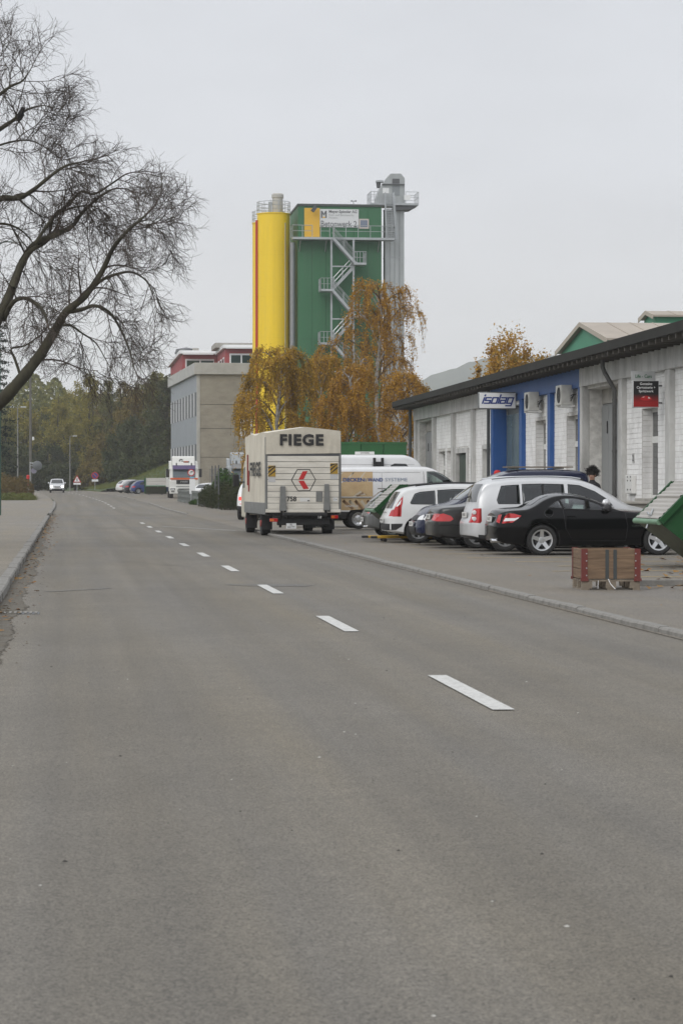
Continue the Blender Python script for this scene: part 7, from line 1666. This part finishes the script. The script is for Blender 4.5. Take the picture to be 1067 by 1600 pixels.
# ---- birches: pale trunk, arching boughs, hanging strands of small leaves
BIRB = M('birch_bark', (0.42, 0.40, 0.37), 0.85, var=0.3, vs=3, dirt=0.9, ds=2.2, dcol=(0.05, 0.045, 0.04), stretch=(1, 1, 2.5)); BTW = M('birch_twig', (0.12, 0.085, 0.06), 0.9)
BL1 = leafmat('birch_leaf', [(0.126, 0.082, 0.018), (0.275, 0.157, 0.025), (0.451, 0.239, 0.034), (0.526, 0.320, 0.048), (0.300, 0.130, 0.023)], trans=0.35)
BL2 = leafmat('birch_leaf_olive', [(0.129, 0.103, 0.020), (0.257, 0.178, 0.028), (0.454, 0.280, 0.039), (0.545, 0.341, 0.047), (0.273, 0.131, 0.024)], trans=0.35)
def birch(label, px, Z, pytop, width, nb, mat, seed, droop=(0.6, 2.2), lean=0.0, zmin=0.8, lefts=0.0, rights=0.0, z0=0.2, leafn=1.0):
    random.seed(seed); c = at(px, HY, Z); g = gz(c.y); hgt = at(px, pytop, Z).z - g
    t = thing('birch_tree', label, 'tree', (c.x, c.y, g), 0, 'autumn birches before the concrete plant')
    tr = smooth([Vector((0, 0, 0)), Vector((0.1 + lean * 0.2, 0, hgt * 0.25)), Vector((-0.12 + lean * 0.5, 0.1, hgt * 0.55)), Vector((0.1 + lean * 0.8, 0, hgt * 0.8)), Vector((lean, 0, hgt * 0.96))], 4); m = len(tr) - 1
    MB().tube(tr, [0.17 - 0.15 * i / m for i in range(m + 1)], 8, cap=False).build('trunk', BIRB, t, smooth=True, fix=False)
    vs, fs = [], []; tw = MB(); br = MB()
    def strand(q, out_, L, dens):
        L = min(L, max(0.15, q.z - zmin * random.uniform(0.5, 1.8))); n = max(2, int(L / 0.22)); P = [q]
        for j in range(n): P.append(P[-1] + Vector((0, 0, -0.21)) + out_ * max(0, 0.16 - j * 0.05) + Vector((random.gauss(0, 0.03), random.gauss(0, 0.03), 0)))
        tw.tube(P, 0.005, 3, cap=False)
        for j in range(n):
            for _ in range(int(7.5 * dens + random.random())): leaf(vs, fs, P[j].lerp(P[j + 1], random.random()) + rv() * random.uniform(0, 0.14), random.uniform(0.03, 0.068))
    for b in range(nb):
        f = z0 + (0.98 - z0) * ((b + random.random()) / nb); i = min(m - 1, int(f * m)); p0 = tr[i].lerp(tr[i + 1], f * m - i)
        a = b * 2.39996 + random.uniform(-0.5, 0.5); o_ = Vector((cos(a), sin(a), 0)); R_ = width * random.uniform(0.45, 1.05) * (1.1 - 0.75 * f ** 2.5)
        if o_.x < 0: R_ *= 1 + lefts * -o_.x
        else: R_ *= 1 + rights * o_.x
        rise = R_ * random.uniform(0.35, 0.95); rise = min(rise, max(0.15, hgt - p0.z - 0.1))
        arc = smooth([p0, p0 + o_ * R_ * 0.4 + Vector((0, 0, rise * 0.75)), p0 + o_ * R_ * 0.8 + Vector((0, 0, rise)), p0 + o_ * R_ * 1.08 + Vector((0, 0, rise * 0.72))], 4); M_ = len(arc) - 1
        (MB()).tube(arc, [0.05 * (1 - 0.88 * k / M_) for k in range(M_ + 1)], 5, cap=False).build('bough', BIRB if b % 2 else BTW, t, fix=False, smooth=True)
        for s_ in range(int(5 + R_ * 3.4)):
            k = random.uniform(0.22, 1.0); fi = k * M_; q = arc[min(M_ - 1, int(fi))].lerp(arc[min(M_, int(fi) + 1)], fi % 1); sd = Vector((-o_.y, o_.x, 0)) * random.gauss(0, 0.38) * R_ * 0.6 + Vector((0, 0, random.uniform(0.0, 0.45)))
            e = q + sd; br.tube([q, q.lerp(e, 0.5) + Vector((0, 0, 0.12)), e], [0.012, 0.009, 0.005], 3, cap=False); dens = random.choice((0.2, 0.5, 1.0, 1.7)) * leafn
            for _ in range(int(30 * dens)): leaf(vs, fs, q.lerp(e, random.random()) + rv() * random.uniform(0, 0.3), random.uniform(0.03, 0.068))
            for _ in range(random.randint(1, 3)): strand(q.lerp(e, random.uniform(0.3, 1)), (o_ * 0.6 + sd.normalized() * 0.5), random.uniform(*droop), dens)
    stuff(br.build('branchlets', BTW, t, fix=False)); stuff(tw.build('twigs', BTW, t, fix=False))
    stuff(leafmesh('crown', vs, fs, mat, t))
    return t
birch('tall golden weeping birch in front of the green tower', 590, 128, 444, 2.9, 40, BL1, 3, droop=(0.7, 2.4), lean=0.1, rights=0.05, z0=0.14, leafn=0.72)
birch('olive gold birch with strands hanging beside the grey block', 436, 126, 548, 2.35, 30, BL2, 5, droop=(0.8, 2.6), lefts=0.15, leafn=1.2)
birch('low golden birch filling the gap below the yellow silo', 500, 131, 556, 2.3, 28, BL2, 8, droop=(0.7, 2.0), leafn=1.2)
birch('low russet birch behind the green container', 545, 123, 578, 1.9, 26, BL1, 9, droop=(0.7, 2.0), leafn=1.2)
birch('low russet birch next to the workshop end wall', 626, 121, 586, 1.75, 24, BL1, 12, droop=(0.6, 1.8), leafn=1.2)
# ---- rounded autumn trees behind the workshop
def tree(name, label, loc, hgt, rx, rz_, cz, nleaf, ls, mat, seed, group=None, clumps=40, trunk_r=0.2, spiky=0.0, bark=BARK):
    random.seed(seed); t = thing(name, label, 'tree', loc, 0, group)
    tr = smooth([Vector((0, 0, 0)), Vector((0.15, 0.1, hgt * 0.3)), Vector((-0.1, 0, hgt * 0.6)), Vector((0.05, 0, hgt * 0.9))], 3); m = len(tr) - 1; tm = MB()
    tm.tube(tr, [trunk_r * (1 - 0.85 * i / m) for i in range(m + 1)], 7, cap=False)
    cl = []
    for k in range(clumps):
        d = rv(); f = random.uniform(0.25, 1.0) ** 0.6; c = Vector((d.x * rx * f, d.y * rx * f, cz + d.z * rz_ * f)); cl.append((c, random.uniform(0.16, 0.36) * rx))
        if k % 2 == 0: q = tr[min(m, int(m * min(1, max(0.25, (c.z - 1) / hgt * 0.75))))]; tm.tube([q, q.lerp(c, 0.5) + Vector((0, 0, 0.25)), c], [trunk_r * 0.3, trunk_r * 0.18, 0.012], 4, cap=False)
    tm.build('trunk', bark, t, fix=False, smooth=True)
    vs, fs = [], []
    for k in range(nleaf):
        c, r = random.choice(cl); p = c + rv() * r * random.uniform(0.2, 1.15)
        if spiky and random.random() < 0.35: p += Vector((random.gauss(0, 0.08), random.gauss(0, 0.08), abs(random.gauss(0, spiky))))
        if p.z > 0.2: leaf(vs, fs, p, ls * random.uniform(0.6, 1.3))
    stuff(leafmesh('crown', vs, fs, mat, t)); return t
ORL1 = leafmat('orange_leaf', [(0.180, 0.098, 0.018), (0.392, 0.197, 0.028), (0.489, 0.285, 0.039), (0.278, 0.178, 0.034), (0.163, 0.160, 0.039)])
OLIV = leafmat('olive_leaf', [(0.072, 0.072, 0.018), (0.169, 0.143, 0.026), (0.260, 0.195, 0.039), (0.117, 0.098, 0.026)])
def treepx(name, label, px, pytop, wpx, Z, mat, seed, nleaf, ls, **k):
    c = at(px, HY, Z); g = gz(c.y) if c.y < 300 else gz(c.y); hgt = at(px, pytop, Z).z - g; rx = wpx / 2 * Z / F
    cz = k.pop('cz', 0.58); rzf = k.pop('rzf', 0.40)
    return tree(name, label, (c.x, c.y, g - 0.05), hgt, rx, hgt * rzf, hgt * cz, nleaf, ls, mat, seed, **k)
treepx('autumn_tree', 'orange leaved tree top showing above the dark workshop roof', 806, 534, 118, 137, ORL1, 21, 15000, 0.085, clumps=60, spiky=0.35, cz=0.72, rzf=0.30)
treepx('autumn_tree', 'small orange tree left of the larger one above the roof', 747, 560, 40, 133, ORL1, 25, 2600, 0.09, clumps=18, spiky=0.3, cz=0.72, rzf=0.30)
treepx('autumn_tree', 'yellow green tree peeping over the far roof corner', 662, 590, 46, 170, OLIV, 22, 3600, 0.12, clumps=24, spiky=0.2)
# ---- woods beyond the bend
WB = leafmat('wood_leaf_brown', [(0.073, 0.067, 0.028), (0.153, 0.128, 0.035), (0.225, 0.167, 0.039), (0.113, 0.118, 0.039)], trans=0.15)
WY = leafmat('wood_leaf_yellow', [(0.095, 0.095, 0.029), (0.205, 0.184, 0.037), (0.292, 0.245, 0.045), (0.162, 0.150, 0.041)], trans=0.15)
WG = leafmat('wood_leaf_green', [(0.046, 0.059, 0.022), (0.095, 0.106, 0.030), (0.157, 0.148, 0.038), (0.073, 0.073, 0.025)], trans=0.15)
WD = leafmat('wood_leaf_dark', [(0.027, 0.040, 0.018), (0.050, 0.069, 0.026), (0.082, 0.093, 0.036), (0.042, 0.049, 0.021)], trans=0.1)
kinds = {'b': (WB, 'russet brown'), 'y': (WY, 'yellow olive'), 'g': (WG, 'mid green'), 'd': (WD, 'dark green')}
ORD = 'first second third fourth fifth sixth seventh eighth ninth tenth eleventh twelfth thirteenth fourteenth fifteenth sixteenth seventeenth eighteenth nineteenth twentieth'.split()
wood_ = [ # px, pytop, width px, Z, kind
    (10, 640, 60, 330, 'g'), (38, 610, 56, 345, 'y'), (66, 622, 60, 380, 'g'), (92, 600, 60, 360, 'y'), (118, 590, 64, 392, 'y'), (140, 574, 56, 350, 'y'), (158, 568, 50, 400, 'b'), (176, 588, 56, 345, 'g'), (196, 572, 52, 390, 'b'), (206, 592, 58, 340, 'b'),
    (226, 574, 60, 345, 'g'), (246, 566, 56, 322, 'g'), (262, 580, 48, 318, 'd'), (170, 668, 52, 332, 'b'), (150, 690, 40, 336, 'b'), (128, 676, 54, 360, 'g'), (100, 680, 50, 366, 'd'), (76, 690, 56, 352, 'd'), (46, 692, 50, 342, 'd'), (20, 690, 56, 322, 'd'),
    (196, 656, 64, 314, 'd'), (222, 640, 64, 312, 'd'), (246, 648, 62, 306, 'd'), (258, 690, 46, 298, 'd'), (186, 700, 50, 318, 'd'), (138, 722, 36, 330, 'b'), (118, 716, 40, 340, 'd'), (60, 724, 50, 338, 'd'), (86, 728, 44, 334, 'd'), (212, 706, 50, 300, 'd'), (236, 712, 44, 298, 'd'), (-14, 668, 56, 330, 'y')]
for j, (px, pt, wpx, Z, k) in enumerate(wood_):
    low = pt > 630; rank = sum(1 for w in wood_ if (w[1] > 630) == low and w[0] < px)
    treepx('woodland_tree', '%s woodland %s, %s from left in the %s' % (kinds[k][1], 'bush' if low else 'tree', ORD[rank], 'low front row' if low else 'tall back row'), px, pt, wpx, Z, kinds[k][0], 100 + j, 9000 if not low else 9000, 0.15, group='woodland beyond the bend', clumps=60, trunk_r=0.22, cz=0.54 if not low else 0.5, rzf=0.42 if not low else 0.48, spiky=0.25)
random.seed(77); vs, fs = [], []      # the mass of wood farther back, read as one
for _ in range(16000):
    px = random.uniform(-60, 285); Z = random.uniform(410, 520); t_ = random.random() ** 0.8; top_ = 610 - 22 * sin(px * 0.03) - 14 * noise.noise((px * 0.05, 1, 2))
    v = at(px, 765 - (765 - top_) * t_, Z); leaf(vs, fs, v, random.uniform(0.35, 0.7))
stuff(leafmesh('distant_wood', vs, fs, WG, None))
for o in bpy.data.objects:
    if o.name.startswith('distant_wood'): o['label'] = 'mass of olive woodland closing the road far behind'
# dark conifer at the left edge
CONF = leafmat('needle', [(0.006, 0.014, 0.010), (0.014, 0.026, 0.016), (0.02, 0.034, 0.02)], trans=0.0)
random.seed(5); c = at(-6, HY, 214); t = thing('conifer_tree', 'dark conifer behind the bare tree at the left edge', 'tree', (c.x, c.y, gz(214))); hgt = at(0, 486, 214).z
MB().tube([(0, 0, 0), (0, 0, hgt)], [0.25, 0.02], 8, cap=False).build('trunk', BARK, t, fix=False); vs, fs = [], []; bm_ = MB()
for k in range(60):
    z = 2 + (hgt - 2.4) * (k / 60) ; a = k * 2.4 + random.uniform(-0.3, 0.3); L = 2.2 * (1 - 0.8 * (z / hgt)) + 0.3; d = Vector((cos(a), sin(a), -0.15)); p0 = Vector((0, 0, z)); bm_.tube([p0, p0 + d * L * 0.6, p0 + d * L + Vector((0, 0, 0.12))], [0.03, 0.02, 0.006], 4, cap=False)
    for _ in range(75): f = random.uniform(0.2, 1.0); leaf(vs, fs, p0 + d * L * f + Vector((random.gauss(0, 0.2), random.gauss(0, 0.2), random.gauss(0.0, 0.11))), random.uniform(0.07, 0.14))
stuff(bm_.build('boughs', BARK, t, fix=False)); stuff(leafmesh('crown', vs, fs, CONF, t))
# ---- shrubs: dry brush on the left, hedge and bush on the right
def shrub(name, label, loc, rx, ry, h, n, ls, mat, seed, stems=30, group=None, cat='shrub', grassy=0):
    random.seed(seed); t = thing(name, label, cat, loc, 0, group); vs, fs = [], []; st = MB()
    for k in range(stems):
        a = random.uniform(0, 2 * pi); f = sqrt(random.random()); b = Vector((cos(a) * rx * f * 0.7, sin(a) * ry * f * 0.7, 0)); e = b * 1.35 + Vector((random.gauss(0, 0.1), random.gauss(0, 0.1), h * random.uniform(0.6, 1.0) * (1 - 0.35 * f * f))); st.tube([b, b.lerp(e, 0.5) + rv() * 0.06, e], [0.02, 0.014, 0.005], 3, cap=False)
    for k in range(n):
        a = random.uniform(0, 2 * pi); f = sqrt(random.random()); x, y = cos(a) * rx * f, sin(a) * ry * f; zt = h * (1 - 0.45 * f ** 2.5) * (0.82 + 0.3 * noise.noise((x * 1.6 + seed, y * 1.6, 2))); z = zt * random.random() ** 0.55
        leaf(vs, fs, Vector((x, y, max(0.03, z))), ls * random.uniform(0.6, 1.3))
    for k in range(grassy):
        a = random.uniform(0, 2 * pi); f = sqrt(random.uniform(0.5, 1.3)); p = Vector((cos(a) * rx * f, sin(a) * ry * f, 0)); u = Vector((random.gauss(0, 0.12), random.gauss(0, 0.12), random.uniform(0.15, 0.5))); s_ = Vector((0.02, 0.01, 0)); o = len(vs); vs += [tuple(p - s_), tuple(p + s_), tuple(p + u)]; fs.append((o, o + 1, o + 2))
    stuff(st.build('stems', TWIG, t, fix=False)); stuff(leafmesh('foliage', vs, fs, mat, t)); return t
DRY = leafmat('dry_brush', [(0.084, 0.066, 0.026), (0.156, 0.102, 0.036), (0.120, 0.102, 0.036), (0.192, 0.084, 0.030)], trans=0.1); GRS = leafmat('rough_grass', [(0.078, 0.101, 0.029), (0.133, 0.156, 0.040), (0.156, 0.140, 0.047)], trans=0.2)
for j, (px, Z, w_, h_, m_, lab) in enumerate(((8, 200, 1.6, 2.5, DRY, 'dry brown brush at the left edge'), (30, 205, 1.3, 2.3, DRY, 'russet bramble bush next to the marker post'), (-22, 203, 1.9, 2.6, DRY, 'dry bush outside the left edge'), (18, 194, 1.8, 0.75, GRS, 'low rough grass in front of the brown brush'), (40, 198, 0.8, 0.7, GRS, 'tuft of green grass at the foot of the utility pole'))):
    c = at(px, HY, Z); shrub('roadside_bush', lab, (c.x, c.y, gz(c.y)), w_, 2.0, h_, 3800, 0.075, m_, 60 + j, grassy=500)
HED = leafmat('hedge_leaf', [(0.016, 0.024, 0.009), (0.03, 0.042, 0.014), (0.05, 0.055, 0.018), (0.035, 0.022, 0.010)], trans=0.1); BRG = leafmat('bright_bush', [(0.03, 0.07, 0.014), (0.055, 0.115, 0.022), (0.08, 0.14, 0.03)], trans=0.25)
for j, (px, Z, w_, h_) in enumerate(((328, 158, 0.75, 1.75), (341, 152, 0.8, 1.85), (354, 147, 0.85, 1.9), (367, 141, 0.85, 1.85))):
    c = at(px, HY, Z); shrub('hedge_shrub', ('hedge shrub at the end next to the low railing', 'hedge shrub in front of the mesh fence', 'hedge shrub below the bright green bush', 'hedge shrub nearest the tarpaulin truck')[j], (c.x, c.y, gz(c.y) + 0.04), w_, 2.0, h_, 5200, 0.055, HED, 80 + j, group='dark hedge beside the entrance')
c = at(356, HY, 151); shrub('leafy_bush', 'bright green leafy bush rising above the dark hedge', (c.x, c.y + 1.5, gz(c.y)), 0.95, 0.9, 3.1, 4200, 0.07, BRG, 90)
c = at(308, HY, 168); shrub('weed_tuft', 'green weeds growing at the foot of the low railing', (c.x - 0.1, c.y - 0.6, gz(c.y) + 0.04), 0.5, 0.4, 0.5, 900, 0.05, BRG, 91, stems=8)
# grass blades on the far bank
random.seed(9); vs, fs = [], []
for _ in range(16000):
    Yy = random.uniform(286, 360); t_ = random.random(); X = 4.9 + bend(Yy) * 0.55 + t_ * 12; z = bankz(t_, Yy) - (0.45 if t_ < 0.03 else 0); o = len(vs); u = Vector((random.gauss(0, 0.1), random.gauss(0, 0.1), random.uniform(0.12, 0.34)))
    p = Vector((X, Yy, z - 0.03)); vs += [tuple(p - Vector((0.035, 0, 0))), tuple(p + Vector((0.035, 0, 0))), tuple(p + u)]; fs.append((o, o + 1, o + 2))
stuff(leafmesh('bank_grass_blades', vs, fs, GRS, None))
# ------------------------------------------------------------------ air: faint haze over the far hills
hzm = bpy.data.materials.new('haze_air'); hzm.use_nodes = True; t = hzm.node_tree; t.nodes.remove(t.nodes['Principled BSDF'])
pv = t.nodes.new('ShaderNodeVolumePrincipled'); pv.inputs['Color'].default_value = (0.965, 0.98, 1.0, 1); pv.inputs['Density'].default_value = 0.00026; pv.inputs['Anisotropy'].default_value = 0.2
t.links.new(pv.outputs[0], t.nodes['Material Output'].inputs['Volume'])
HAZE = MB().box(-2600, 2600, -90, 4050, -5, 200).build('haze', hzm, None, fix=True); stuff(HAZE)
